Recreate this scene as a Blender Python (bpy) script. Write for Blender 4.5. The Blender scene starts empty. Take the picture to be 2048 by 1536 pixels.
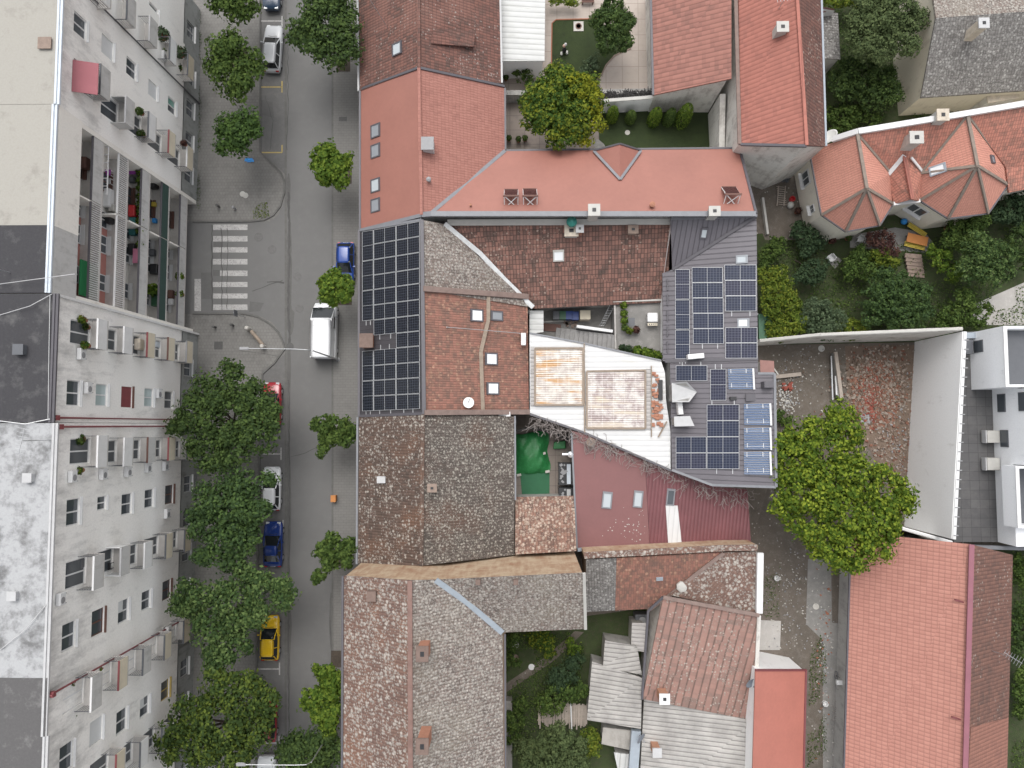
import bpy, bmesh, math, random
import numpy as np
from mathutils import Vector, Matrix
from mathutils.geometry import tessellate_polygon
R = math.radians
sc = bpy.context.scene
COL = sc.collection
# ---------------------------------------------------------------- camera
CH, FOC = 66.0, 1420.0            # camera height above the street, focal length in photo pixels
NAD = (1050.0, 850.0)             # where a plumb line falls in the photo
_d = Vector((NAD[0]-1024, 768-NAD[1], -FOC)).normalized()      # world down seen from the camera
_wz = -_d
_wx = (Vector((1, 0, 0)) - _wz*_wz.x).normalized()
_wy = _wz.cross(_wx)
CAM2W = Matrix((_wx, _wy, _wz))   # rows: world axes in camera space
cam_d = bpy.data.cameras.new("camera"); cam = bpy.data.objects.new("camera", cam_d); COL.objects.link(cam)
cam_d.sensor_fit = 'HORIZONTAL'; cam_d.sensor_width = 36; cam_d.lens = 36*FOC/2048
cam_d.clip_start = 0.5; cam_d.clip_end = 3000
cam.matrix_world = Matrix.Translation((0, 0, CH)) @ CAM2W.to_4x4()
sc.camera = cam
# ---------------------------------------------------------------- sky and overcast sun
SUN_EL, SUN_AZ = 64, -8      # high thin cloud, brightest towards the top of the photo
w = bpy.data.worlds.new("World"); sc.world = w; w.use_nodes = True
wt = w.node_tree; wt.nodes.clear()
sky = wt.nodes.new('ShaderNodeTexSky'); sky.sky_type = 'NISHITA'; sky.sun_disc = False
sky.sun_elevation = R(SUN_EL); sky.sun_rotation = R(SUN_AZ); sky.dust_density = 4; sky.air_density = 1.0; sky.ozone_density = 1.0
hs = wt.nodes.new('ShaderNodeHueSaturation'); hs.inputs['Saturation'].default_value = 0.2
bg = wt.nodes.new('ShaderNodeBackground'); bg.inputs[1].default_value = 0.15
wo = wt.nodes.new('ShaderNodeOutputWorld')
wt.links.new(sky.outputs[0], hs.inputs['Color']); wt.links.new(hs.outputs[0], bg.inputs[0]); wt.links.new(bg.outputs[0], wo.inputs[0])
sl = bpy.data.lights.new("sun", 'SUN'); sl.energy = 0.6; sl.angle = R(40); sl.color = (1, 0.97, 0.93)
so = bpy.data.objects.new("sun", sl); COL.objects.link(so)
so.rotation_euler = (-R(90-SUN_EL), 0, R(-SUN_AZ))
sc.view_settings.view_transform = 'Standard'; sc.view_settings.look = 'None'
sc.view_settings.exposure = 0.72; sc.view_settings.gamma = 1
sc.cycles.max_bounces = 6; sc.cycles.diffuse_bounces = 3; sc.cycles.glossy_bounces = 2; sc.cycles.transmission_bounces = 4; sc.cycles.transparent_max_bounces = 8
sc.cycles.use_adaptive_sampling = True
sc.cycles.use_denoising = True

# ---------------------------------------------------------------- helpers
def P(u, v, z=0.0):
    """photo pixel (2048x1536) at a known height -> world point"""
    d = CAM2W @ Vector((u-1024, 768-v, -FOC))
    t = (z-CH)/d.z
    return Vector((d.x*t, d.y*t, z))
def PP(lst, z=None):
    return [P(*p) if z is None else P(p[0], p[1], z) for p in lst]

class MB:
    def __init__(s): s.v = []; s.f = []; s.mi = []; s.cur = 0
    def add(s, vs, fs):
        o = len(s.v); s.v += [Vector(p) for p in vs]
        for f in fs: s.f.append([i+o for i in f]); s.mi.append(s.cur)
        return s
    def quad(s, *pts): return s.add(pts, [list(range(len(pts)))])
    def box(s, c, size, rz=0, M=None):
        hx, hy, hz = size[0]/2, size[1]/2, size[2]/2
        m = M or (Matrix.Translation(c) @ Matrix.Rotation(rz, 4, 'Z'))
        vs = [m @ Vector((x*hx, y*hy, z*hz)) for z in (-1, 1) for y in (-1, 1) for x in (-1, 1)]
        return s.add(vs, [(0,2,3,1),(4,5,7,6),(0,1,5,4),(2,6,7,3),(0,4,6,2),(1,3,7,5)])
    def bbox(s, x0, y0, z0, x1, y1, z1): return s.box(((x0+x1)/2,(y0+y1)/2,(z0+z1)/2), (abs(x1-x0),abs(y1-y0),abs(z1-z0)))
    def prism(s, poly, z0, z1, caps=True):
        """poly: ground polygon of (x,y[,..]); straight walls from z0 to z1 (number or per-vertex list)"""
        n = len(poly)
        a = area2(poly)
        if a < 0:
            poly = list(poly)[::-1]
            if isinstance(z1, (list, tuple)): z1 = list(z1)[::-1]
            if isinstance(z0, (list, tuple)): z0 = list(z0)[::-1]
        zb = z0 if isinstance(z0, (list, tuple)) else [z0]*n
        zt = z1 if isinstance(z1, (list, tuple)) else [z1]*n
        vs = [Vector((p[0], p[1], zb[i])) for i, p in enumerate(poly)] + [Vector((p[0], p[1], zt[i])) for i, p in enumerate(poly)]
        fs = [[i, (i+1) % n, n+(i+1) % n, n+i] for i in range(n)]
        tri = tess([vs[i] for i in range(n)])
        if caps: fs += [[t[0], t[2], t[1]] for t in tri] + [[n+t[0], n+t[1], n+t[2]] for t in tri]
        return s.add(vs, fs)
    def bar(s, a, b, w, h=None, up=(0, 0, 1)):
        a, b = Vector(a), Vector(b); h = h or w
        d = (b-a); L = d.length
        if L < 1e-6: return s
        d.normalize(); up = Vector(up)
        if abs(d.dot(up)) > .98: up = Vector((1, 0, 0))
        x = d.cross(up).normalized(); z = x.cross(d)
        m = Matrix((( x.x, d.x, z.x, (a.x+b.x)/2), (x.y, d.y, z.y, (a.y+b.y)/2), (x.z, d.z, z.z, (a.z+b.z)/2), (0, 0, 0, 1)))
        return s.box(None, (w, L, h), M=m)
    def tube(s, pts, r, n=8, r2=None, cap=True):
        pts = [Vector(p) for p in pts]; k = len(pts)
        rings = []
        for i, p in enumerate(pts):
            t = (pts[min(i+1, k-1)]-pts[max(i-1, 0)])
            t = t.normalized() if t.length > 1e-9 else Vector((0, 0, 1))
            a = t.cross(Vector((0, 0, 1)))
            if a.length < 1e-3: a = Vector((1, 0, 0))
            a.normalize(); b = t.cross(a)
            rr = r if r2 is None else r+(r2-r)*i/(k-1)
            if isinstance(r, (list, tuple)): rr = r[i]
            rings.append([p+(a*math.cos(2*math.pi*j/n)+b*math.sin(2*math.pi*j/n))*rr for j in range(n)])
        vs = [q for g in rings for q in g]
        fs = [[i*n+j, i*n+(j+1) % n, (i+1)*n+(j+1) % n, (i+1)*n+j] for i in range(k-1) for j in range(n)]
        if cap: fs += [list(range(n))[::-1], [(k-1)*n+j for j in range(n)]]
        return s.add(vs, fs)
    def lathe(s, c, prof, n=16, M=None):
        """prof: list of (radius, z)"""
        c = Vector(c); k = len(prof)
        vs = [Vector((r*math.cos(2*math.pi*j/n), r*math.sin(2*math.pi*j/n), z)) for r, z in prof for j in range(n)]
        vs = [(M @ q if M else q)+c for q in vs]
        fs = [[i*n+j, i*n+(j+1) % n, (i+1)*n+(j+1) % n, (i+1)*n+j] for i in range(k-1) for j in range(n)]
        fs += [list(range(n))[::-1], [(k-1)*n+j for j in range(n)]]
        return s.add(vs, fs)
def area2(p): return sum(p[i][0]*p[(i+1) % len(p)][1]-p[(i+1) % len(p)][0]*p[i][1] for i in range(len(p)))
def tess(vs):
    flat = [Vector((q.x, q.y, 0)) for q in vs]
    t = tessellate_polygon([flat])
    out = []
    for a, b, c in t:
        cr = (flat[b]-flat[a]).cross(flat[c]-flat[a]).z
        out.append((a, b, c) if cr > 0 else (a, c, b))
    return out

def uv_metres(me):
    """u along the eave, v up the slope, both in metres"""
    uvl = me.uv_layers.new(name="UVMap")
    vc = np.empty(len(me.vertices)*3, np.float32); me.vertices.foreach_get('co', vc); vc = vc.reshape(-1, 3)
    Z = Vector((0, 0, 1))
    for p in me.polygons:
        n = p.normal
        if abs(n.z) > 0.9995: h, upv = Vector((1, 0, 0)), Vector((0, 1, 0))
        else:
            upv = (Z-n*n.z).normalized(); h = upv.cross(n)
        for li in p.loop_indices:
            c = vc[me.loops[li].vertex_index]
            uvl.data[li].uv = (c[0]*h.x+c[1]*h.y+c[2]*h.z, c[0]*upv.x+c[1]*upv.y+c[2]*upv.z)
WL = {}
def wloc(o): return WL.get(o.name, Vector((0, 0, 0)))
def tag(o, label=None, cat=None, group=None, kind=None):
    if label: o['label'] = label
    if cat: o['category'] = cat
    if group: o['group'] = group
    if kind: o['kind'] = kind
    return o
def thing(name, label, cat, loc=(0, 0, 0), group=None):
    o = bpy.data.objects.new(name, None); COL.objects.link(o); o.empty_display_size = .3
    o.location = loc; WL[o.name] = Vector(loc)
    return tag(o, label, cat, group)
def make(name, mb, mats, parent=None, origin=None, smooth=False, uv=True, label=None, bevel=0):
    org = wloc(parent) if parent else Vector(origin if origin is not None else (0, 0, 0))
    me = bpy.data.meshes.new(name)
    me.from_pydata([tuple(q) for q in mb.v], [], mb.f)
    mats = mats if isinstance(mats, (list, tuple)) else [mats]
    for m in mats: me.materials.append(m)
    me.polygons.foreach_set('material_index', mb.mi)
    me.update()
    if uv: uv_metres(me)
    if smooth: me.polygons.foreach_set('use_smooth', [True]*len(me.polygons))
    if org.length > 0: me.transform(Matrix.Translation(-org))
    o = bpy.data.objects.new(name, me); COL.objects.link(o)
    if parent: o.parent = parent
    else: o.location = org
    WL[o.name] = org
    if label: o['label'] = label
    if bevel:
        b = o.modifiers.new('bevel', 'BEVEL'); b.width = bevel; b.segments = 2; b.limit_method = 'ANGLE'
    return o
def copy_thing(root, loc, rz=None, label=None, group=None, scale=None):
    r = root.copy(); COL.objects.link(r); r.location = loc
    if rz is not None: r.rotation_euler = (0, 0, rz)
    if scale: r.scale = scale
    if label: r['label'] = label
    if group: r['group'] = group
    for c in list(root.children):
        cc = c.copy(); COL.objects.link(cc); cc.parent = r
        for g in list(c.children):
            gg = g.copy(); COL.objects.link(gg); gg.parent = cc
    return r
def struct(name, mb, m): return tag(make(name, mb, m), kind='structure')
def sheet(poly, z):
    """flat sheet from photo pixels"""
    q = [P(a, b, z) for a, b in poly]
    mb = MB(); mb.add(q, [list(t) for t in tess(q)])
    return mb
def slab(mb, pts, th=.18):
    """a roof plane given by world points, with real thickness"""
    q = [Vector(p) for p in pts]
    if area2(q) < 0: q = q[::-1]
    n = len(q); tr = tess(q)
    lo = [p-Vector((0, 0, th)) for p in q]
    fs = ([list(range(n))] if n == 4 and False else [list(t) for t in tr]) + [[n+a, n+c, n+b] for a, b, c in tr]
    fs += [[i, n+i, n+(i+1) % n, (i+1) % n] for i in range(n)]
    return mb.add(q+lo, fs)
def shrink(poly, d):
    """move polygon corners inwards by d metres (world xy)"""
    n = len(poly); q = [Vector((p[0], p[1])) for p in poly]
    s = 1 if area2(q) > 0 else -1
    out = []
    for i in range(n):
        a, b, c = q[i-1], q[i], q[(i+1) % n]
        e1 = (b-a).normalized(); e2 = (c-b).normalized()
        n1 = Vector((-e1.y, e1.x))*s; n2 = Vector((-e2.y, e2.x))*s
        k = 1+n1.dot(n2)
        m = (n1+n2)/k if k > .3 else n1
        out.append(b+m*d)
    return out
# ---------------------------------------------------------------- material helpers
class NT:
    def __init__(s, name):
        s.m = bpy.data.materials.new(name); s.m.use_nodes = True; s.t = s.m.node_tree
        s.b = s.t.nodes['Principled BSDF']; s.out = s.t.nodes['Material Output']
    def n(s, typ, ins=None, out=0, **kw):
        nd = s.t.nodes.new('ShaderNode'+typ)
        for k, v in kw.items(): setattr(nd, k, v)
        for k, v in (ins or {}).items(): s.set(nd.inputs[k], v)
        return nd.outputs[out]
    def set(s, sock, v):
        if isinstance(v, bpy.types.NodeSocket): s.t.links.new(v, sock)
        elif isinstance(v, (tuple, list)) and len(v) == 3 and sock.type == 'RGBA': sock.default_value = (*v, 1)
        else: sock.default_value = v
    def mth(s, op, a, b=None, c=None, clamp=False):
        ins = {0: a}
        if b is not None: ins[1] = b
        if c is not None: ins[2] = c
        return s.n('Math', ins, operation=op, use_clamp=clamp)
    def mix(s, f, a, b, mode='MIX'):
        nd = s.t.nodes.new('ShaderNodeMix'); nd.data_type = 'RGBA'; nd.blend_type = mode
        s.set(nd.inputs[0], f); s.set(nd.inputs[6], a); s.set(nd.inputs[7], b)
        return nd.outputs[2]
    def ramp(s, f, a, b): return s.n('MapRange', {0: f, 1: a, 2: b, 3: 0.0, 4: 1.0})
    def noise(s, vec, scale, det=4, rough=.6): return s.n('TexNoise', {'Vector': vec, 'Scale': scale, 'Detail': det, 'Roughness': rough})
    def obj(s):
        return s.n('TexCoord', out=3)
    def geo(s): return s.n('NewGeometry', out=0)
    def uv(s): return s.n('TexCoord', out=2)
    def finish(s, col, rough=.85, bump=None, bstr=.4, bdist=.05, metal=0, spec=None):
        s.set(s.b.inputs['Base Color'], col); s.set(s.b.inputs['Roughness'], rough); s.b.inputs['Metallic'].default_value = metal
        if spec is not None: s.b.inputs['Specular IOR Level'].default_value = spec
        if bump is not None:
            bn = s.n('Bump', {'Height': bump, 'Strength': bstr, 'Distance': bdist})
            s.t.links.new(bn, s.b.inputs['Normal'])
        return s.m
def sc3(c, k): return tuple(min(1, x*k) for x in c)
MATS = {}
def soft(c, k=.2):
    g = c[0]*.3+c[1]*.6+c[2]*.1
    return tuple((x+(g-x)*k)*1.08 for x in c)
def plain(name, col, rough=.7, var=.15, scale=1.2, metal=0, spec=None):
    """one colour with uneven weathering"""
    if name in MATS: return MATS[name]
    t = NT(name); g = t.geo()
    n1 = t.noise(g, scale, 5); n2 = t.noise(g, scale*9, 3)
    f = t.mth('ADD', t.mth('MULTIPLY', n1, .65), t.mth('MULTIPLY', n2, .35))
    c = t.mix(t.ramp(f, .3, .7), sc3(col, 1-var), sc3(col, 1+var))
    MATS[name] = t.finish(c, rough, metal=metal, spec=spec); return MATS[name]
def tiles(name, base, base2, dirt, dirt_amt=.4, lichen=None, lamt=0, lscale=4.5, tw=.24, th=.34, groove=.55, gdir='both', dscale=.5, tone2=None, lsize=.42, bstr=.6, edge=.0):
    """clay tiles: one random tone each, dirt patches, lichen spots, grooves with painted shade"""
    base, base2, dirt = soft(base), soft(base2), soft(dirt); tone2 = soft(tone2) if tone2 is not None else None
    t = NT(name); uv = t.uv(); g = t.geo()
    sx = t.n('SeparateXYZ', {0: uv})
    su = t.t.nodes[-1]; u, v = su.outputs[0], su.outputs[1]
    uw = t.mth('DIVIDE', u, tw); vh = t.mth('DIVIDE', v, th)
    wob = t.noise(g, 1.3, 2)
    vh = t.mth('ADD', vh, t.mth('MULTIPLY', t.mth('SUBTRACT', wob, .5), .35))
    cell = t.n('CombineXYZ', {0: t.mth('FLOOR', uw), 1: t.mth('FLOOR', vh), 2: 0.0})
    rnd = t.n('TexWhiteNoise', {'Vector': cell}, noise_dimensions='3D')
    c = t.mix(rnd, base, base2)
    n1 = t.noise(g, dscale, 6, .7); n2 = t.noise(g, 2.3, 4)
    dm = t.mth('ADD', t.mth('MULTIPLY', n1, .6), t.mth('ADD', t.mth('MULTIPLY', n2, .25), t.mth('MULTIPLY', rnd, .15)))
    f = t.ramp(dm, .68-.4*dirt_amt, .76-.4*dirt_amt+.12)
    c = t.mix(t.mth('MULTIPLY', f, .9), c, dirt)
    if tone2 is not None:
        n3 = t.noise(g, .22, 3)
        c = t.mix(t.ramp(n3, .5, .68), c, tone2)
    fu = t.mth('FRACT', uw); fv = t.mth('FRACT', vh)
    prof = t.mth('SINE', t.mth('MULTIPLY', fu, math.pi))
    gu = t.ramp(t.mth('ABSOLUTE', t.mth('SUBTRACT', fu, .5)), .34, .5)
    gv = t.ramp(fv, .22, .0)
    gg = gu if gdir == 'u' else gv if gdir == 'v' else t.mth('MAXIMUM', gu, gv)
    c = t.mix(t.mth('MULTIPLY', gg, groove), c, sc3(dirt, .45))  # grooves take darkened dirt colour, painted in for the shade between tiles
    if lamt > 0:
        wv = t.n('VectorMath', {0: g, 1: t.n('VectorMath', {0: t.n('TexNoise', {'Vector': g, 'Scale': 6.0}, out=1), 'Scale': .14}, operation='SCALE')}, operation='ADD')
        area = t.noise(g, .38, 5, .65)
        for k_, (sc_, am_, sz_) in enumerate(((lscale*.86, .02, lsize+.02), (lscale*1.75, -.16, lsize+.04))):
            vd = t.n('TexVoronoi', {'Vector': wv, 'Scale': sc_}); vn = t.t.nodes[-1]
            pick = t.n('SeparateColor', {0: vn.outputs['Color']})
            thr = t.mth('SUBTRACT', 1.0+1.3, t.mth('ADD', t.mth('MULTIPLY', area, 2.6), lamt+am_))
            on = t.mth('GREATER_THAN', pick, thr)
            sp = t.ramp(vd, sz_, sz_-.2)
            lc = t.mix(t.n('SeparateColor', {0: vn.outputs['Color']}, out=1), sc3(lichen, 1.0 if k_ == 0 else .8), sc3(lichen, .6))
            c = t.mix(t.mth('MULTIPLY', on, t.mth('MULTIPLY', sp, .95 if k_ == 0 else .75)), c, lc)
    hgt = t.mth('ADD', prof, t.mth('MULTIPLY', fv, -.6))
    m = t.finish(c, .9, hgt, bstr, .05, spec=.25); MATS[name] = m; return m
def sheeting(name, col, per=.25, rough=.45, var=.1, groove=.35, stain=None, samt=.3, metal=0, bstr=.5, dirscale=1.0, sharp=False):
    """profiled sheets: ribs run up the slope"""
    t = NT(name); uv = t.uv(); g = t.geo()
    t.n('SeparateXYZ', {0: uv}); su = t.t.nodes[-1]; u = su.outputs[0]
    fu = t.mth('FRACT', t.mth('DIVIDE', u, per))
    prof = t.mth('SINE', t.mth('MULTIPLY', fu, math.pi))
    if sharp: prof = t.ramp(t.mth('ABSOLUTE', t.mth('SUBTRACT', fu, .5)), .38, .46)
    n1 = t.noise(g, .6, 5, .65)
    c = t.mix(t.ramp(n1, .3, .7), sc3(col, 1-var), sc3(col, 1+var))
    if stain is not None:
        sm = t.n('CombineXYZ', {0: t.mth('MULTIPLY', u, 3.0), 1: t.mth('MULTIPLY', su.outputs[1], .35), 2: 0.0})
        n2 = t.noise(sm, 1.0, 5, .7)
        c = t.mix(t.ramp(n2, .62-samt*.3, .72-samt*.2), c, stain)
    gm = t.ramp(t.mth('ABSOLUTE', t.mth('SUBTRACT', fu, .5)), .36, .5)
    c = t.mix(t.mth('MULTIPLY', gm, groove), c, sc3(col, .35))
    m = t.finish(c, rough, prof, bstr, .04, metal=metal); MATS[name] = m; return m
def plaster(name, col, dark, amt=.4, scale=.7, rough=.9, streak=True):
    """painted render with soot and rain streaks"""
    t = NT(name); uv = t.uv(); g = t.geo()
    t.n('SeparateXYZ', {0: uv}); su = t.t.nodes[-1]
    st = t.n('CombineXYZ', {0: t.mth('MULTIPLY', su.outputs[0], 2.6), 1: t.mth('MULTIPLY', su.outputs[1], .3), 2: 0.0})
    n1 = t.noise(g, scale, 6, .68); n2 = t.noise(st if streak else g, 1.1, 5, .7); n3 = t.noise(g, 9, 3)
    f = t.mth('ADD', t.mth('MULTIPLY', n1, .62), t.mth('MULTIPLY', n2, .38))
    c = t.mix(t.ramp(f, .62-.25*amt, .78-.2*amt), col, dark)
    c = t.mix(t.mth('MULTIPLY', t.ramp(n3, .4, .7), .14), c, sc3(dark, .8))
    m = t.finish(c, rough, n3, .15, .02); MATS[name] = m; return m
def ground(name, cols, scale=.6, fine=14, bump=.5, rough=.95, extra=None):
    """earth, lawn, concrete: three tones mixed by noise; extra = pebble or litter colour"""
    t = NT(name); g = t.geo()
    n1 = t.noise(g, scale, 7, .7); n2 = t.noise(g, scale*5, 5, .65); n3 = t.noise(g, fine, 3, .7)
    c = t.mix(t.ramp(n1, .38, .62), cols[0], cols[1])
    c = t.mix(t.ramp(t.mth('ADD', t.mth('MULTIPLY', n2, .6), t.mth('MULTIPLY', n3, .4)), .5, .66), c, cols[2])
    if extra:
        vd = t.n('TexVoronoi', {'Vector': g, 'Scale': extra[1]}); vn = t.t.nodes[-1]
        on = t.mth('GREATER_THAN', t.n('SeparateColor', {0: vn.outputs['Color']}), extra[2])
        c = t.mix(t.mth('MULTIPLY', on, t.ramp(vd, .4, .25)), c, extra[0])
    m = t.finish(c, rough, n3, bump, .04); MATS[name] = m; return m
def pavers(name, c1, c2, joint, w=.4, h=.2, dirt=(.08, .075, .07), off=.5, damt=.5):
    t = NT(name); g = t.geo()
    bt = t.n('TexBrick', {'Vector': g, 'Color1': c1, 'Color2': c2, 'Mortar': joint, 'Scale': 1.0, 'Mortar Size': .018, 'Brick Width': w, 'Row Height': h}, offset=off)
    n1 = t.noise(g, .35, 6, .7); n2 = t.noise(g, 1.8, 5, .7)
    c = t.mix(t.mth('MULTIPLY', t.ramp(t.mth('ADD', t.mth('MULTIPLY', n1, .5), t.mth('MULTIPLY', n2, .5)), .48, .68), damt), bt, dirt)
    m = t.finish(c, .9, n2, .15, .03); MATS[name] = m; return m
def foliage(name, dark, mid, light, lamt=.5, trans=.32):
    dark, mid, light = sc3(dark, 1.18), sc3(mid, 1.15), sc3(light, 1.1)
    t = NT(name); g = t.geo()
    ri = t.n('NewGeometry', out=8)
    n1 = t.noise(g, .55, 4); n2 = t.noise(g, 1.9, 3)
    c = t.mix(t.ramp(t.mth('ADD', t.mth('MULTIPLY', n2, .6), t.mth('MULTIPLY', ri, .4)), .3, .7), dark, mid)
    c = t.mix(t.mth('MULTIPLY', t.ramp(t.mth('ADD', t.mth('MULTIPLY', n1, .55), t.mth('MULTIPLY', ri, .45)), .45, .75), lamt), c, light)
    t.finish(c, .75, spec=.12)
    tr = t.n('BsdfTranslucent', {'Color': c}); mx = t.n('MixShader', {0: trans, 1: t.b.outputs[0], 2: tr})
    t.t.links.new(mx, t.out.inputs[0]); MATS[name] = t.m; return t.m
# ================================================================ materials
M = {}
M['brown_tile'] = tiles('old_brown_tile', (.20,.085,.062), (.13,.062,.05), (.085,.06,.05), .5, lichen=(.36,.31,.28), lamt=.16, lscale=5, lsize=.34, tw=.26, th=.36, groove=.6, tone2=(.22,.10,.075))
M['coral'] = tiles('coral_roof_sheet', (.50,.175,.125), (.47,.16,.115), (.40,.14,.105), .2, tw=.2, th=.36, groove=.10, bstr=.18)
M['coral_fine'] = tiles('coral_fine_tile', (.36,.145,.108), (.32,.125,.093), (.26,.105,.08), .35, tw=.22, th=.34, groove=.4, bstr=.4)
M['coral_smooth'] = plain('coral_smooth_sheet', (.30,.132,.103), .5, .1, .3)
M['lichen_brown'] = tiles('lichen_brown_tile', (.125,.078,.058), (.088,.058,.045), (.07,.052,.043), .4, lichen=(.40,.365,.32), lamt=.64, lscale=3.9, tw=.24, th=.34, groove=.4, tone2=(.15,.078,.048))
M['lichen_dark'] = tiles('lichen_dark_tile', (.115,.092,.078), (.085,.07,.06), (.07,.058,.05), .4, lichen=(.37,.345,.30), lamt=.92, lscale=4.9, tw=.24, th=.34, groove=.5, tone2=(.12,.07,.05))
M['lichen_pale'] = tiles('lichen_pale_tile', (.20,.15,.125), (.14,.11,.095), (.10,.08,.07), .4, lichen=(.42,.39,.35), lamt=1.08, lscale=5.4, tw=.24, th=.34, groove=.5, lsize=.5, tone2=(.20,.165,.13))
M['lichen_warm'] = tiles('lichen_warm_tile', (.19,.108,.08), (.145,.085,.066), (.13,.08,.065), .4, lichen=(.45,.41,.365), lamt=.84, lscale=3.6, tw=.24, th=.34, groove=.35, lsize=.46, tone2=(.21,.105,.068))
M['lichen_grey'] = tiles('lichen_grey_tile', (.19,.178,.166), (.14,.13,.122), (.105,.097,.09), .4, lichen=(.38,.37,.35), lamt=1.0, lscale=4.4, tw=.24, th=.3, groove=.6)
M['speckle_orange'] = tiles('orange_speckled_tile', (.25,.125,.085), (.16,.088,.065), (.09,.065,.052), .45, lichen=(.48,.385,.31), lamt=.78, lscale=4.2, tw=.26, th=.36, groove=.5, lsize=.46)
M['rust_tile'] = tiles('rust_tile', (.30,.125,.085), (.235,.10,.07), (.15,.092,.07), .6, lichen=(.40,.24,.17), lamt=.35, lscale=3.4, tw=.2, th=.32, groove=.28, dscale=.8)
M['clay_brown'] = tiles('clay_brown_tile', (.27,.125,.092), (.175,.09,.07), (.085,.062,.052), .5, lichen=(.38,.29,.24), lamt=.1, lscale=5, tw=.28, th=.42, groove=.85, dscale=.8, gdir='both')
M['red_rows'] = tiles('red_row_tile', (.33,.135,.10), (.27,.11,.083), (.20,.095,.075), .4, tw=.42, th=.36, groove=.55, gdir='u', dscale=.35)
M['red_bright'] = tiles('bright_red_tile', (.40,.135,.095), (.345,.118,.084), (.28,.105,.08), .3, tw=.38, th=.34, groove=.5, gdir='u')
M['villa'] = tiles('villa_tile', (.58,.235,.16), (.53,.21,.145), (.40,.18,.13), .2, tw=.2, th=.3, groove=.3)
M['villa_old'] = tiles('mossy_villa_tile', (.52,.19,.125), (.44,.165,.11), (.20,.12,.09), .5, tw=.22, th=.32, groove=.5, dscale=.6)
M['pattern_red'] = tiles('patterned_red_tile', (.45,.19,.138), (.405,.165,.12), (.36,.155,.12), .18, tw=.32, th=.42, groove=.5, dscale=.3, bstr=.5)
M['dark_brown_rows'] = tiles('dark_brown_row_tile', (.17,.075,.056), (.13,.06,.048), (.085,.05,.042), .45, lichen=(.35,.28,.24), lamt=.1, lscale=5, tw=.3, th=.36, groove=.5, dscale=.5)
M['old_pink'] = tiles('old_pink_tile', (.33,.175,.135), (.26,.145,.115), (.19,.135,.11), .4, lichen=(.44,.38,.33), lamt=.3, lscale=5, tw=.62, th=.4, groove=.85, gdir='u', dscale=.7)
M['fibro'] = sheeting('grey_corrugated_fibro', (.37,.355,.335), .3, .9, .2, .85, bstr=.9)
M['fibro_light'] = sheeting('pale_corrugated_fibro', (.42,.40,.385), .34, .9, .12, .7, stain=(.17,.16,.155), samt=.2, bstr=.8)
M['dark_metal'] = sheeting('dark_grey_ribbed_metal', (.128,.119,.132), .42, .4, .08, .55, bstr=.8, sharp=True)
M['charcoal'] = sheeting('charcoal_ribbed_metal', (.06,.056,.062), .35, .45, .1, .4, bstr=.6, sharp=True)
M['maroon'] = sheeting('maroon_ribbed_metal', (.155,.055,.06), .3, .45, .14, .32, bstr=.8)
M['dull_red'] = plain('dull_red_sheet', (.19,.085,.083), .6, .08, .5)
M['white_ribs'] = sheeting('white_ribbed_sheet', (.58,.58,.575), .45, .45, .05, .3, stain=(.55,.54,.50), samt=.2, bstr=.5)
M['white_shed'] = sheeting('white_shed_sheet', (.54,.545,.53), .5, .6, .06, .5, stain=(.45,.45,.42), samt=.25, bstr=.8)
M['wall_white'] = plaster('white_wall_plaster', (.86,.86,.85), (.62,.61,.59), .22)
M['wall_cream'] = plaster('cream_wall_plaster', (.62,.57,.47), (.42,.37,.30), .4)
M['wall_grey'] = plaster('grey_wall_plaster', (.42,.41,.39), (.22,.21,.20), .5)
M['wall_tan'] = plaster('tan_wall_plaster', (.50,.39,.27), (.33,.19,.115), .8)
M['wall_apt'] = None
def facade(name, col, dark):
    t = NT(name); uv = t.uv(); g = t.geo()
    t.n('SeparateXYZ', {0: uv}); su = t.t.nodes[-1]; t.n('SeparateXYZ', {0: g}); gz = t.t.nodes[-1].outputs[2]
    st = t.n('CombineXYZ', {0: t.mth('MULTIPLY', su.outputs[0], 1.5), 1: t.mth('MULTIPLY', su.outputs[1], .35), 2: 0.0})
    n1 = t.noise(g, .28, 6, .7); n2 = t.noise(st, 1.0, 6, .72); n3 = t.noise(g, 9, 3)
    f = t.mth('ADD', t.mth('MULTIPLY', n1, .5), t.mth('MULTIPLY', n2, .5))
    f = t.mth('ADD', f, t.mth('MULTIPLY', t.ramp(gz, 12.0, 20.0), .11))
    c = t.mix(t.mth('MULTIPLY', t.ramp(f, .545, .76), .85), col, dark)
    c = t.mix(t.mth('MULTIPLY', t.ramp(n3, .4, .7), .16), c, sc3(dark, .8))
    m = t.finish(c, .9, n3, .15, .02); MATS[name] = m; return m
M['wall_weather'] = plaster('weathered_wall', (.62,.60,.555), (.28,.25,.225), .55)
M['flash'] = plain('grey_flashing', (.19,.195,.21), .5, .15, 2)
M['flash_dark'] = plain('dark_flashing', (.09,.085,.095), .5, .12, 2)
M['flash_blue'] = plain('blue_grey_flashing', (.30,.34,.38), .5, .12, 2)
M['white'] = plain('white_paint', (.66,.66,.655), .5, .04, 2)
M['offwhite'] = plain('off_white_paint', (.44,.43,.40), .6, .1, 2)
M['black'] = plain('black_plastic', (.022,.022,.024), .5, .1, 3)
M['dgrey'] = plain('dark_grey_paint', (.10,.105,.115), .5, .1, 3)
M['grey'] = plain('grey_paint', (.26,.26,.265), .6, .12, 2)
M['lgrey'] = plain('light_grey_paint', (.45,.45,.45), .6, .1, 2)
M['steel'] = plain('galvanised_steel', (.5,.51,.52), .4, .12, 3, metal=.7)
M['wood'] = plain('weathered_wood', (.26,.21,.165), .9, .25, 3)
M['brick'] = plain('brick', (.36,.17,.11), .9, .2, 4)
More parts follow.
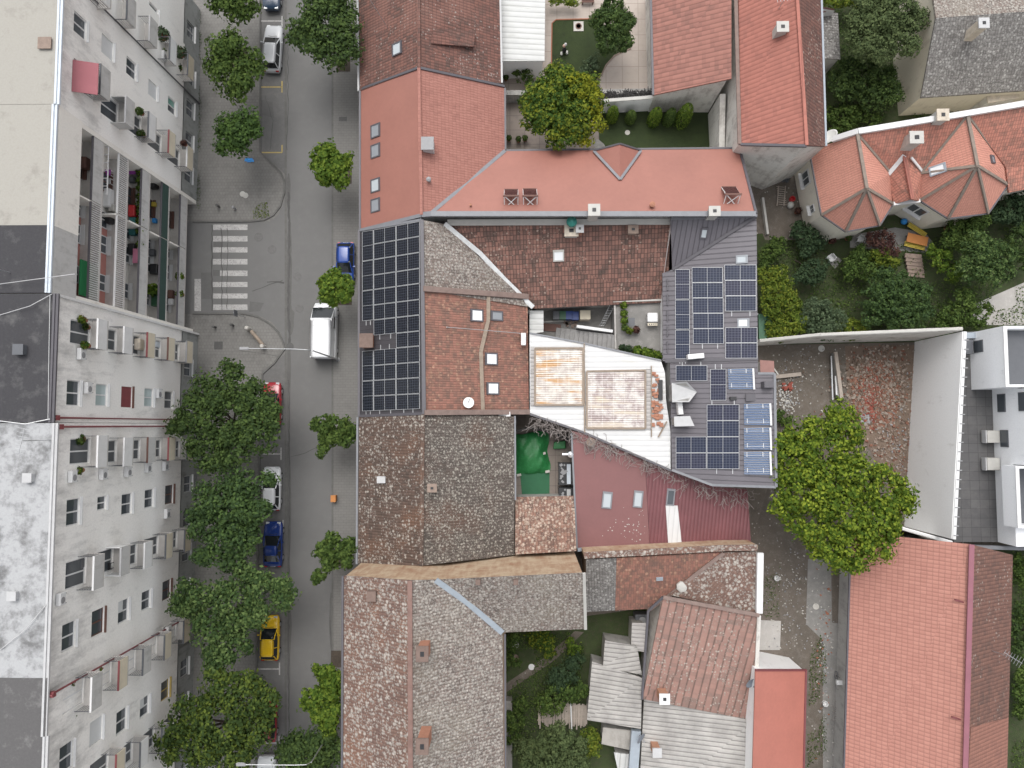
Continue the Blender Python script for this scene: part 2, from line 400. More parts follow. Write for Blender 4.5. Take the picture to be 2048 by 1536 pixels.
M['concrete'] = ground('concrete', [(.24,.23,.215), (.19,.185,.175), (.29,.28,.265)], .5, 12, .3)
M['concrete_light'] = ground('pale_concrete', [(.42,.40,.375), (.36,.345,.325), (.47,.45,.43)], .5, 12, .3)
M['asphalt'] = ground('asphalt', [(.145,.143,.139), (.155,.153,.149), (.163,.161,.157)], .25, 20, .2)
M['asphalt_dark'] = ground('parking_asphalt', [(.132,.13,.126), (.15,.147,.143), (.175,.17,.165)], .4, 16, .2)
M['paving'] = pavers('pavement_blocks', (.185,.18,.17), (.172,.167,.158), (.145,.14,.132), .5, .25, damt=.25)
M['paving_old'] = pavers('old_pavement_blocks', (.205,.199,.187), (.188,.182,.171), (.155,.15,.14), .3, .3, damt=.5)
M['kerb'] = plain('kerb_stone', (.125,.122,.115), .9, .2, 2)
M['earth'] = ground('earth', [(.125,.105,.085), (.165,.142,.12), (.09,.077,.063)], .5, 10, .8, extra=((.36,.34,.31), 5, .93))
M['dirt'] = ground('bare_dirt', [(.135,.113,.092), (.108,.092,.075), (.185,.165,.145)], .35, 12, .7, extra=((.34,.32,.29), 5, .95))
M['lawn'] = ground('lawn', [(.024,.038,.011), (.034,.05,.014), (.02,.03,.01)], .35, 18, 1)
M['wild'] = ground('wild_garden', [(.03,.045,.014), (.045,.065,.02), (.06,.05,.034)], .6, 12, 1)
M['slab_pink'] = pavers('courtyard_slabs', (.44,.38,.335), (.41,.355,.31), (.24,.20,.175), 1.55, 1.55, dirt=(.26,.22,.19), off=0, damt=.4)
M['slab_brown'] = pavers('brown_slabs', (.24,.20,.175), (.21,.18,.155), (.12,.10,.09), 1.4, 1.4, off=0, damt=.5)
M['terrace_dark'] = pavers('dark_terrace_tiles', (.085,.083,.085), (.105,.103,.104), (.05,.05,.05), .8, .8, dirt=(.15,.145,.14), off=0, damt=.5)
def glass_mat(name, col, rough=.08):
    t = NT(name); MATS[name] = t.finish(col, rough, spec=.6); return t.m
M['glass'] = glass_mat('window_glass', (.07,.08,.09), .06)
M['glass_sky'] = glass_mat('skylight_glass', (.42,.46,.48), .1)
M['glass_white'] = glass_mat('bright_skylight', (.78,.80,.81), .2)
M['glass_curtain'] = glass_mat('curtained_glass', (.42,.50,.50), .15)
# ================================================================ ground
g = MB(); E = 420
g.quad((-E,-E,0),(E,-E,0),(E,E,0),(-E,E,0)); struct('ground', g, M['earth'])
def gsheet(name, poly, z, m): return struct(name, sheet(poly, z), m)
YU, YD = -260, 1830     # rows well outside the frame so that roads go on
XW0, XW1 = -60, 60
gsheet('pavement', [(330,YU),(572,YU),(572,YD),(330,YD)], .004, M['paving_old'])
# carriageway, then the side street that passes under the block
gsheet('road', [(571,YU),(666,YU),(666,YD),(571,YD)], .012, M['asphalt'])
gsheet('side_road', [(300,443),(540,443),(556,430),(568,402),(571.5,370),(571.5,700),(562,668),(545,645),(520,632),(490,627),(300,627)], .008, M['asphalt'])
gsheet('parking_lane', [(521,YU),(571,YU),(571,350),(562,340),(521,303)], .008, M['asphalt_dark'])
gsheet('parking_lane', [(524,742),(571,708),(571,YD),(512,YD),(515,1300)], .008, M['asphalt_dark'])
pv = MB(); pv.prism(PP([(666,YU),(760,YU),(760,YD),(666,YD)], .13), -.1, .13); struct('pavement', pv, M['paving'])
def ribbon(pts, wd, z0, z1):
    """kerb: a strip of the given width along a line of photo pixels"""
    q = [P(a, b, z1) for a, b in pts]; L = []; Rr = []
    for i, p in enumerate(q):
        d = (q[min(i+1, len(q)-1)]-q[max(i-1, 0)]); d.z = 0; d.normalize()
        n = Vector((-d.y, d.x, 0)); L.append(p+n*wd/2); Rr.append(p-n*wd/2)
    mb = MB()
    for i in range(len(q)-1):
        mb.prism([L[i], L[i+1], Rr[i+1], Rr[i]], z0, z1)
    return mb
struct('kerb', ribbon([(665,YU),(665,YD)], .18, -.05, .137), M['kerb'])
struct('kerb', ribbon([(571.5,YU),(571.5,345)], .22, 0, .022), M['kerb'])
struct('gutter', ribbon([(571.5,345),(571.5,YD)], .2, 0, .024), M['kerb'])
struct('kerb', ribbon([(519,YU),(520,303),(540,322),(560,343),(568,362),(568,385),(560,412),(546,430),(528,439),(500,442),(385,443)], .16, 0, .12), M['kerb'])
struct('kerb', ribbon([(385,627),(490,627),(516,633),(540,647),(556,664),(565,683),(569,697),(548,726),(524,748),(516,1000),(513,1300),(510,YD)], .16, 0, .12), M['kerb'])
M['mark_w'] = ground('worn_white_marking', [(.47,.46,.445), (.36,.35,.34), (.19,.187,.183)], 1.6, 5, .1)
M['mark_y'] = ground('worn_yellow_marking', [(.46,.36,.13), (.40,.31,.12), (.25,.21,.13)], 1.2, 8, .1)
def pxrect(a, b, c, d): return [(a, b), (c, b), (c, d), (a, d)]
zb = MB()
for v0, v1 in [(449,460),(472,483),(494.5,505),(518,529),(541,552),(564,574),(587,597),(609,620)]:
    q = PP(pxrect(426,v0,495,v1), .016); zb.add(q, [(3,2,1,0)])
q = PP(pxrect(389,558,402,622), .016); zb.add(q, [(3,2,1,0)])
struct('road_marking', zb, M['mark_w'])
ym = MB(); wm = MB()
for mb, segs in ((ym, [((522,174),(564,174)),((564,162),(564,185)),((522,305),(564,305)),((564,290),(564,305))]),
                 (wm, [((522,42),(564,42)),((564,32),(564,54)),((540,770),(564,770)),((563,770),(563,782)),((524,908),(562,908)),((562,895),(562,920)),((514,1338),(558,1338)),((559,1325),(559,1350)),((512,1486),(557,1486)),((558,1472),(558,1487)),((566,1040),(566,1058))])):
    for (a, b), (c, d) in segs:
        p, r_ = P(a, b, .017), P(c, d, .017); dd = (r_-p).normalized(); n = Vector((-dd.y, dd.x, 0))*.06
        mb.quad(p-n, r_-n, r_+n, p+n)
struct('parking_marking', ym, M['mark_y']); struct('parking_marking', wm, M['mark_w'])
st = MB()
rs = random.Random(4)
for u0, v0, L, wd in [(577,385,40,5),(578,560,90,6),(580,640,34,9),(579,480,50,5),(577,780,120,5),(577,1010,160,5),(577,1250,160,6),(662,1240,60,4)]:
    q = []
    for k in range(14):
        a = 2*math.pi*k/14; q.append((u0+math.cos(a)*wd*rs.uniform(.6, 1.15), v0+math.sin(a)*L*rs.uniform(.8, 1.05)))
    zst = .0165+.0004*len(st.f)/12; st.add(PP(q, zst), [list(t) for t in tess(PP(q, 0))])
M['damp'] = ground('damp_asphalt', [(.105,.102,.098), (.12,.117,.112), (.135,.13,.126)], .8, 14, .2)
struct('damp_stain', st, M['damp'])
# courtyards, lots and gardens (sheets on the earth)
gsheet('courtyard', [(995,0),(1320,-60),(1320,195),(1010,190),(995,130)], .006, M['slab_pink'])
gsheet('courtyard', [(1000,195),(1205,195),(1215,330),(1000,330)], .006, M['slab_brown'])
gsheet('lawn', [(1103,46),(1112,40),(1195,38),(1262,96),(1228,110),(1208,140),(1190,162),(1140,170),(1103,160)], .012, M['lawn'])
gsheet('lawn', [(1196,215),(1420,225),(1420,330),(1200,330)], .012, M['lawn'])
gsheet('garden', [(1500,-100),(2300,-100),(2300,330),(1880,320),(1640,300),(1640,150),(1500,100)], .006, M['wild'])
gsheet('yard', [(1500,300),(1600,300),(1680,480),(1530,480),(1515,440)], .010, M['dirt'])
gsheet('garden', [(1500,470),(2300,360),(2300,690),(1500,690)], .006, M['wild'])
gsheet('path', [(1700,470),(1790,455),(1850,465),(1870,490),(1850,505),(1760,500),(1700,495)], .014, M['concrete'])
gsheet('path', [(1945,610),(2048,565),(2200,600),(2200,650),(1945,650)], .014, M['concrete_light'])
gsheet('lot', [(1520,690),(1850,684),(1836,1060),(1760,1080),(1700,1160),(1690,1900),(1600,1900),(1580,1300),(1500,1100),(1540,960)], .010, M['dirt'])
gsheet('path', [(1616,1118),(1662,1115),(1664,1245),(1700,1250),(1690,1900),(1648,1900),(1645,1280),(1612,1248)], .016, M['concrete'])
gsheet('path', [(1516,1240),(1562,1242),(1560,1300),(1516,1300)], .016, M['concrete_light'])
gsheet('garden', [(1000,1255),(1300,1215),(1290,1700),(1000,1700)], .006, M['wild'])
gsheet('garden', [(1935,1100),(2300,1090),(2300,1900),(1935,1900)], .006, M['wild'])
gsheet('courtyard', [(1060,600),(1340,600),(1340,740),(1060,680)], .006, M['concrete'])
gsheet('courtyard', [(1020,815),(1180,815),(1180,1020),(1020,1020)], .006, M['slab_brown'])
M['grey_shutter'] = plain('grey_blind', (.25,.265,.285), .4, .06, 2)
M['old_wood'] = plain('brown_coping', (.20,.145,.125), .8, .25, 2.5)
M['valley_white'] = plain('whitewashed_valley', (.55,.56,.56), .8, .25, 2.5)
M['old_cap'] = plain('old_brown_cap', (.17,.12,.10), .9, .25, 3)
M['old_pot'] = plain('old_clay_block', (.25,.19,.155), .9, .25, 3)
M['ridge_pink'] = plain('pink_ridge', (.20,.125,.105), .9, .25, 2)
M['rusty'] = plain('rusty_white', (.50,.44,.36), .8, .3, 3)
M['teal'] = plain('teal_paint', (.02,.17,.14), .5, .1, 3)


M['concrete_roof'] = plaster('flat_concrete_roof', (.36,.34,.31), (.22,.21,.19), .5)
M['grey_wall_dirty'] = plaster('sooty_wall', (.34,.33,.31), (.16,.155,.15), .6)
M['brick_pale'] = plain('pale_brick', (.42,.22,.14), .9, .2, 4)
M['hip_grey'] = plain('mossy_hip', (.22,.18,.15), .9, .25, 2.5)
M['mauve'] = plain('mauve_ridge', (.25,.10,.125), .55, .1, 1)
M['maroon_p'] = plain('maroon_paint', (.16,.045,.05), .5, .1, 2)
M['coral_smooth2'] = plain('plain_red_sheet', (.39,.15,.115), .5, .11, .4)
M['wall_cream2'] = plaster('villa_render', (.80,.75,.65), (.62,.57,.48), .35)
M['wall_white2'] = plaster('modern_render', (.88,.89,.90), (.62,.63,.64), .15)
M['old_pot2'] = plain('grey_chimney_render', (.45,.42,.38), .9, .2, 2)
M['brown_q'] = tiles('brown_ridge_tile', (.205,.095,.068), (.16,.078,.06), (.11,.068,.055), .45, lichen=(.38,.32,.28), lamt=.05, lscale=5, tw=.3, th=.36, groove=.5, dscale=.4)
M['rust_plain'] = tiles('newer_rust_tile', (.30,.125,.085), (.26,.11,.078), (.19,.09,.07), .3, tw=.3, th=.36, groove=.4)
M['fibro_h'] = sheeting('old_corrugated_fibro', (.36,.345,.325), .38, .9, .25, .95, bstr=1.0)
M['white_shed_h'] = M['white_shed']
M['rust_red2'] = plain('faded_red_awning', (.30,.105,.12), .8, .08, 1.5)
M['loggia_wall'] = plaster('loggia_wall', (.84,.81,.75), (.55,.52,.47), .3)
M['salmon'] = plain('salmon_wall', (.45,.20,.17), .85, .12, 1)
M['silver_pipe'] = plain('silver_pipe', (.66,.67,.68), .3, .06, 3, metal=.6)
M['soot'] = plain('sooty_black', (.035,.033,.032), .95, .3, 4)
M['brown_soil'] = ground('brown_rubble_soil', [(.145,.105,.08), (.19,.14,.105), (.115,.088,.07)], .7, 9, .9, extra=((.36,.30,.25), 4, .85))
M['brick_soil'] = ground('brick_dust_soil', [(.22,.10,.065), (.27,.135,.09), (.17,.105,.08)], .9, 9, .9, extra=((.45,.33,.25), 4, .8))
M['brick_red'] = plain('fresh_red_brick', (.24,.065,.045), .9, .2, 4)
M['wood_pale'] = plain('pale_grey_wood', (.36,.31,.265), .9, .2, 3)
M['pink_roof'] = plain('brownish_pink_sheet', (.30,.165,.145), .8, .15, 2)
M['pink_skin'] = plain('pale_pink_paint', (.55,.36,.28), .7, .1, 3)
M['green_bright'] = plain('bright_green_paint', (.02,.20,.07), .6, .1, 2)
M['step_grey'] = ground('worn_step_concrete', [(.25,.245,.24), (.205,.20,.195), (.30,.295,.285)], .9, 12, .3)

M['wall_apt'] = facade('apartment_render', (.92,.90,.86), (.36,.35,.335))
M['rubble_tan'] = plain('rubble_mortar', (.29,.245,.205), .95, .25, 4)

def rooflight(name, base, streak, glare, amt):
    t = NT(name); uv = t.uv(); g = t.geo(); t.n('SeparateXYZ', {0: g}); gx, gy = t.t.nodes[-1].outputs[0], t.t.nodes[-1].outputs[1]
    sm = t.n('CombineXYZ', {0: t.mth('MULTIPLY', gx, .22), 1: t.mth('MULTIPLY', gy, 1.5), 2: 0.0})
    n1 = t.noise(sm, 1.0, 4, .6); n2 = t.noise(g, .5, 3); n3 = t.noise(g, 1.1, 5, .7)
    c = t.mix(t.ramp(n3, .42, .62), base, glare)  # pale glare patches painted into the sheet colour by noise
    c = t.mix(t.mth('MULTIPLY', t.ramp(n1, .50, .60), t.ramp(n2, .5-amt*.3, .62-amt*.2)), c, streak)
    e = None
    for sck, per in ((gx, .95), (gy, .9)):
        f = t.mth('FRACT', t.mth('DIVIDE', sck, per)); l = t.ramp(t.mth('ABSOLUTE', t.mth('SUBTRACT', f, .5)), .44, .5); e = l if e is None else t.mth('MAXIMUM', e, l)
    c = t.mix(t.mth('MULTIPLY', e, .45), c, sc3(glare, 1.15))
    rib = t.mth('SINE', t.mth('MULTIPLY', gy, 2*math.pi/.19))
    m = t.finish(c, .25, rib, .3, .03); MATS[name] = m; return m
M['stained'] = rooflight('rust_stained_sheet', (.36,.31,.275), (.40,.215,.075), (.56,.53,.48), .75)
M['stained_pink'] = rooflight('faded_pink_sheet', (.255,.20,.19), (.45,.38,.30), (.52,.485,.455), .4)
M['rubble_red'] = plain('dull_brick_rubble', (.20,.095,.065), .95, .25, 4)
# ================================================================ houses
def roof_part(parent, planes, m, name='roof', th=.2, label=None):
    mb = MB()
    for pl in planes: slab(mb, PP(pl), th)
    return make(name, mb, m, parent, label=label)
def wall_part(parent, poly, m, inset=.25, drop=.2, base=0, name='wall', label=None):
    q = PP(poly); s = shrink(q, inset)
    mb = MB(); mb.prism(s, base, [p.z-drop for p in q], caps=False)
    return make(name, mb, m, parent, label=label)
def strip(parent, pts, wd, ht, m, name='flashing', lift=.05, label=None):
    mb = MB(); q = PP(pts)
    for a, b in zip(q, q[1:]): mb.bar(a+Vector((0,0,lift)), b+Vector((0,0,lift)), wd, ht)
    return make(name, mb, m, parent, label=label)
def house(name, label, cx):
    return thing(name, label, 'house', P(cx[0], cx[1], 0))
def plane_z(pl):
    """height function of the plane through three photo points (u,v,z)"""
    a, b, c = PP(pl[:3]); n = (b-a).cross(c-a)
    return lambda x, y: a.z-(n.x*(x-a.x)+n.y*(y-a.y))/n.z
def on_plane(pl, u, v):
    """world point where the photo ray through (u,v) meets a roof plane; also the plane's normal"""
    a, b, c = PP(pl[:3]); n = (b-a).cross(c-a).normalized()
    if n.z < 0: n = -n
    o = Vector((0, 0, CH)); d = (P(u, v, 0)-o)
    t = (a-o).dot(n)/d.dot(n)
    return o+d*t, n
def roof_frame(pl, u, v, lift=0):
    p, n = on_plane(pl, u, v)
    up = (Vector((0, 0, 1))-n*n.z); up = up.normalized() if up.length > 1e-4 else Vector((0, 1, 0))
    h = up.cross(n); p = p+n*lift
    return Matrix(((h.x, up.x, n.x, p.x), (h.y, up.y, n.y, p.y), (h.z, up.z, n.z, p.z), (0, 0, 0, 1)))
def skylight(parent, pl, u, v, wd=1.0, ht=1.15, glass='glass_sky', frame='flash_dark', lift=0, align=None, open_=0):
    """roof window: frame ring and pane; align = photo direction kept instead of the slope"""
    Mx = roof_frame(pl, u, v, lift)
    mb = MB()
    b = .11
    for x0, y0, x1, y1 in ((-wd/2, -ht/2, wd/2, -ht/2+b), (-wd/2, ht/2-b*1.6, wd/2, ht/2), (-wd/2, -ht/2+b, -wd/2+b, ht/2-b*1.6), (wd/2-b, -ht/2+b, wd/2, ht/2-b*1.6)):
        mb.box(None, (x1-x0, y1-y0, .16), M=Mx @ Matrix.Translation(((x0+x1)/2, (y0+y1)/2, .04)))
    fr = make('skylight', mb, M[frame], parent)
    pb = MB(); pb.box(None, (wd-2*b-.004, ht-2.6*b-.004, .05), M=Mx @ Matrix.Translation((0, -.3*b, .06)))
    make('pane', pb, M[glass], fr)
    return fr
def chimney_on(parent, pl, u, v, w=.7, d=.7, h=1.1, m='offwhite', cap='lgrey', hole=True, name='chimney'):
    p, n = on_plane(pl, u, v)
    mb = MB(); mb.box(p+Vector((0, 0, h/2-.4)), (w, d, h+.8))
    c = make(name, mb, M[m], parent)
    cb = MB(); zt = p.z+h
    cb.box((p.x, p.y, zt+.06), (w+.18, d+.18, .12)); make('cap', cb, M[cap], c)
    if hole:
        hb = MB(); hb.box((p.x, p.y, zt+.13), (w*.38, d*.38, .03)); make('flue', hb, M['black'], c)
    return c
def ridge_cap(parent, pts, m, name='ridge', w=.26): return strip(parent, pts, w, .16, m, name, .04)
# ---- brown tiled house at the top of the street
BR_W = [(717,-40,5),(720,182,5),(838,137,9),(836,-110,9)]
BR_E = [(836,-110,9),(838,137,9),(1003,167,5),(998,-40,5)]
h = house('tiled_house', 'old brown tiled house with a shed dormer, at the top end of the street', (850,60))
roof_part(h, [BR_W, BR_E], M['brown_tile'])
wall_part(h, [(717,-40,5),(720,182,5),(838,137,9),(1003,167,5),(998,-40,5),(836,-110,9)], M['wall_grey'])
ridge_cap(h, [(836,-110,9),(838,137,9)], M['brown_tile'])
strip(h, [(715,-40,4.95),(717,182,4.95)], .16, .14, M['lgrey'], 'gutter', 0); strip(h, [(1000,-40,4.95),(1004,166,4.95)], .16, .14, M['lgrey'], 'gutter', 0)
skylight(h, BR_W, 795, 98, 1.1, 1.1)
d = MB(); a = on_plane(BR_E, 866, 58)[0]; b = on_plane(BR_E, 862, 88)[0]
z_ = 7.9
q = [a+Vector((0,0,.1)), b+Vector((0,0,.1)), P(948,93,6.9), P(950,60,6.9)]
slab(d, q, .14); make('dormer_roof', d, M['brown_tile'], h)
d = MB(); q2 = shrink(q, .12); d.prism(q2, [5.3]*4, [p.z-.13 for p in q]); make('dormer', d, M['dark_brown_rows'], h)
# ---- coral house with the long back wing
RA_W = [(722,180,5),(838,137,9),(843,430,9),(722,460,5)]
RA_E = [(838,137,9),(1009,174,5),(1010,302,5),(862,427,8.6),(843,430,9)]
RA_N = [(1010,302,5),(1478,298,5),(1511,427,8.6),(862,427,8.6)]
h = coral = house('coral_house', 'smooth coral roofed corner house with a long back wing and roof windows', (850,300))
roof_part(h, [RA_W, RA_N], M['coral_smooth']); roof_part(h, [RA_E], M['coral_fine'], label='coral tiled slope of small tiles')
wall_part(h, [(722,180,5),(838,137,9),(1009,174,5),(1010,302,5),(1478,298,5),(1511,427,8.6),(862,427,8.6),(843,430,9),(722,460,5)], M['wall_white'])
ridge_cap(h, [(838,137,9),(843,430,9)], M['coral_fine'])
strip(h, [(1010,302,5),(935,366,6.8),(862,427,8.6)], .3, .1, M['flash'], 'valley_flashing')
strip(h, [(724,178,5),(838,136,9.02),(1009,173,5.02)], .2, .12, M['flash_dark'], 'verge_flashing')
strip(h, [(722,461,5),(843,431,9)], .3, .12, M['flash'], 'verge_flashing'); strip(h, [(843,430,9),(862,428,8.62),(1511,428,8.62)], .42, .14, M['flash'], 'parapet_flashing')
strip(h, [(720,180,4.95),(720,461,4.95)], .16, .14, M['flash_dark'], 'gutter', 0); strip(h, [(1010,176,4.95),(1011,301,4.95),(1478,296,4.95)], .16, .14, M['flash_dark'], 'gutter', 0); strip(h, [(1479,298,5),(1512,427,8.6)], .2, .12, M['flash_dark'], 'verge_flashing')
for v_ in (262, 302, 371, 411): skylight(h, RA_W, 752, v_, 1.2, 1.15, 'glass_sky' if v_ == 371 else 'grey_shutter', 'flash_dark')
# dormer
dz = 6.75; ap = P(1238,293,dz); bk = on_plane(RA_N, 1240, 360)[0]; l_ = on_plane(RA_N, 1190, 308)[0]; r_ = on_plane(RA_N, 1279, 306)[0]
ap = Vector((bk.x, l_.y+.25, bk.z)); l_.y = r_.y = l_.y
lf = Vector((l_.x-.1, ap.y, 5.25)); rf = Vector((r_.x+.1, ap.y, 5.25))
d = MB(); slab(d, [lf, ap, bk+Vector((0,0,.1))], .1); slab(d, [ap, rf, bk+Vector((0,0,.1))], .1); dm = make('dormer', d, M['coral_smooth'], h)
d = MB(); d.add([lf+Vector((.2,-.1,-.1)), rf+Vector((-.2,-.1,-.1)), ap+Vector((0,-.1,-.2)), lf+Vector((.2,-.3,-.1)), rf+Vector((-.2,-.3,-.1)), ap+Vector((0,-.3,-.2))], [(0,1,2),(5,4,3),(0,3,4,1),(1,4,5,2),(2,5,3,0)]); make('gable', d, M['wall_white'], dm)
d = MB()
for s_ in (lf, rf): d.bar(s_+Vector((0,0,.06)), bk+Vector((0,0,.14)), .22, .08)
make('flashing', d, M['flash'], dm)
d = MB(); d.bar(lf+Vector((0,.03,0)), ap+Vector((0,.03,0)), .14, .16); d.bar(rf+Vector((0,.03,0)), ap+Vector((0,.03,0)), .14, .16); make('verge', d, M['flash_dark'], dm)
# chimneys and vents on the coral house
chimney_on(h, RA_E, 858, 296, .85, .9, .9, 'lgrey', 'grey', False)
p = on_plane(RA_E, 859, 363)[0]; d = MB(); d.lathe(p, [(.12,-.2),(.12,.5),(.2,.5),(.2,.6),(.05,.68)], 10); make('vent_pipe', d, M['grey'], h)
p = on_plane(RA_N, 1303, 412)[0]; d = MB(); d.lathe(p, [(.16,-.2),(.16,.35),(.24,.35),(.24,.5),(.06,.6)], 10); make('vent_pipe', d, M['brick'], h)
p = on_plane(RA_N, 942, 412)[0]; d = MB(); d.lathe(p, [(.07,-.2),(.07,.35),(.1,.35),(.1,.42)], 8); make('vent_pipe', d, M['brick'], h)
chimney_on(h, RA_N, 1186, 427, .8, .8, .9, 'offwhite', 'offwhite'); chimney_on(h, RA_N, 1425, 427, .75, .65, .6, 'offwhite', 'offwhite')
# ---- solar house on the street: dark west slope, patchwork behind
SO_W = [(720,462,5),(843,440,9),(848,826,9),(720,832,5)]
SO_NE = [(846,440,9),(889,448,7.4),(1066,615,3.9),(1052,592,4.2),(848,580,9)]
SO_E = [(848,584,9),(1055,596,4),(1058,824,4),(849,826,9)]
h = solar = house('solar_house', 'street house with a charcoal roof slope covered in solar panels', (800,640))
roof_part(h, [SO_W], M['charcoal'], label='charcoal metal slope facing the street')
roof_part(h, [SO_NE], M['lichen_pale'], label='grey lichen covered triangle of roof')
roof_part(h, [SO_E], M['rust_tile'], label='rust brown tiled slope with roof windows')
wall_part(h, [(720,462,5),(843,440,9),(889,448,7.4),(1066,615,3.9),(1055,640,4),(1058,824,4),(849,826,9),(720,832,5)], M['wall_grey'])
strip(h, [(847,578,9.05),(1056,594,4.1)], .45, .3, M['old_wood'], 'fire_wall_coping', .12); strip(h, [(849,825,9.05),(1058,824,4.1)], .42, .3, M['old_wood'], 'fire_wall_coping', .12)
strip(h, [(844,440,9.03),(848.5,828,9.03)], .3, .16, M['flash_dark'], 'ridge')
strip(h, [(889,448,7.45),(960,507,5.9),(1010,560,4.9),(1066,615,3.95)], .4, .14, M['valley_white'], 'valley_flashing')
strip(h, [(718,460,4.95),(718,833,4.95)], .18, .16, M['flash_dark'], 'gutter', 0); strip(h, [(720,832,5),(848,827,9)], .22, .14, M['flash_dark'], 'verge_flashing'); strip(h, [(720,461,5.03),(843,440,9.03)], .2, .12, M['flash'], 'verge_flashing')
for u_, v_, gl in ((953,631,'glass_white'),(993,632,'grey_shutter'),(982,718,'glass_white'),(985,777,'glass_white')): skylight(h, SO_E, u_, v_, 1.05 if gl != 'grey_shutter' else .85, 1.2, gl)
d = MB(); q = [on_plane(SO_E, *c)[0]+Vector((0,0,.09)) for c in ((977,592),(977,640),(962,703),(966,820))]
for a, b in zip(q, q[1:]): d.bar(a, b, .32, .2)
make('cable_duct', d, M['wood'], h)
p = on_plane(SO_W, 738, 684)[0]; d = MB(); d.box(p+Vector((0,0,.3)), (1.0,1.05,1.5)); c = make('chimney', d, M['brick'], h); d = MB(); d.box(p+Vector((0,0,1.1)), (1.15,1.2,.12)); make('cap', d, M['old_cap'], c)
# ---- lichen roofed house south of it
LI_W = [(718,834,5),(846,829,9),(843,1131,9),(716,1128,5)]
LI_E = [(846,829,9),(1028,832,5),(1029,1110,5),(843,1131,9)]
h = lichen = house('lichen_house', 'low street house with dark lichen speckled roof between solar house and tall gable wall', (850,980))
roof_part(h, [LI_W], M['lichen_brown']); roof_part(h, [LI_E], M['lichen_dark'], label='darker back slope thick with lichen')
wall_part(h, [(718,834,5),(846,829,9),(1028,832,5),(1029,1110,5),(843,1131,9),(716,1128,5)], M['wall_grey'], .28)
ridge_cap(h, [(846,829,9),(843,1131,9)], M['lichen_brown'], w=.3)
strip(h, [(715,834,4.95),(713.5,1128,4.95)], .16, .14, M['flash'], 'gutter', 0); strip(h, [(1030,832,4.95),(1031,1000,4.95)], .14, .12, M['flash'], 'gutter', 0)
chimney_on(h, LI_E, 866, 975, .6, .5, .5, 'old_pot', 'old_pot')
p = on_plane(LI_W, 764, 959)[0]; d = MB(); d.box(p+Vector((0,0,.15)), (.7,.55,.5)); make('roof_hatch', d, M['lgrey'], h)
AN = [(1030,994,4.0),(1150,992,4.0),(1153,1103,6.0),(990,1112,6.0)]
AN = [(1030.5,994,4.0),(1148,992,4.0),(1153,1102,5.9),(1030.5,1109,5.9)]
h = house('annex', 'low annex with an orange speckled tile roof beside the dull red metal roof', (1090,1050))
roof_part(h, [AN], M['speckle_orange']); wall_part(h, AN, M['wall_grey'], .15)
# ---- tall house with gable wall (two storeys)
TA_W = [(688,1152,10.7),(820,1161,14.5),(822,1700,14.5),(686,1700,10.7)]
TA_E = [(820,1161,14.5),(872,1160,13.3),(1005,1265,10.7),(1009,1700,10.7),(822,1700,14.5)]
TA_N = [(872,1160,13.3),(1167,1146,13.3),(1170,1258,10.7),(1005,1265,10.7)]
h = tall = house('tall_house', 'tall two storey street house with pale lichen roof and bare tan gable wall', (850,1400))
roof_part(h, [TA_W], M['lichen_warm'], label='pinkish lichen slope facing the street'); roof_part(h, [TA_E, TA_N], M['lichen_pale'], label='pale grey lichen back slopes')
wall_part(h, [(688,1152,10.7),(820,1161,14.5),(872,1160,13.3),(1167,1146,13.3),(1170,1258,10.7),(1005,1265,10.7),(1009,1700,10.7),(822,1700,14.5),(686,1700,10.7)], M['wall_tan'], .06)
ridge_cap(h, [(820,1161,14.5),(822,1700,14.5)], M['ridge_pink'], w=.34); strip(h, [(872,1160,13.35),(935,1205,12.15),(1005,1265,10.75)], .42, .1, M['flash_blue'], 'valley_flashing')
strip(h, [(685.5,1152,10.6),(683.5,1700,10.6)], .16, .14, M['flash_dark'], 'gutter', 0); strip(h, [(1010,1268,10.6),(1012,1700,10.6)], .14, .12, M['flash_dark'], 'gutter', 0)
strip(h, [(1168,1146,13.32),(1171,1258,10.72)], .22, .14, M['offwhite'], 'verge')
for u_, v_, hh in ((848,1300,.8),(850,1475,1.3)): chimney_on(h, TA_E, u_, v_, .7, .9, hh, 'brick', 'old_cap')
p = on_plane(TA_W, 745, 1190)[0]; d = MB(); d.box(p+Vector((0,0,.2)), (.7,.75,.6)); make('roof_hatch', d, M['old_cap'], h)
for u_ in (957, 1032): 
    p = P(u_, 1152, 13.2); d = MB(); d.box(p+Vector((0,-.35,.25)), (.35,.35,.7)); make('vent_stack', d, M['old_cap'], h)
# ---- brown clay roof over the yard
CB = [(890,448,7.0),(1341,447,6.4),(1341,598,3.3),(1232,604,3.3),(1228,618,3.1),(1068,617,3.3)]
CB1 = [(890,448,7.0),(1341,446,6.6),(1335,604,3.25),(1068,617,3.3)]
h = house('rear_house', 'back house with brown clay tile roof leaning against the coral wing', (1120,540))
roof_part(h, [CB1], M['clay_brown']); wall_part(h, CB1, M['wall_grey'], .3)
strip(h, [(895,446,7.05),(1341,444,6.7)], .5, .12, M['offwhite'], 'flashing', .1)
chimney_on(h, CB1, 1142, 465, 1.0, .8, .5, 'offwhite', 'rusty'); chimney_on(h, CB1, 1158, 463, .5, .5, .8, 'brick', 'lgrey'); chimney_on(h, CB1, 1264, 463, .7, .55, .6, 'old_pot', 'old_pot')
p = on_plane(CB1, 1142, 450)[0]; d = MB(); d.lathe(p, [(.3,-.3),(.3,.9),(.45,.9),(.42,1.1),(.1,1.35)], 14); make('green_cowl', d, M['teal'], h)
skylight(h, CB1, 1117, 511, .95, 1.0, 'glass_white', 'offwhite')
def flat_on(pl, pts, lift=0): return [on_plane(pl, *c)[0]+Vector((0, 0, lift)) for c in pts]
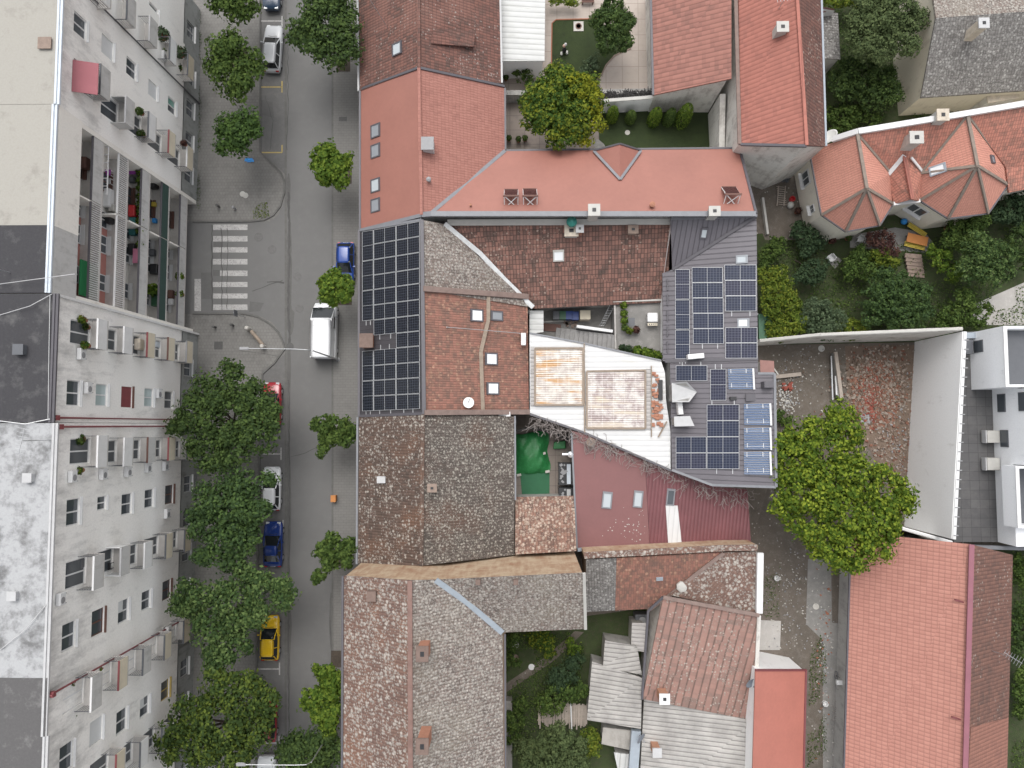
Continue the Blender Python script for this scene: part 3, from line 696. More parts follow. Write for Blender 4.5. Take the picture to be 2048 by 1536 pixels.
def roof_poly(parent, pl, pts, m, name='roof', th=.2, lift=0, label=None):
    mb = MB(); slab(mb, flat_on(pl, pts, lift), th); return make(name, mb, m, parent, label=label)
def line3(parent, q, wd, ht, m, name, lift=0):
    mb = MB()
    for a, b in zip(q, q[1:]): mb.bar(a+Vector((0,0,lift)), b+Vector((0,0,lift)), wd, ht)
    return make(name, mb, m, parent)
# ---- dark metal house behind the yard
K_M = [(1325,546,5.0),(1515,546,8.0),(1515,716,8.0)]
K_N = [(1341,438,7.6),(1513,432,8.0),(1345,540,5.3)]
h = dark = house('dark_metal_house', 'back house with dark grey ribbed metal roof and blue solar panels', (1430,700))
KP = [(1325,546),(1345,539),(1513,432),(1516,747),(1549,747),(1552,974),(1424,970),(1344,940),(1340,722),(1326,722)]
roof_poly(h, K_M, KP, M['dark_metal']); roof_part(h, [K_N], M['dark_metal'], label='triangular slope below the coral wing')
q = flat_on(K_M, KP); fp = shrink([q[0], P(1341,438,7.6), P(1513,432,8)]+q[3:], .2)
zs = [q[0].z, 7.4, 7.8]+[p.z for p in q[3:]]
mb = MB(); mb.prism(fp, 0, [z-.22 for z in zs], caps=False); make('wall', mb, M['wall_white'], h)
line3(h, [P(1345,539,5.35), P(1513,432,8.05)], .25, .08, M['flash_dark'], 'valley_flashing', .05)
line3(h, [q[3], q[4], q[5], q[6], q[7]], .2, .16, M['flash'], 'verge_flashing')
line3(h, [P(1342,437,7.65), P(1513,431,8.05)], .3, .2, M['flash'], 'parapet_flashing', .1)
line3(h, flat_on(K_M, [(1330,722),(1516,717)]), .3, .06, M['flash_dark'], 'sheet_overlap', .06)
mb = MB()
for v_ in (570, 600, 632, 662, 694): 
    a = on_plane(K_M, 1334, v_)[0]; mb.bar(a+Vector((0,-.5,.14)), a+Vector((0,.5,.14)), .07, .14)
make('snow_guard', mb, M['flash_dark'], h)
skylight(h, K_N, 1408, 466, .62, .95, 'glass_sky', 'flash_dark'); skylight(h, K_M, 1484, 519, .7, .95, 'glass_sky', 'grey_shutter'); skylight(h, K_M, 1487, 646, .75, .95, 'glass_white', 'grey_shutter')
mb = MB(); p, n_ = on_plane(K_M, 1465, 797); mb.box(p+Vector((0,0,.12)), (.5,.28,.3)); make('vent', mb, M['black'], h)
mb = MB(); p, n_ = on_plane(K_M, 1502, 795); mb.box(p+Vector((0,0,.08)), (.9,.6,.12)); make('roof_hatch', mb, M['flash_dark'], h)
mb = MB(); p, n_ = on_plane(K_M, 1532, 770); mb.box(p+Vector((0,0,.3)), (.75,.5,.9)); make('chimney', mb, M['flash_dark'], h)
for pts, zt in (([(1346,765),(1374,763),(1399,783),(1379,804),(1347,804)], 7.4), ([(1348,833),(1380,832),(1389,852),(1349,853)], 7.0)):
    q = PP(pts, zt); mb = MB()
    if len(pts) == 5: q[2].z -= .9; q[0].z -= .5; q[4].z -= .5; q[1].z -= .1; q[3].z -= .1
    mb.add(q, [list(t) for t in tess(q)]); s_ = MB(); slab(s_, q, .12); d = make('dormer', s_, M['lgrey'], h)
    w_ = MB(); w_.prism(shrink(q, .12), 4.7, [a.z-.12 for a in q]); make('dormer_wall', w_, M['grey_wall_dirty'], d)
# ---- white ribbed roof between the houses
J = [(1058,667,4.3),(1058,823,4.3),(1344,940,5.1)]
JP = [(1059,667),(1165,687),(1322,722),(1330,745),(1332,800),(1341,862),(1341,938),(1168,863),(1060,827)]
h = house('workshop', 'low building under a white ribbed roof with two stained see-through panels', (1200,780))
roof_poly(h, J, JP, M['white_ribs']); q = flat_on(J, JP); mb = MB(); mb.prism(shrink(q, .2), 0, [p.z-.2 for p in q]); make('wall', mb, M['wall_grey'], h)
a_ = [(1070,697),(1166,697),(1166,810),(1070,810)]; b_ = [(1173,743),(1290,741),(1290,857),(1173,857)]
for pts, m in ((a_, 'stained'), (b_, 'stained_pink')):
    pn = roof_poly(h, J, pts, M[m], 'rooflight_panel', .06, .17)
    line3(pn, flat_on(J, pts+pts[:1], .2), .16, .12, M['wood'], 'panel_frame')
roof_poly(h, J, [(1061,694),(1069,694),(1069,812),(1061,812)], M['fibro_light'], 'ribbed_strip', .06, .12)
roof_poly(h, J, [(1291,738),(1301,738),(1301,858),(1291,858)], M['fibro_light'], 'ribbed_strip', .06, .12)
line3(h, flat_on(J, [(1302,732),(1302,874)], .2), .08, .12, M['wood'], 'batten')
line3(h, flat_on(J, [(1168,687),(1169,865)], .12), .1, .1, M['wood'], 'batten')
line3(h, flat_on(J, [(1060,828),(1168,865),(1342,941)], .05), .18, .2, M['flash_dark'], 'gutter')
line3(h, flat_on(J, [(1059,666),(1165,686),(1322,721)], .05), .12, .16, M['flash'], 'verge')
# heap of bricks and a rusty chute at the right end
rr = random.Random(11)
mb = MB()
for k in range(46):
    u_, v_ = rr.uniform(1304,1322), rr.uniform(745,852); p = on_plane(J, u_, v_)[0]; mb.box(p+Vector((0,0,.1+rr.random()*.12)), (.34,.2,.14), rr.uniform(-.12,.12))
tag(make('brick_stack', mb, M['brick'], origin=on_plane(J,1313,800)[0]), 'loose red bricks laid along the right end of the white roof', 'bricks')
mb = MB(); q = flat_on(J, [(1320,760),(1320,800)], .2); mb.bar(q[0], q[1], .35, .2); tag(make('plank', mb, M['black'], origin=q[0]), 'dark board lying among the bricks on the white roof', 'board')
mb = MB(); q = flat_on(J, [(1316,874),(1333,843)], .15); mb.bar(q[0], q[1], .12, .1); tag(make('plank', mb, M['wood'], origin=q[0]), 'slanting weathered plank near the lower right end of white roof', 'plank')
# ---- red metal roof
I_ = [(1143,865,4.7),(1495,978,4.7),(1502,1083,4.0)]
I_ = [(1145,865,4.6),(1500,900,4.6),(1155,1097,4.0)]
h = house('red_metal_house', 'low house with dull red left half and maroon ribbed right half of roof', (1320,1020))
roof_poly(h, I_, [(1144,862),(1170,868),(1290,922),(1299,1091),(1155,1097)], M['dull_red'], label='plain dull red half')
roof_poly(h, I_, [(1290.5,922),(1345,940),(1424,972),(1495,979),(1502,1084),(1299.5,1091)], M['maroon'], label='maroon ribbed half')
q = flat_on(I_, [(1144,862),(1345,930),(1495,979),(1502,1084),(1155,1097)]); mb = MB(); mb.prism(shrink(q,.2), 0, [p.z-.22 for p in q]); make('wall', mb, M['wall_grey'], h)
roof_poly(h, I_, [(1331,1011),(1355,1011),(1363,1085),(1336,1086)], M['white_ribs'], 'clear_sheet', .05, .07)
for u_, v_, w_ in ((1214,1000,.85),(1276,998,.8),(1341,994,.7)): skylight(h, I_, u_, v_, w_, 1.45, 'glass_sky' if u_ != 1341 else 'glass', 'flash')
line3(h, flat_on(I_, [(1155,1099),(1296,1093)], .08), .3, .1, M['flash_blue'], 'gutter_flashing'); line3(h, flat_on(I_, [(1143,866),(1154,1096)], .05), .15, .12, M['flash'], 'verge_flashing')
# ---- row house with three roof coverings
F1 = [(1172,1119,6.6),(1233,1116,6.6),(1230,1221,4.3),(1172,1224,4.3)]
F2 = [(1233.5,1116,6.6),(1447,1104,6.6),(1335,1190,4.95),(1294,1218,4.3),(1230.5,1221,4.3)]
F3 = [(1339,1190,5.4),(1448,1105,6.55),(1514,1103,6.4),(1510,1227,6.0)]
h = house('row_house', 'narrow house with grey, red brown and lichen patches of tile behind the maroon roof', (1340,1160))
roof_part(h, [F1], M['lichen_grey'], label='grey lichen patch'); roof_part(h, [F2], M['rust_tile'], label='red brown tile patch'); roof_part(h, [F3], M['lichen_warm'], label='triangular lichen patch')
wall_part(h, [(1172,1119,6.5),(1448,1104,6.5),(1514,1103,6.3),(1510,1227,5.9),(1340,1192,4.9),(1294,1218,4.2),(1172,1224,4.2)], M['wall_tan'], .15)
mb = MB(); 
for a, b in (((1168,1113,6.7),(1448,1098,6.7)),((1448,1098,6.7),(1514,1097,6.6))):
    a, b = P(*a), P(*b); mb.prism([a, b, b+Vector((0,.3,0)), a+Vector((0,.3,0))], 0, 6.75)
make('fire_wall', mb, M['wall_tan'], h)
line3(h, [P(1168,1111,6.85), P(1448,1096,6.85), P(1514,1095,6.75)], .5, .14, M['lichen_warm'], 'coping')
line3(h, [P(1519,1105,6.5), P(1517,1225,6.2)], .5, .35, M['white'], 'parapet', .12)
line3(h, [P(1447,1106,6.62), P(1392,1148,5.9), P(1337,1192,5.1), P(1296,1220,4.35)], .3, .14, M['old_wood'], 'valley_ridge', .05)
skylight(h, F2, 1319, 1157, .55, .3, 'glass_sky', 'flash_blue'); 
mb = MB(); p = on_plane(F3, 1364, 1174)[0]; mb.lathe(p, [(.5,-.1),(.46,.06),(.3,.12),(.05,.14)], 7); make('mortar_patch', mb, M['offwhite'], h)
# ---- pink tiled house
G = [(1326,1196,6.3),(1518,1231,6.3),(1507,1441,3.8),(1285,1398,3.8)]
h = house('pink_tiled_house', 'house with faded pink clay tiles in vertical bands above corrugated roofs', (1400,1320))
roof_part(h, [G], M['old_pink']); wall_part(h, G, M['wall_weather'], .15)
line3(h, [P(1326,1194,6.4), P(1518,1230,6.4)], .3, .2, M['old_wood'], 'ridge', .05); line3(h, [P(1326,1194,6.4), P(1296,1222,5.6), P(1284,1398,3.85)], .18, .18, M['flash_dark'], 'verge')
line3(h, [P(1518,1231,6.35), P(1508,1441,3.85)], .3, .14, M['wall_weather'], 'verge')
chimney_on(h, G, 1322, 1384, .7, .7, 1.5, 'brick_pale', 'white')
# ---- sheds
H1 = [(1288,1398,3.0),(1507,1442,4.1),(1498,1640,4.1),(1276,1640,3.0)]
h = house('corrugated_house', 'low outbuilding under wide pale corrugated roof below pink tiles', (1390,1490)); roof_part(h, [H1], M['fibro_h'])
wall_part(h, H1, M['wall_weather'], .15); chimney_on(h, H1, 1308, 1490, .6, .6, 1.4, 'brick_pale', 'lgrey', False)
line3(h, [P(1508,1440,3.75), P(1500,1640,2.95)], .35, .14, M['wall_weather'], 'verge')
def shed(name, label, pl, m, wm='wall_grey', th=.12):
    o = thing(name, label, 'shed', P(sum(p[0] for p in pl)/len(pl), sum(p[1] for p in pl)/len(pl), 0)); roof_part(o, [pl], M[m], th=th); wall_part(o, pl, M[wm], .15); return o
shed('shed', 'grey corrugated shed beside the tall dark gap of pink tiled house', [(1184,1323,2.7),(1284,1356,3.5),(1282,1458,3.5),(1174,1440,2.7)], 'fibro_h')
shed('shed', 'smaller grey corrugated shed above the larger corrugated one', [(1210,1281,3.0),(1274,1292,3.2),(1284,1350,3.2),(1206,1334,3.0)], 'fibro_h')
shed('shed', 'pale flat roofed shed with two slabs by garden passage', [(1264,1246,2.8),(1292,1246,2.9),(1290,1304,2.9),(1262,1300,2.8)], 'fibro_light')
shed('shed', 'flat concrete roofed shed under blue dish in the bottom garden', [(1206,1455,2.3),(1272,1462,2.3),(1268,1502,2.3),(1203,1488,2.3)], 'concrete_roof')
shed('shed', 'low white shed with slanted roof at the bottom edge of photo', [(1228,1505,2.2),(1268,1510,2.2),(1266,1560,2.0),(1240,1560,2.0)], 'white_shed')
P_ = [(999,-60,3.7),(1091,-60,3.3),(1089,122,3.3),(997,122,3.7)]
h = shed('carport', 'white ribbed metal carport roof beside the top garden', P_, 'white_shed_h', 'wall_white')
# ---- red roof terrace of three at the top right
O1 = [(1300,-60,3.9),(1463,-60,7.0),(1463,157,7.0),(1307,190,3.9)]
h = house('red_tiled_house', 'red tiled house with dark eave beside slabbed courtyard, left of the long red roof', (1380,80)); roof_part(h, [O1], M['red_rows']); wall_part(h, O1, M['wall_weather'], .2)
line3(h, [P(1300,-60,3.9), P(1306,190,3.9)], .2, .16, M['flash_dark'], 'gutter')
O2 = [(1476,-60,7.0),(1590,-60,10.6),(1613,291,10.6),(1482,288,7.0)]; O3 = [(1590,-60,10.6),(1640,-60,7.6),(1651,292,7.6),(1613,291,10.6)]
h = house('long_red_house', 'long house with bright red tile slope and dark brown far slope', (1540,140)); roof_part(h, [O2], M['red_bright']); roof_part(h, [O3], M['dark_brown_rows'], label='dark brown far slope')
wall_part(h, [(1470,-60,7.0),(1590,-60,10.6),(1640,-60,7.6),(1651,292,7.6),(1613,291,10.6),(1478,288,7.0)], M['wall_weather'], .02)
line3(h, [P(1470,-60,7.05), P(1479,288,7.05)], .3, .14, M['old_wood'], 'gutter'); line3(h, [P(1652,292,7.6), P(1641,-60,7.6)], .16, .14, M['flash_blue'], 'gutter')
line3(h, [P(1482,289,7.05), P(1613,292,10.65)], .22, .16, M['flash_dark'], 'verge'); ridge_cap(h, [(1590,-60,10.6),(1613,291,10.6)], M['red_bright'])
chimney_on(h, O2, 1556, 68, .8, .7, 1.0, 'offwhite', 'offwhite')
mb = MB(); q = PP([(1632,20,4.5),(1676,26,4.0),(1681,118,4.0),(1641,116,4.5)]); slab(mb, q, .15); hh = thing('shed', 'lichen grey lean-to shed behind the long red house', 'shed', P(1660,70,0)); make('roof', mb, M['lichen_grey'], hh); mb = MB(); mb.prism(shrink(q, .1), 0, [p.z-.15 for p in q]); make('wall', mb, M['wall_grey'], hh)
mb = MB(); q = PP([(1600,26,6.0),(1636,12,6.3),(1670,18,5.0),(1634,28,5.4)]); slab(mb, q, .1); hh = thing('canopy', 'small red canopy with white edge above the lean-to shed', 'canopy', P(1640,20,0)); make('roof', mb, M['dull_red'], hh)
mb = MB(); mb.prism(shrink(q, .1), 0, [p.z-.1 for p in q]); make('wall', mb, M['white'], hh)
# ---- grey tile house in the top right corner
N1 = [(1868,38,4.2),(2220,10,4.2)]
NW = [(1842,195,4.0),(1880,60,7.0),(2260,-10,7.0),(2280,150,4.0)]
NW = [(1842,195,4.0),(1872,36,7.2),(2260,8,7.2),(2280,165,4.0)]; NN = [(1872,36,7.2),(1850,-120,4.0),(2260,-140,4.0),(2260,8,7.2)]
h = house('grey_tiled_house', 'grey lichen tiled house with tan gable wall in the top right corner', (1950,110)); roof_part(h, [NW], M['lichen_grey']); roof_part(h, [NN], M['lichen_pale'], label='paler far slope')
wall_part(h, [(1842,195,4.0),(1872,36,7.2),(1850,-120,4.0),(2260,-140,4.0),(2260,8,7.2),(2280,165,4.0)], M['wall_cream'], .1)
chimney_on(h, NW, 1938, 72, .7, .7, 1.9, 'rusty', 'lgrey')
mb = MB(); 
for u_, v_, z_ in ((1832,76,4.0),(1802,122,2.2),(1826,128,3.4)): 
    pass
q = PP([(1972,176,3.3),(2032,160,3.3),(2040,196,3.0),(1976,206,3.0)]); mb = MB(); slab(mb, q, .12); hh = thing('shed', 'low shed with cream panel roof between grey house and villa', 'shed', P(2005,185,0)); make('roof', mb, M['rusty'], hh); mb = MB(); mb.prism(shrink(q,.1), 0, [p.z-.13 for p in q]); make('wall', mb, M['wall_weather'], hh)
# ---- villa with faceted bays
VE, VR = 4.6, 8.6
h = villa = house('villa', 'cream villa with two faceted bays under orange hipped roofs', (1800,360))
w1 = dict(NW=(1619,302,VE), RN=(1714,268,VR), AP=(1733,377,VR), SW=(1643,430,VE), S1=(1691,463,VE), S2=(1759,451,VE), S3=(1786,408,VE), S4=(1781,347,VE+1.2))
e1 = dict(RN=(1934,231,VR+.3), AP=(1954,332,VR+.3), W=(1842,346,VE+1.2), SW=(1839,401,VE), S1=(1896,437,VE), S2=(1976,427,VE), S3=(2016,370,VE), S4=(2010,332,VE+.8))
roof_part(h, [[w1['NW'],w1['RN'],w1['AP'],w1['SW']],[w1['SW'],w1['AP'],w1['S1']],[w1['S1'],w1['AP'],w1['S2']],[w1['S2'],w1['AP'],w1['S3']],[w1['RN'],w1['S4'],w1['S3'],w1['AP']]], M['villa'], label='hipped roof of the left bay')
roof_part(h, [[e1['RN'],e1['AP'],e1['W']],[e1['W'],e1['AP'],e1['SW']],[e1['SW'],e1['AP'],e1['S1']],[e1['S1'],e1['AP'],e1['S2']],[e1['S2'],e1['AP'],e1['S3']],[e1['AP'],e1['RN'],e1['S4'],e1['S3']]], M['villa'], label='hipped roof of the right bay')
MG = [(1715,267,VR),(1933,230,VR+.3),(1842,346,VE+1.2),(1781,347,VE+1.2)]
roof_part(h, [MG], M['villa_old'], label='mossy roof between the bays')
roof_part(h, [[(1808,312,7.0),(1824,398,6.0),(1787,408,4.8),(1777,348,5.8)],[(1808,312,7.0),(1845,344,5.8),(1840,402,4.8),(1824,398,6.0)]], M['villa_old'], 'porch_roof')
roof_part(h, [[(1935,230,VR+.3),(2260,175,VR+.3),(2280,330,VE),(2018,385,VE),(2012,334,VE+1)]], M['villa_old'], label='mossy roof running out of frame')
ov = [(1619,302,VE),(1714,268,VR-.2),(1934,231,VR),(2260,175,VR),(2280,330,VE),(2018,385,VE),(2016,372,VE),(1976,427,VE),(1896,437,VE),(1842,404,VE),(1786,409,VE),(1759,451,VE),(1691,463,VE),(1643,430,VE)]
wall_part(h, ov, M['wall_cream2'], .3, .25)
for key, rp in ((w1, ('SW','S1','S2','S3')), (e1, ('SW','S1','S2','S3','W'))):
    mb = MB(); mb.bar(P(*key['RN'])+Vector((0,0,.06)), P(*key['AP'])+Vector((0,0,.06)), .26, .14)
    for k in rp: mb.bar(P(*key[k])+Vector((0,0,.06)), P(*key['AP'])+Vector((0,0,.06)), .24, .12)
    mb.bar(P(*key['RN'])+Vector((0,0,.06)), P(*key['S4'])+Vector((0,0,.06)), .2, .1)
    if 'W' in key: mb.bar(P(*key['RN'])+Vector((0,0,.06)), P(*key['W'])+Vector((0,0,.06)), .2, .1)
    make('hip_ridge', mb, M['hip_grey'], h)
line3(h, [P(1808,312,7.05), P(1824,398,6.05)], .3, .14, M['red_bright'], 'porch_ridge', .06)
line3(h, [P(1808,311,7.1), P(1792,330,6.4), P(1776,349,5.85)], .35, .1, M['white'], 'mortar_flashing', .06); line3(h, [P(1822,316,6.9), P(1843,342,5.9)], .2, .1, M['white'], 'mortar_flashing', .06)
line3(h, [P(1664,280,6.8), P(1715,264,VR), P(1934,228,VR+.3), P(2260,172,VR+.3)], .45, .3, M['white'], 'parapet', .1)
line3(h, [P(1619,302,VE), P(1643,430,VE), P(1691,463,VE), P(1759,451,VE), P(1786,408,VE)], .16, .12, M['flash_dark'], 'gutter'); line3(h, [P(1839,401,VE), P(1896,437,VE), P(1976,427,VE), P(2016,370,VE)], .16, .12, M['flash_dark'], 'gutter')
line3(h, [P(1786,408,VE+.2), P(1839,402,VE+.2)], .3, .3, M['white'], 'fascia')
EP = [e1['RN'], e1['AP'], e1['W']]
skylight(h, EP, 1876, 339, .8, 1.3, 'glass_white', 'flash_blue'); skylight(h, [e1['AP'], e1['RN'], e1['S4']], 1984, 319, .7, .7, 'grey_shutter', 'flash_dark')
chimney_on(h, MG, 1815, 288, .95, .85, 1.3, 'old_pot2', 'offwhite'); chimney_on(h, [(1933,230,VR),(1715,267,VR),(1820,330,7.5)], 1872, 240, .8, .8, .9, 'offwhite', 'rusty')
# ---- big red roof and its brown far slope
QA = [(1702,1060,3.4),(1948,1092,8.9),(1930,1720,8.9),(1683,1720,3.4)]
QA = [(1704,1064,3.4),(1944,1089,8.9),(1926,1720,8.9),(1684,1720,3.4)]
QB = [(1944,1089,8.9),(2026,1110,4.4),(2010,1720,4.4),(1926,1720,8.9)]
h = house('barn_house', 'long house with patterned coral red roof and brown tiled far slope', (1830,1300))
roof_part(h, [QA], M['pattern_red'], label='patterned coral red slope'); roof_part(h, [QB], M['brown_q'], label='weathered brown far slope')
wall_part(h, [(1704,1064,3.4),(1944,1089,8.9),(2026,1110,4.4),(2010,1720,4.4),(1926,1720,8.9),(1684,1720,3.4)], M['wall_grey'], .55, .2)
line3(h, [P(1943,1089,9), P(1925,1720,9)], .4, .1, M['mauve'], 'ridge', .02)
line3(h, [P(1702,1062,3.35), P(1682,1720,3.35)], .14, .14, M['flash_dark'], 'gutter')
roof_poly(h, QB, [(1941,1455),(2016,1435),(2008,1720),(1926,1720)], M['rust_plain'], 'newer_tiles', .05, .05)
for u_, v_ in ((1918,1201),(1912,1435)):
    p, n_ = on_plane(QA, u_, v_); mb = MB(); mb.bar(p+Vector((-.4,.1,.12)), p+Vector((.35,-.12,.14)), .12, .14); make('snow_hook', mb, M['maroon_p'], h)
# ---- plain red roof with white gable
S1 = [(1511,1341,6.6),(1612,1341,3.4),(1603,1720,3.4),(1500,1720,6.6)]
h = house('plain_red_house', 'narrow house with plain red metal roof and white gable wall', (1560,1430)); roof_part(h, [S1], M['coral_smooth2']); wall_part(h, [(1511,1337,6.6),(1612,1337,3.4),(1603,1720,3.4),(1500,1720,6.6)], M['wall_white'], .2)
line3(h, [P(1511,1340,6.65), P(1612,1340,3.45), P(1603,1720,3.45)], .14, .14, M['maroon_p'], 'verge'); 
# ---- modern white block at the right edge
h = modern = thing('modern_block', 'modern white apartment block with dark roof terrace at right edge', 'apartment block', P(2040,860,0))
mb = MB(); q = PP([(1923,664,3.6),(2000,660,3.6),(2100,660,3.6),(2100,1084,3.6),(1908,1084,3.6)]); mb.prism(q, 0, 3.6); make('terrace', mb, M['terrace_dark'], h)
X = lambda u, z: P(u, 860, z).x
Y = lambda v, z: P(1980, v, z).y
xb = X(1987, 3.6)
mb = MB(); mb.bbox(xb, Y(930,7), 3.6, xb+9, Y(776,8), 10.5); mb.bbox(xb, Y(776,8)+.001, 3.6, xb+9, Y(652,8)-.001, 6.79); mb.bbox(xb, Y(1084,3.6), 3.6, xb+9, Y(930,7)-.001, 5.89); make('wall', mb, M['wall_white2'], h)
def bayb(v0, v1, x0, z0, z1, zf):
    y0, y1 = Y(v1, z1), Y(v0, z1)
    mb = MB(); mb.bbox(x0, y0, z0, xb-.003, y1, zf); mb.bbox(x0, y0, zf+.001, x0+.22, y1, z1); mb.bbox(x0+.221, y0, zf+.001, xb+3, y0+.2, z1); mb.bbox(x0+.221, y1-.2, zf+.001, xb+3, y1, z1)
    b = make('balcony', mb, M['wall_white2'], h); mb = MB(); mb.bbox(x0+.225, y0+.205, zf+.002, xb+3, y1-.205, zf+.03); make('balcony_floor', mb, M['dgrey'], b)
    mb = MB(); mb.bar((x0+.1,y0,z1+.05), (x0+.1,y1,z1+.05), .3, .06); make('coping', mb, M['white'], b); return b
x1_ = X(1946, 3.6)
bayb(652, 774, x1_, 3.6, 8.0, 6.8); bayb(932, 1056, xb-.7, 5.5, 7.2, 5.9)
mb = MB(); y0, y1 = Y(705, 4.7), Y(681, 4.7); mb.bbox(x1_-.05, y0, 4.2, x1_-.001, y1, 5.4); f = make('window', mb, M['dgrey'], h); mb = MB(); mb.bbox(x1_-.08, y0+.08, 4.28, x1_-.051, y1-.08, 5.32); make('pane', mb, M['glass'], f)
mb = MB(); mb.bbox(x1_-.9, y0-.1, 3.61, x1_-.3, y1+.1, 4.5); make('planter', mb, M['dgrey'], h)
for v0, v1, z0, z1 in ((788,824,4.3,5.3),(860,894,4.5,5.5),(784,822,6.9,8.3)):
    mb = MB(); y0, y1 = Y(v1, (z0+z1)/2), Y(v0, (z0+z1)/2); mb.bbox(xb-.06, y0, z0, xb-.001, y1, z1); f = make('window', mb, M['dgrey'], h)
    mb = MB(); mb.bbox(xb-.09, y0+.08, z0+.08, xb-.061, y1-.08, z1-.08); make('pane', mb, M['glass'], f)
line3(h, [P(1930,1093,3.8), P(2100,1098,3.8)], .3, .5, M['flash'], 'parapet'); line3(h, [P(1925,672,4.2), P(1972,670,4.2)], .5, .5, M['flash_blue'], 'parapet')
# ---- free walls
def wall_thing(label, pts, zt, th, m, zb=0, cope=None, name='boundary_wall'):
    q = [P(u, v, z) for (u, v), z in zip(pts, zt)]
    t = thing(name, label, 'wall', (q[0].x, q[0].y, 0)); mb = MB(); cb = MB()
    for a, b in zip(q, q[1:]):
        d = (b-a); d.z = 0; n = Vector((-d.y, d.x, 0)).normalized()*th
        mb.prism([a, b, b+n, a+n], zb, [a.z, b.z, b.z, a.z])
        if cope: cb.bar(a+n/2+Vector((0,0,.05)), b+n/2+Vector((0,0,.05)), th+.1, .1)
    make('wall', mb, m, t)
    if cope: make('coping', cb, cope, t)
    return t
fw = wall_thing('tall white fire wall along the right side of the rubble lot', [(1903,1078),(1925,663)], [7.2,7.2], -.35, M['wall_white'], cope=M['white'])
mb = MB()
for k in range(22):
    a = P(1925-k*1.03, 680+k*18.6, 7.25); mb.box(a+Vector((.3,0,.05)), (.35,.08,.14))
make('bracket', mb, M['grey'], fw)
wall_thing('white wall closing the rubble lot towards the gardens', [(1925,661),(1640,673),(1520,685)], [7.2,5.2,3.0], -.3, M['wall_weather'], cope=M['offwhite'])
wall_thing('low white wall between rubble lot and patterned red roof', [(1790,1049),(1905,1082)], [4.4,5.0], -.3, M['wall_white'], cope=M['white'])
wall_thing('white garden wall behind the clipped thuja bushes', [(1196,205),(1290,198),(1420,184)], [2.3,2.6,3.4], .2, M['wall_white'], cope=M['offwhite'])
wall_thing('weathered grey wall closing the thuja lawn on its right', [(1438,300),(1440,188)], [3.0,4.2], -.5, M['wall_weather'])
wall_thing('stone wall with dark coping dividing upper and lower gardens', [(1010,190),(1215,188),(1310,186),(1390,178)], [1.6,1.7,1.8,2.4], .45, M['grey_wall_dirty'])
# ================================================================ apartment slab along the left side
FLR = [3.3, 6.55, 9.8, 13.05, 16.3]      # storey floors
ZR = 20.4
def fx(u, v, z): return P(u, v, z).x
def fy(v, z, X):
    """world y whose image row is v on the facade plane x=X at height z"""
    lo, hi = -90.0, 90.0
    for _ in range(40):
        mid = (lo+hi)/2
        q = CAM2W.transposed() @ (Vector((X, mid, z))-Vector((0, 0, CH)))
        vv = 768+FOC*q.y/q.z
        if vv > v: lo = mid
        else: hi = mid
    return (lo+hi)/2
M['apt_ground'] = plaster('grey_green_plinth', (.29,.30,.29), (.13,.13,.125), .5)
M['roof_cream'] = plaster('cream_roof_felt', (.345,.33,.295), (.225,.21,.185), .35, .5, streak=False)
M['roof_dark'] = plaster('dark_roof_felt', (.042,.041,.045), (.12,.118,.117), .4, .6, streak=False)
M['roof_white'] = plaster('white_roof_paint', (.385,.39,.395), (.15,.15,.15), .62, .55, streak=False)
M['roof_grey'] = plaster('grey_roof_felt', (.095,.092,.092), (.22,.215,.21), .35, .6, streak=False)
M['blind'] = plain('white_blind', (.62,.63,.63), .6, .05, 3)
M['brown_frame'] = plain('brown_window_wood', (.13,.065,.05), .7, .2, 3)
M['cream_panel'] = plain('cream_panel', (.60,.54,.42), .75, .1, 2)
M['white_panel'] = plain('white_panel', (.68,.68,.67), .75, .1, 2)
M['grey_panel'] = plaster('grey_panel', (.52,.515,.50), (.32,.315,.30), .5)
M['bal_floor'] = plain('balcony_floor', (.50,.48,.455), .9, .15, 2)
M['rust_red'] = plain('rust_red_paint', (.22,.06,.065), .6, .15, 2)
M['yellow_frame'] = plain('ochre_frame', (.48,.36,.12), .7, .15, 2)
M['gutter_blue'] = plain('pale_blue_gutter', (.55,.60,.65), .5, .1, 2)
M['green_glass'] = glass_mat('green_glass', (.12,.30,.24), .2)
M['dark_green'] = plain('dark_green_panel', (.03,.065,.055), .6, .15, 2)
def cut_wall(X, y0, y1, z0, z1, holes, depth=.24):
    """vertical wall in the plane x=X facing +x with rectangular openings and their reveals"""
    ys = sorted({y0, y1, *[h[i] for h in holes for i in (0, 1)]}); zs = sorted({z0, z1, *[h[i] for h in holes for i in (2, 3)]})
    mb = MB()
    for a, b in zip(ys, ys[1:]):
        run = None
        for c, d in zip(zs, zs[1:]):
            ym, zm = (a+b)/2, (c+d)/2
            inside = any(h[0] < ym < h[1] and h[2] < zm < h[3] for h in holes)
            if not inside: mb.quad((X,a,c), (X,b,c), (X,b,d), (X,a,d))
    for a, b, c, d in holes:
        D = X-depth
        mb.quad((X,a,c),(D,a,c),(D,b,c),(X,b,c)); mb.quad((X,b,d),(D,b,d),(D,a,d),(X,a,d))
        mb.quad((X,a,d),(D,a,d),(D,a,c),(X,a,c)); mb.quad((X,b,c),(D,b,c),(D,b,d),(X,b,d))
    return mb
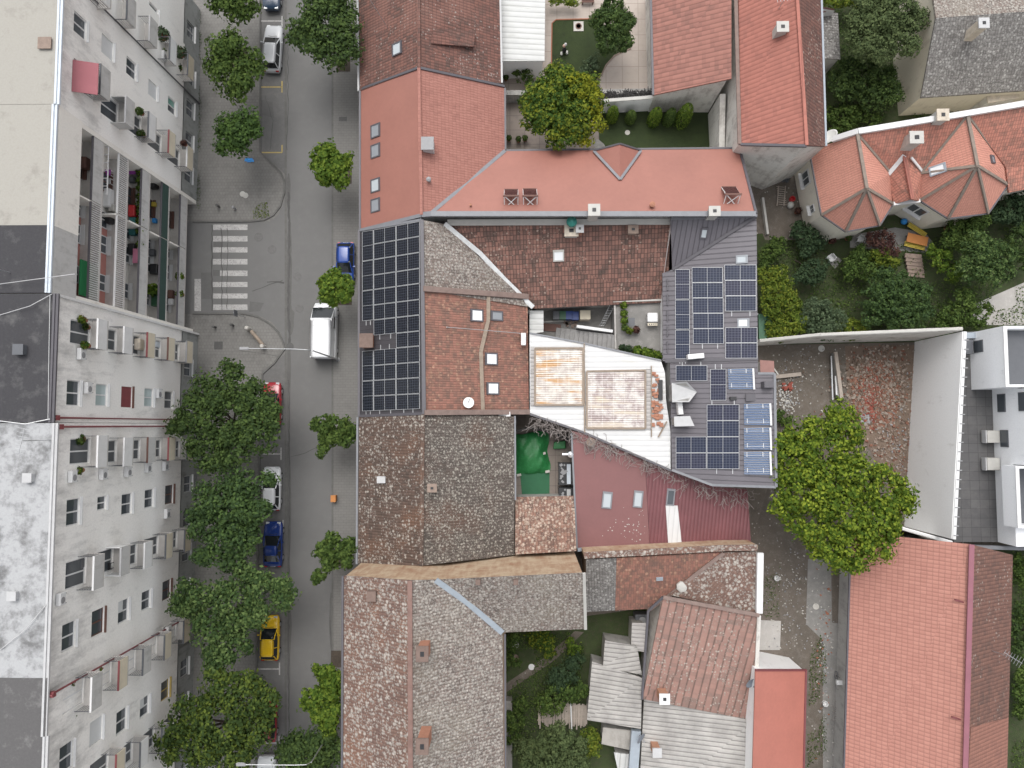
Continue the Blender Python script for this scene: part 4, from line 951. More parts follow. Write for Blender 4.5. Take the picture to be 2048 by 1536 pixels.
def add_window(parent, X, a, b, c, d, kind, depth=.2):
    F = {'white':'white','blind':'white','half':'white','curtain':'white','brown':'brown_frame','brownshut':'brown_frame','yellow':'yellow_frame','green':'white','dark':'lgrey','door':'white'}[kind]
    x = X-depth; t = .07; mb = MB()
    mb.bbox(x, a, c, x+.09, b, c+t); mb.bbox(x, a, d-t, x+.09, b, d); mb.bbox(x, a, c+t+.001, x+.09, a+t, d-t-.001); mb.bbox(x, b-t, c+t+.001, x+.09, b, d-t-.001)
    ym = (a+b)/2; mb.bbox(x, ym-.05, c+t+.001, x+.09, ym+.05, d-t-.001)
    f = make('window', mb, M[F], parent)
    G = {'curtain':'glass_curtain','green':'green_glass'}.get(kind, 'glass')
    mb = MB(); mb.bbox(x+.02, a+t+.001, c+t+.001, x+.05, ym-.051, d-t-.001); make('pane', mb, M['glass' if kind == 'green' else G], f)
    mb = MB(); mb.bbox(x+.02, ym+.051, c+t+.001, x+.05, b-t-.001, d-t-.001); make('pane', mb, M[G], f)
    if kind in ('blind', 'half', 'brownshut'):
        zc = c+.02 if kind != 'half' else (c+d)/2
        mb = MB(); mb.bbox(x+.1, (a if kind != 'half' else ym)+.02, zc, x+.13, b-.02, d-.01); make('blind', mb, M['blind' if kind != 'brownshut' else 'rust_red'], f)
    if kind != 'door':
        mb = MB(); mb.bbox(X-.1, a-.06, c-.07, X+.16, b+.06, c-.012); make('sill', mb, M['yellow_frame' if kind == 'yellow' else 'brown_frame' if kind.startswith('brown') else 'white'], f)
def add_balcony(parent, X, yc, zf, wd, side, front, rail, dep=1.15, h=1.1, base='lgrey'):
    mb = MB(); a, b = yc-wd/2, yc+wd/2
    mb.bbox(X+.002, a, zf-.16, X+dep, b, zf); o = make('balcony', mb, M['bal_floor'], parent)
    mb = MB(); mb.bbox(X+dep-.07, a, zf+.003, X+dep+.02, b, zf+h-.05); make('front_panel', mb, M[front], o)
    mb = MB()
    if side == 'bars':
        for yy in (a+.03, b-.03):
            mb.bbox(X+.01, yy-.02, zf+h-.06, X+dep-.08, yy+.02, zf+h-.02)
            for k in range(6): xx = X+.1+k*(dep-.25)/5; mb.bbox(xx-.012, yy-.012, zf+.003, xx+.012, yy+.012, zf+h-.061)
            make('side_rail', mb, M['dgrey'], o); mb = MB()
    else:
        for yy in (a+.035, b-.035): mb.bbox(X+.004, yy-.035, zf+.003, X+dep-.072, yy+.035, zf+h-.05)
        make('side_panel', mb, M[side], o)
    mb = MB(); mb.bbox(X+dep-.09, a-.01, zf+h-.048, X+dep+.04, b+.01, zf+h); make('handrail', mb, M[rail], o)
    return o
def block(name, label, u_edge, v0, v1, roofs, wins, bals, extra_y0=None, wallm='wall_apt', gutter='lgrey', vz=(ZR, ZR)):
    """apartment section between two rows of the roof edge"""
    vm = (max(v0, 0)+min(v1, 1536))/2
    X = fx(u_edge, vm, ZR)
    y1, y0 = fy(v0, vz[0], X), fy(v1, vz[1], X)
    o = thing(name, label, 'apartment block', (X-6, (y0+y1)/2, 0))
    holes = []; W = []
    for (v, s, wd, ht, kind) in wins:
        zc = FLR[s]+1.72; yc = fy(v, zc, X); r_ = (yc-wd/2, yc+wd/2, zc-ht/2, zc+ht/2); holes.append(r_); W.append((r_, kind))
    for (v, s, wd, side, front, rail) in bals:
        zf = FLR[s]; yc = fy(v, zf+1.1, X+1.1)
        r_ = (yc-wd/2+.25, yc+wd/2-.2, zf+.06, zf+2.3); holes.append(r_); W.append((r_, 'door'))
    mb = cut_wall(X, y0, y1, 3.0, ZR-.15, holes)
    mb.quad((X,y0,3.0),(X,y0,ZR-.15),(X-12,y0,ZR-.15),(X-12,y0,3.0)); mb.quad((X,y1,3.0),(X-12,y1,3.0),(X-12,y1,ZR-.15),(X,y1,ZR-.15)); mb.quad((X-12,y0,3.0),(X-12,y0,ZR-.15),(X-12,y1,ZR-.15),(X-12,y1,3.0))
    make('wall', mb, M[wallm], o)
    gh = []; rn = random.Random(int(v0)+7); yy = y0+1.2
    while yy < y1-2.4:
        gh.append((yy, yy+1.5, 1.1, 2.5)); yy += 3.1
    mb = cut_wall(X+.06, y0, y1, 0, 2.998, gh); mb.bbox(X-12, y0, 0, X-.3, y1, 2.99); make('ground_floor', mb, M['apt_ground'], o)
    for g_ in gh: add_window(o, X+.06, *g_, 'dark')
    for (r_, kind) in W: add_window(o, X, *r_, kind)
    for (v, s, wd, side, front, rail) in bals: add_balcony(o, X, fy(v, FLR[s]+1.1, X+1.1), FLR[s], wd, side, front, rail)
    for ra, rb, rm in roofs:
        ya, yb = fy(rb, ZR, X), fy(ra, ZR, X)
        mb = MB(); mb.bbox(X-14, ya+.002, ZR-.148, X+.1, yb-.002, ZR); make('roof', mb, M[rm], o)
    mb = MB(); mb.bbox(X+.101, y0, ZR-.16, X+.3, y1, ZR-.02); mb.bbox(X-.02, y0, ZR+.003, X+.12, y1, ZR+.06); make('gutter', mb, M[gutter], o)
    return o, X, y0, y1
def downpipe(o, X, v, m='rust_red', r=.07):
    y = fy(v, 10, X); mb = MB(); mb.tube([(X+.14,y,.1),(X+.14,y,ZR-.5),(X+.25,y,ZR-.2)], r, 8); mb.box((X+.18,y,ZR-.45), (.3,.34,.3)); make('downpipe', mb, M[m], o)
W_, C_, G_ = 'white_panel', 'cream_panel', 'grey_panel'
# top section, mostly out of frame
o, XA0, a0, b0 = block('apartment_block', 'apartment block section at top left beyond the slanting drainpipe', 113, -330, -2, [(-330,-2,'roof_cream')],
    [(26,1,1.3,1.4,'white'),(-28,2,1.3,1.4,'white'),(-88,3,1.4,1.4,'white')],
    [(12,3,2.1,'bars',G_,'dgrey'),(56,2,2.1,'bars',G_,'lgrey'),(95,1,2.0,'bars',W_,'dgrey'),(128,0,2.0,'bars',C_,'dgrey'),(-30,4,2.1,'bars',W_,'white')], vz=(ZR, 10))
# second section with red awning
o, XA, a1, b1 = block('apartment_block', 'apartment block section with red awning over its top balcony', 113, -2, 208, [(-2,208,'roof_cream')],
    [(52,4,1.45,1.45,'white'),(95,3,1.45,1.5,'blind'),(137,2,1.4,1.45,'white'),(180,1,1.3,1.4,'blind'),(212,0,1.3,1.4,'green')],
    [(157,4,2.2,'bars',G_,'dgrey'),(218,3,2.1,'grey_panel',G_,'lgrey'),(248,2,2.1,'bars',W_,'dgrey'),(282,1,2.0,'bars',C_,'rust_red'),(311,0,2.0,'bars',C_,'white')], gutter='gutter_blue', vz=(10, ZR))
yv = fy(98, 10, XA); downpipe(o, XA, 98, 'flash_dark')
yw = fy(152, 18.6, XA+.8); mb = MB(); mb.add([(XA+.02,yw-1.15,18.75),(XA+.02,yw+1.1,18.75),(XA+1.5,yw+1.1,18.2),(XA+1.5,yw-1.15,18.2),(XA+.02,yw-1.15,18.70),(XA+.02,yw+1.1,18.70),(XA+1.5,yw+1.1,18.15),(XA+1.5,yw-1.15,18.15)], [(0,3,2,1),(4,5,6,7),(0,4,7,3),(1,2,6,5),(3,7,6,2),(0,1,5,4)]); make('awning', mb, M['rust_red2'], o)
# loggia section over the side street
BF = [1.8, 5.1, 8.35, 11.6, 14.9]
XB = fx(98, 400, ZR); yB1, yB0 = a1-.02, fy(586, ZR, XB)+.02
oB = thing('apartment_block', 'apartment block section with deep open loggias facing the zebra crossing', 'apartment block', (XB-6, (yB0+yB1)/2, 0))
XF = XB+.1
mb = MB(); mb.bbox(XB-12, yB0, 0, XB-1.4, yB1, ZR-.15); mb.bbox(XB-1.399, yB0, 18.0, XF, yB1, ZR-.15)
mb.bbox(XB-1.399, yB0, 0, XF+.05, yB0+.35, 17.99); mb.bbox(XB-1.399, yB1-.35, 0, XF+.05, yB1, 17.99)
make('wall', mb, M['loggia_wall'], oB)
ysp = fy(450, ZR, XB)
for ya, yb, m in ((ysp, yB1, 'roof_cream'), (yB0, ysp-.004, 'roof_dark')):
    mb = MB(); mb.bbox(XB-14, ya, ZR-.148, XB+.1, yb, ZR); make('roof', mb, M[m], oB)
    mb = MB(); mb.bbox(XF+.002, ya, 17.7, XF+.2, yb, ZR-.25); make('fascia', mb, M['loggia_wall' if m == 'roof_cream' else 'grey_panel'], oB)
mb = MB(); mb.bbox(XB+.101, yB0, ZR-.16, XB+.3, yB1, ZR-.02); mb.bbox(XB-.02, yB0, ZR+.003, XB+.12, yB1, ZR+.06); make('gutter', mb, M['gutter_blue'], oB)
ym_ = fy(462, 8, XF)
for k, zf in enumerate(BF):
    lg = make('loggia', MB().bbox(XB-1.398, yB0+.352, zf-.2, XF, yB1-.352, zf) or None, M['bal_floor'], oB) if False else None
    mb = MB(); mb.bbox(XB-1.398, yB0+.352, zf-.2, XF, yB1-.352, zf); lg = make('loggia_floor', mb, M['bal_floor'], oB)
    A_, B_ = yB0+.36, yB1-.36
    styles = [('grey_panel','grey_panel'), ('dark_green','dark_green'), ('grey_panel','grey_panel'), ('bars','bars'), ('grey_panel','bars')][k]
    for (a, b), stl in zip(((ym_+.06, B_), (A_, ym_-.06)), styles):
        mb = MB()
        if stl == 'bars':
            n = int((b-a)/.16)
            for i in range(n+1): y = a+(b-a)*i/n; mb.bbox(XF-.05, y-.022, zf+.002, XF+.0, y+.022, zf+1.12)
            make('railing', mb, M['white'], lg)
        else:
            mb.bbox(XF-.09, a, zf+.002, XF, b, zf+1.12); make('parapet', mb, M[stl], lg)
        mb = MB(); mb.bbox(XF-.12, a, zf+1.122, XF+.03, b, zf+1.18); make('handrail', mb, M['white' if k == 3 else 'flash_dark'], lg)
    mb = MB(); mb.bbox(XB-1.3, ym_-.06, zf+.003, XF-.1, ym_+.06, zf+2.6 if k != 3 else zf+1.2); make('divider', mb, M['loggia_wall'], lg)
    for yy, wd, kd, mm in ((yB1-2.4, 1.5,'brown','x'), (yB1-5.4, 1.3,'white','x'), (ym_-2.2, 1.4,'white','x'), (ym_-5.2, 1.3,'white','x')):
        add_window(oB, XB-1.16, yy-wd/2, yy+wd/2, zf+.1, zf+2.2, kd, .2)
    if k in (3, 4):
        mb = MB(); mb.bbox(XB-1.398, A_+.1, zf+.003, XB-1.35, ym_-.3, zf+2.4); make('painted_wall', mb, M['salmon'], lg)
mb = MB()
for i in range(4): 
    y = yB1-.5-i*1.1; mb.bbox(XF-.06, y-.05, BF[3]+1.2, XF, y+.05, 17.6 if i == 0 else BF[3]+1.24)
y1_, y2_ = yB1-.4, ym_+.4
mb = MB(); mb.bbox(XB-1.4, y2_, BF[3]+2.55, XF-.02, y1_, BF[3]+2.6); 
mb2 = MB()
for i in range(7): yy = y1_-i*.6; mb2.bbox(XB-.9, yy-.03, BF[3]+2.5, XF, yy+.03, BF[3]+2.56)
mb2.bbox(XF-.06, y1_-3.7, BF[3]+2.48, XF, y1_, BF[3]+2.54); make('canopy_frame', mb2, M['white'], oB)
# middle section under the dark roof
o, XC, a2, b2 = block('apartment_block', 'apartment block section under dark roof, between loggias and twin drainpipes', 103, 587, 845, [(587,845,'roof_dark')],
    [(786,4,1.75,1.45,'white'),(790,3,1.6,1.45,'curtain'),(794,2,1.6,1.5,'brownshut'),(795,1,1.5,1.4,'curtain'),(800,0,1.5,1.4,'white')],
    [(667,4,2.1,'bars',W_,'white'),(679,3,2.0,'bars',W_,'white'),(689,2,1.95,'bars',C_,'rust_red'),(697,1,1.9,'bars',C_,'brown_frame'),(703,0,1.9,'bars',C_,'grey')], gutter='flash_dark')
downpipe(o, XC, 838); yC = fy(560+22, ZR, XC)
mb = MB(); mb.bbox(XC-.3, b2-.15, 0, XC+.2, b2+.012, ZR-.2); make('pilaster', mb, M['white_panel'], o)
# long section under the white roof
o, XD, a3, b3 = block('apartment_block', 'apartment block section under the white painted roof', 97, 846, 1356, [(846,1356,'roof_white')],
    [(1024,4,1.8,1.45,'white'),(1006,3,1.0,1.1,'white'),(1008,2,1.6,1.45,'white'),(997,1,1.5,1.4,'white'),(989,0,1.6,1.4,'brown'),
     (1272,4,1.8,1.45,'white'),(1244,3,1.8,1.5,'brown'),(1222,2,1.7,1.45,'half'),(1200,1,1.5,1.4,'white'),(1180,0,1.6,1.4,'brown')],
    [(903,4,2.2,'bars',W_,'white'),(904,3,2.1,'bars',W_,'white'),(900,2,2.0,'bars',G_,'brown_frame'),(898,1,1.9,'bars',C_,'rust_red'),(899,0,1.9,'bars',C_,'dgrey'),
     (1147,4,2.3,'bars',G_,'white'),(1124,3,2.1,'white_panel',G_,'lgrey'),(1112,2,2.0,'bars',W_,'white'),(1094,1,2.0,'bars',C_,'dgrey'),(1082,0,1.9,'bars',C_,'dgrey')], vz=(ZR, 10))
downpipe(o, XD, 853)
# last section, grey roof
o, XE, a4, b4 = block('apartment_block', 'apartment block section under grey roof at the bottom left corner', 88, 1356, 1900, [(1356,1900,'roof_grey')],
    [(1515,4,1.8,1.45,'white'),(1462,3,1.7,1.5,'blind'),(1442,2,1.7,1.45,'white'),(1413,1,1.5,1.4,'half'),(1380,0,1.6,1.4,'yellow')],
    [(1390,4,2.3,'bars',G_,'white'),(1352,3,2.1,'bars',C_,'rust_red'),(1325,2,2.0,'bars',G_,'dgrey'),(1296,1,2.0,'bars',C_,'dgrey'),(1265,0,1.9,'bars',C_,'dgrey'),
     (1540,3,2.1,'bars',C_,'rust_red'),(1512,2,2.0,'bars',W_,'dgrey'),(1483,1,2.0,'bars',W_,'dgrey'),(1455,0,2.0,'bars',C_,'dgrey')], gutter='lgrey', vz=(10, 20))
downpipe(o, XE, 1292, 'rust_red')
# air conditioners on the facade
def air_con(X, u, v, label, depth=.02):
    z = 66-(X+.3)*FOC/(u-NAD[0]); y = fy(v, z, X+.3)
    t = thing('air_conditioner', label, 'air conditioner', (X, y, z-.3), 'air conditioners on the apartment facade')
    mb = MB(); mb.bbox(X+.05, y-.4, z-.28, X+.36, y+.4, z+.28); make('housing', mb, M['white'], t, bevel=.02)
    mb = MB(); mb.lathe((X+.362, y-.08, z), [(.22,0),(.2,.012),(.06,.02)], 14, Matrix.Rotation(R(90), 4, 'Y')); make('fan_grille', mb, M['grey'], t)
    mb = MB(); mb.bbox(X, y-.34, z-.34, X+.38, y-.3, z-.284); mb.bbox(X, y+.3, z-.34, X+.38, y+.34, z-.284); make('bracket', mb, M['dgrey'], t)
    return t
for X, u, v, lb in ((XC,152,708,'air conditioner below the top plant balcony of dark roofed section'),(XC,168,776,'air conditioner beside the topmost window of dark roofed section'),(XC,312,787,'air conditioner right of the ochre silled curtained window'),
    (XD,143,953,'upper of the air conditioners below the top balcony of white roofed section'),(XD,205,948,'air conditioner below second balcony from the roof, white roofed section'),(XD,255,943,'air conditioner below the third balcony from the roof, white roofed section'),(XD,295,935,'air conditioner below the fourth balcony from the roof, white roofed section'),(XD,330,932,'lowest air conditioner below the first balcony column of white roofed section'),
    (XD,128,1198,'air conditioner between balcony and window near the white roof edge'),(XA0,303,112,'air conditioner among plants by the slanting drainpipe'),(XD,336,1027,'air conditioner near the brown window by the big street trees'),(XE,345,1262,'air conditioner at the shady foot of grey roofed section')):
    air_con(X, u, v, lb)
# ================================================================ trees and plants
rng = np.random.default_rng(7)
M['leaf_dark'] = foliage('dark_green_leaves', (.034,.058,.021), (.062,.10,.03), (.115,.17,.045), .6)
M['leaf_mid'] = foliage('mid_green_leaves', (.036,.062,.017), (.070,.115,.028), (.145,.20,.048), .6)
M['leaf_light'] = foliage('light_green_leaves', (.045,.085,.014), (.095,.155,.022), (.21,.27,.04), .65)
M['leaf_yellow'] = foliage('yellow_green_leaves', (.060,.095,.016), (.12,.17,.024), (.26,.27,.04), .6)
M['leaf_grey'] = foliage('grey_green_leaves', (.050,.075,.040), (.085,.120,.065), (.14,.18,.10), .5)
M['leaf_two'] = foliage('two_tone_leaves', (.032,.066,.014), (.065,.115,.02), (.24,.26,.03), .8)
M['leaf_pine'] = foliage('pine_needles', (.045,.065,.026), (.078,.105,.042), (.115,.14,.055), .4, .1)
M['leaf_blue'] = foliage('dark_bluish_leaves', (.030,.052,.027), (.05,.082,.04), (.08,.12,.052), .5)
M['leaf_red'] = foliage('reddish_leaves', (.06,.03,.03), (.11,.055,.045), (.16,.09,.06), .5)
M['leaf_gold'] = foliage('golden_leaves', (.10,.13,.015), (.20,.22,.02), (.36,.34,.03), .6)
M['leaf_dark2'] = foliage('deep_green_leaves', (.034,.062,.02), (.058,.105,.028), (.10,.16,.036), .5)
M['leaf_dark3'] = foliage('deep_dull_leaves', (.034,.060,.025), (.058,.10,.033), (.105,.165,.045), .6)
M['leaf_pale'] = foliage('pale_backed_leaves', (.036,.064,.024), (.066,.115,.032), (.17,.23,.08), .7)
M['leaf_tips'] = foliage('yellow_tipped_leaves', (.034,.058,.018), (.056,.092,.024), (.16,.20,.03), .65)
M['leaf_bright'] = foliage('linden_leaves', (.045,.082,.012), (.115,.175,.02), (.29,.34,.04), .8)
M['bark'] = plain('bark', (.10,.078,.06), .95, .25, 4)
def leaf_object(name, C, Nn, size, m, parent=None, origin=None, asp=.62):
    n = len(C); size = np.broadcast_to(size, (n,))[:, None]*rng.uniform(.7, 1.25, (n, 1))
    Nn = Nn/np.maximum(np.linalg.norm(Nn, axis=1, keepdims=True), 1e-6)
    r = rng.normal(size=(n, 3)); t = np.cross(Nn, r); t /= np.maximum(np.linalg.norm(t, axis=1, keepdims=True), 1e-6); b = np.cross(Nn, t)
    org = np.array(wloc(parent) if parent else (origin if origin is not None else (0, 0, 0)))
    V = np.stack([C-t*size/2, C+b*size*asp/2-Nn*size*.08, C+t*size/2, C-b*size*asp/2-Nn*size*.08], 1).reshape(-1, 3)-org
    me = bpy.data.meshes.new(name); me.vertices.add(4*n); me.vertices.foreach_set('co', V.astype(np.float32).ravel())
    me.loops.add(4*n); me.loops.foreach_set('vertex_index', np.arange(4*n, dtype=np.int32)); me.polygons.add(n); me.polygons.foreach_set('loop_start', np.arange(0, 4*n, 4, dtype=np.int32))
    me.update(calc_edges=True); me.materials.append(m)
    o = bpy.data.objects.new(name, me); COL.objects.link(o)
    if parent: o.parent = parent
    else: o.location = org
    WL[o.name] = Vector(org); return o
def crown_points(lobes, dens, clump, lpc):
    """lobes: (centre, rx, rz); leaf clumps spread over and inside each lobe"""
    Cs, Ns = [], []
    for c, r, rz in lobes:
        k = max(5, int(dens*r*(r+rz)))
        d = rng.normal(size=(k, 3)); d[:, 2] = np.abs(d[:, 2])*.9-.25; d /= np.linalg.norm(d, axis=1, keepdims=True)
        rad = np.where(rng.random(k) < .78, rng.uniform(.74, 1.06, k), rng.uniform(.3, .75, k))[:, None]
        ctr = np.array(c)+d*rad*np.array([r, r, rz])
        cs = clump*rng.uniform(.6, 1.35, k)
        idx = np.repeat(np.arange(k), lpc)
        off = rng.normal(size=(k*lpc, 3)); off /= np.linalg.norm(off, axis=1, keepdims=True); off *= rng.random((k*lpc, 1))**.45
        off[:, 2] *= .7
        Cs.append(ctr[idx]+off*cs[idx][:, None]); Ns.append(off*(.9/np.maximum(cs[idx][:, None], .05))*.55+d[idx]*.35+rng.normal(size=(k*lpc, 3))*.35+np.array([0, 0, .45]))
    return np.concatenate(Cs), np.concatenate(Ns)
def tree(name, label, base, lobes, zc, m, cat='tree', group=None, rzf=.85, leaf=.33, dens=7.2, clump=.7, lpc=32, trunk=.16, ztrunk=None):
    """base (u,v) at the ground, lobes (u,v,r px[,z]) seen at crown height zc"""
    b = P(base[0], base[1], 0); t = thing(name, label, cat, b, group)
    L = []
    for l in lobes:
        z = l[3] if len(l) > 3 else zc
        r = l[2]*(CH-z)/FOC; L.append((P(l[0], l[1], z), max(.2, r-clump*.12), max(.3, r*rzf)))
    for c, r, rz in list(L):
        for _ in range(2 if r > .8 else 1):
            a_ = rng.random()*2*np.pi; q_ = rng.uniform(.7, 1.0); k_ = r*rng.uniform(.22, .4)
            L.append((c+Vector((math.cos(a_)*r*q_, math.sin(a_)*r*q_, rz*rng.uniform(-.3, .5))), k_, k_*.8))
    C, Nn = crown_points(L, dens, clump, lpc)
    keep = C[:, 2] > .08; leaf_object('crown', C[keep], Nn[keep], leaf, m, t)
    if trunk:
        zt = ztrunk or zc; mb = MB(); top = sum((l[0] for l in L), Vector())/len(L)
        fork = b.lerp(Vector((top.x, top.y, zt)), .45); mb.tube([b, b.lerp(fork, .5)+Vector((.06,.03,0)), fork], trunk, 8, trunk*.75)
        for c, r, rz in L[:7]: mb.tube([fork-Vector((0,0,.1)), fork.lerp(c, .55)+Vector((0,0,.15)), c+Vector((0,0,rz*.3))], trunk*.55, 6, trunk*.15)
        make('trunk', mb, M['bark'], t)
    return t
LV = 'street trees on the apartment side'; RV = 'street trees along the house fronts'
tree('street_tree', 'street tree at the top edge beside the dark blue car', (470,8), [(445,-5,32),(485,0,34),(462,18,26),(465,-40,50)], 6, M['leaf_mid'], group=LV)
tree('street_tree', 'rounded street tree left of the silver car', (474,118), [(462,110,38),(440,120,26),(490,150,30),(455,155,32),(470,85,26),(505,120,22),(478,185,18),(430,95,16)], 6, M['leaf_mid'], group=LV)
tree('street_tree', 'small round street tree above the zebra crossing', (484,268), [(472,258,32),(450,250,20),(492,240,24),(485,282,24),(458,285,20),(505,262,14)], 5.5, M['leaf_dark2'] if 'leaf_dark2' in M else M['leaf_mid'], group=LV)
tree('street_tree', 'large dark street tree hiding the front of the red car under it', (470,850), [(455,835,56),(395,830,38),(420,785,38),(480,775,34),(512,830,36),(515,880,30),(470,900,38),(410,890,36),(362,850,20),(465,742,20),(540,848,18),(430,925,20),(500,790,24),(534,828,22),(530,800,18)], 7, M['leaf_dark'], group=LV, trunk=.22)
tree('street_tree', 'dark street tree standing over the white parked car', (480,1030), [(460,1025,46),(420,1010,34),(485,970,30),(500,1015,28),(450,1080,38),(485,1085,28),(400,1050,28),(510,1060,16),(455,962,26),(420,1110,22),(530,960,13),(470,1120,20),(525,1020,12)], 7, M['leaf_dark3'] if 'leaf_dark3' in M else M['leaf_dark'], group=LV, trunk=.22)
tree('street_tree', 'pale leaved street tree reaching over the yellow car', (480,1225), [(465,1210,46),(400,1200,34),(530,1178,34),(495,1230,30),(430,1260,36),(370,1190,24),(572,1182,20),(445,1305,26),(500,1155,26),(358,1212,17),(422,1328,14),(560,1208,18),(478,1285,22),(515,1225,20)], 7, M['leaf_pale'] if 'leaf_pale' in M else M['leaf_mid'], group=LV, trunk=.22)
tree('street_tree', 'large dark street tree with yellow tips at the bottom left', (460,1450), [(450,1440,54),(385,1430,40),(500,1400,38),(505,1465,36),(400,1490,42),(465,1512,40),(350,1465,27),(440,1370,32),(535,1410,22),(335,1500,20),(490,1360,20)], 7, M['leaf_tips'] if 'leaf_tips' in M else M['leaf_dark'], group=LV, trunk=.22)
tree('street_tree', 'large leafy street tree at the top of the right pavement', (684,130), [(650,55,48),(610,60,34),(690,60,32),(640,15,34),(670,110,32),(635,100,26),(700,95,20),(590,65,18),(665,-15,40),(700,20,20)], 6.5, M['leaf_dark'], group=RV)
tree('street_tree', 'small light green street tree beside the four roof windows', (680,355), [(660,325,27),(640,310,18),(650,350,20),(680,350,22),(688,320,18),(662,298,14),(635,335,14)], 4.8, M['leaf_light'], group=RV, clump=.42, dens=16)
tree('street_tree', 'dense bright street tree overhanging the van and the blue car', (688,598), [(670,580,28),(650,575,18),(690,570,18),(668,558,18),(685,598,18),(655,600,14)], 5, M['leaf_light'], group=RV, clump=.38, dens=20)
tree('street_tree', 'ragged little street tree with a drooping branch on the right pavement', (688,870), [(675,855,26),(645,845,16),(690,875,20),(660,872,18),(650,890,12),(640,902,9),(700,860,12),(632,850,10)], 4.6, M['leaf_mid'], group=RV, clump=.36, dens=16)
tree('street_tree', 'thin street tree in front of the tall house gable wall', (690,1120), [(675,1100,24),(655,1100,18),(695,1095,18),(660,1125,16),(642,1145,12),(690,1120,14),(640,1108,10),(668,1080,12),(632,1158,8)], 4.6, M['leaf_mid'], group=RV, clump=.36, dens=16)
tree('street_tree', 'bright ragged street tree beside the tall house near the bottom', (672,1420), [(655,1390,26),(625,1390,18),(670,1370,22),(640,1420,20),(668,1430,22),(650,1345,13),(612,1408,12),(636,1340,8),(655,1455,18),(672,1345,12)], 5, M['leaf_light'], group=RV, clump=.4, dens=16)
tree('street_tree', 'dark shaded street tree under the lower street lamp', (650,1520), [(640,1495,34),(600,1500,30),(665,1510,26),(620,1530,34),(575,1515,22),(655,1475,18)], 4.2, M['leaf_dark'], group=RV)
# yard trees
tree('garden_tree', 'big round tree with yellow right side behind the coral house', (1125,235), [(1120,215,56),(1080,200,36),(1160,190,38),(1100,250,38),(1155,240,40),(1120,165,36),(1070,235,28),(1185,215,24),(1125,275,24),(1180,170,20),(1060,205,20)], 6, M['leaf_two'], leaf=.3, clump=.5, dens=14, trunk=.2)
t_ = bpy.data.objects['garden_tree']
C_, N_ = crown_points([(P(1165,172,7.2),1.0,.6),(P(1185,200,7.0),.8,.6),(P(1192,243,6.4),.8,.6),(P(1168,276,5.6),.7,.5),(P(1135,165,7.2),.6,.4),(P(1070,215,6.6),.5,.4)], 16, .42, 24)
leaf_object('yellow_leaves', C_, N_, .28, M['leaf_gold'], t_)
tree('garden_tree', 'dense round dark tree at the edge of the upper lawn', (1226,66), [(1225,55,36),(1205,40,22),(1248,45,22),(1215,85,22),(1245,80,20),(1228,15,22)], 4.2, M['leaf_dark'], leaf=.24, clump=.34, dens=24)
tree('linden_tree', 'broad bright green tree spreading over rubble lot and the alley', (1660,1010), [(1635,890,56),(1590,930,48),(1690,860,34),(1600,985,48),(1660,975,56),(1715,960,44),(1765,985,46),(1690,1035,56),(1620,1040,44),(1750,1050,46),(1795,1010,30),(1700,1095,44),(1650,1080,34),(1740,1095,28),(1680,820,22),(1570,890,26),(1560,950,20),(1810,980,16),(1570,1020,24),(1685,1130,20),(1700,905,24)], 8, M['leaf_bright'] if 'leaf_bright' in M else M['leaf_light'], trunk=.3, leaf=.32, clump=.6)
tree('pine_tree', 'soft dark pine in front of the grey tiled house', (1752,75), [(1758,45,50),(1725,85,34),(1790,20,44),(1800,70,36),(1735,15,34),(1760,95,32),(1720,50,24),(1830,40,24),(1815,95,20)], 6, M['leaf_pine'], leaf=.24, clump=.5, lpc=34, dens=13, trunk=.2)
G2 = 'shrubs in the gardens on the right'
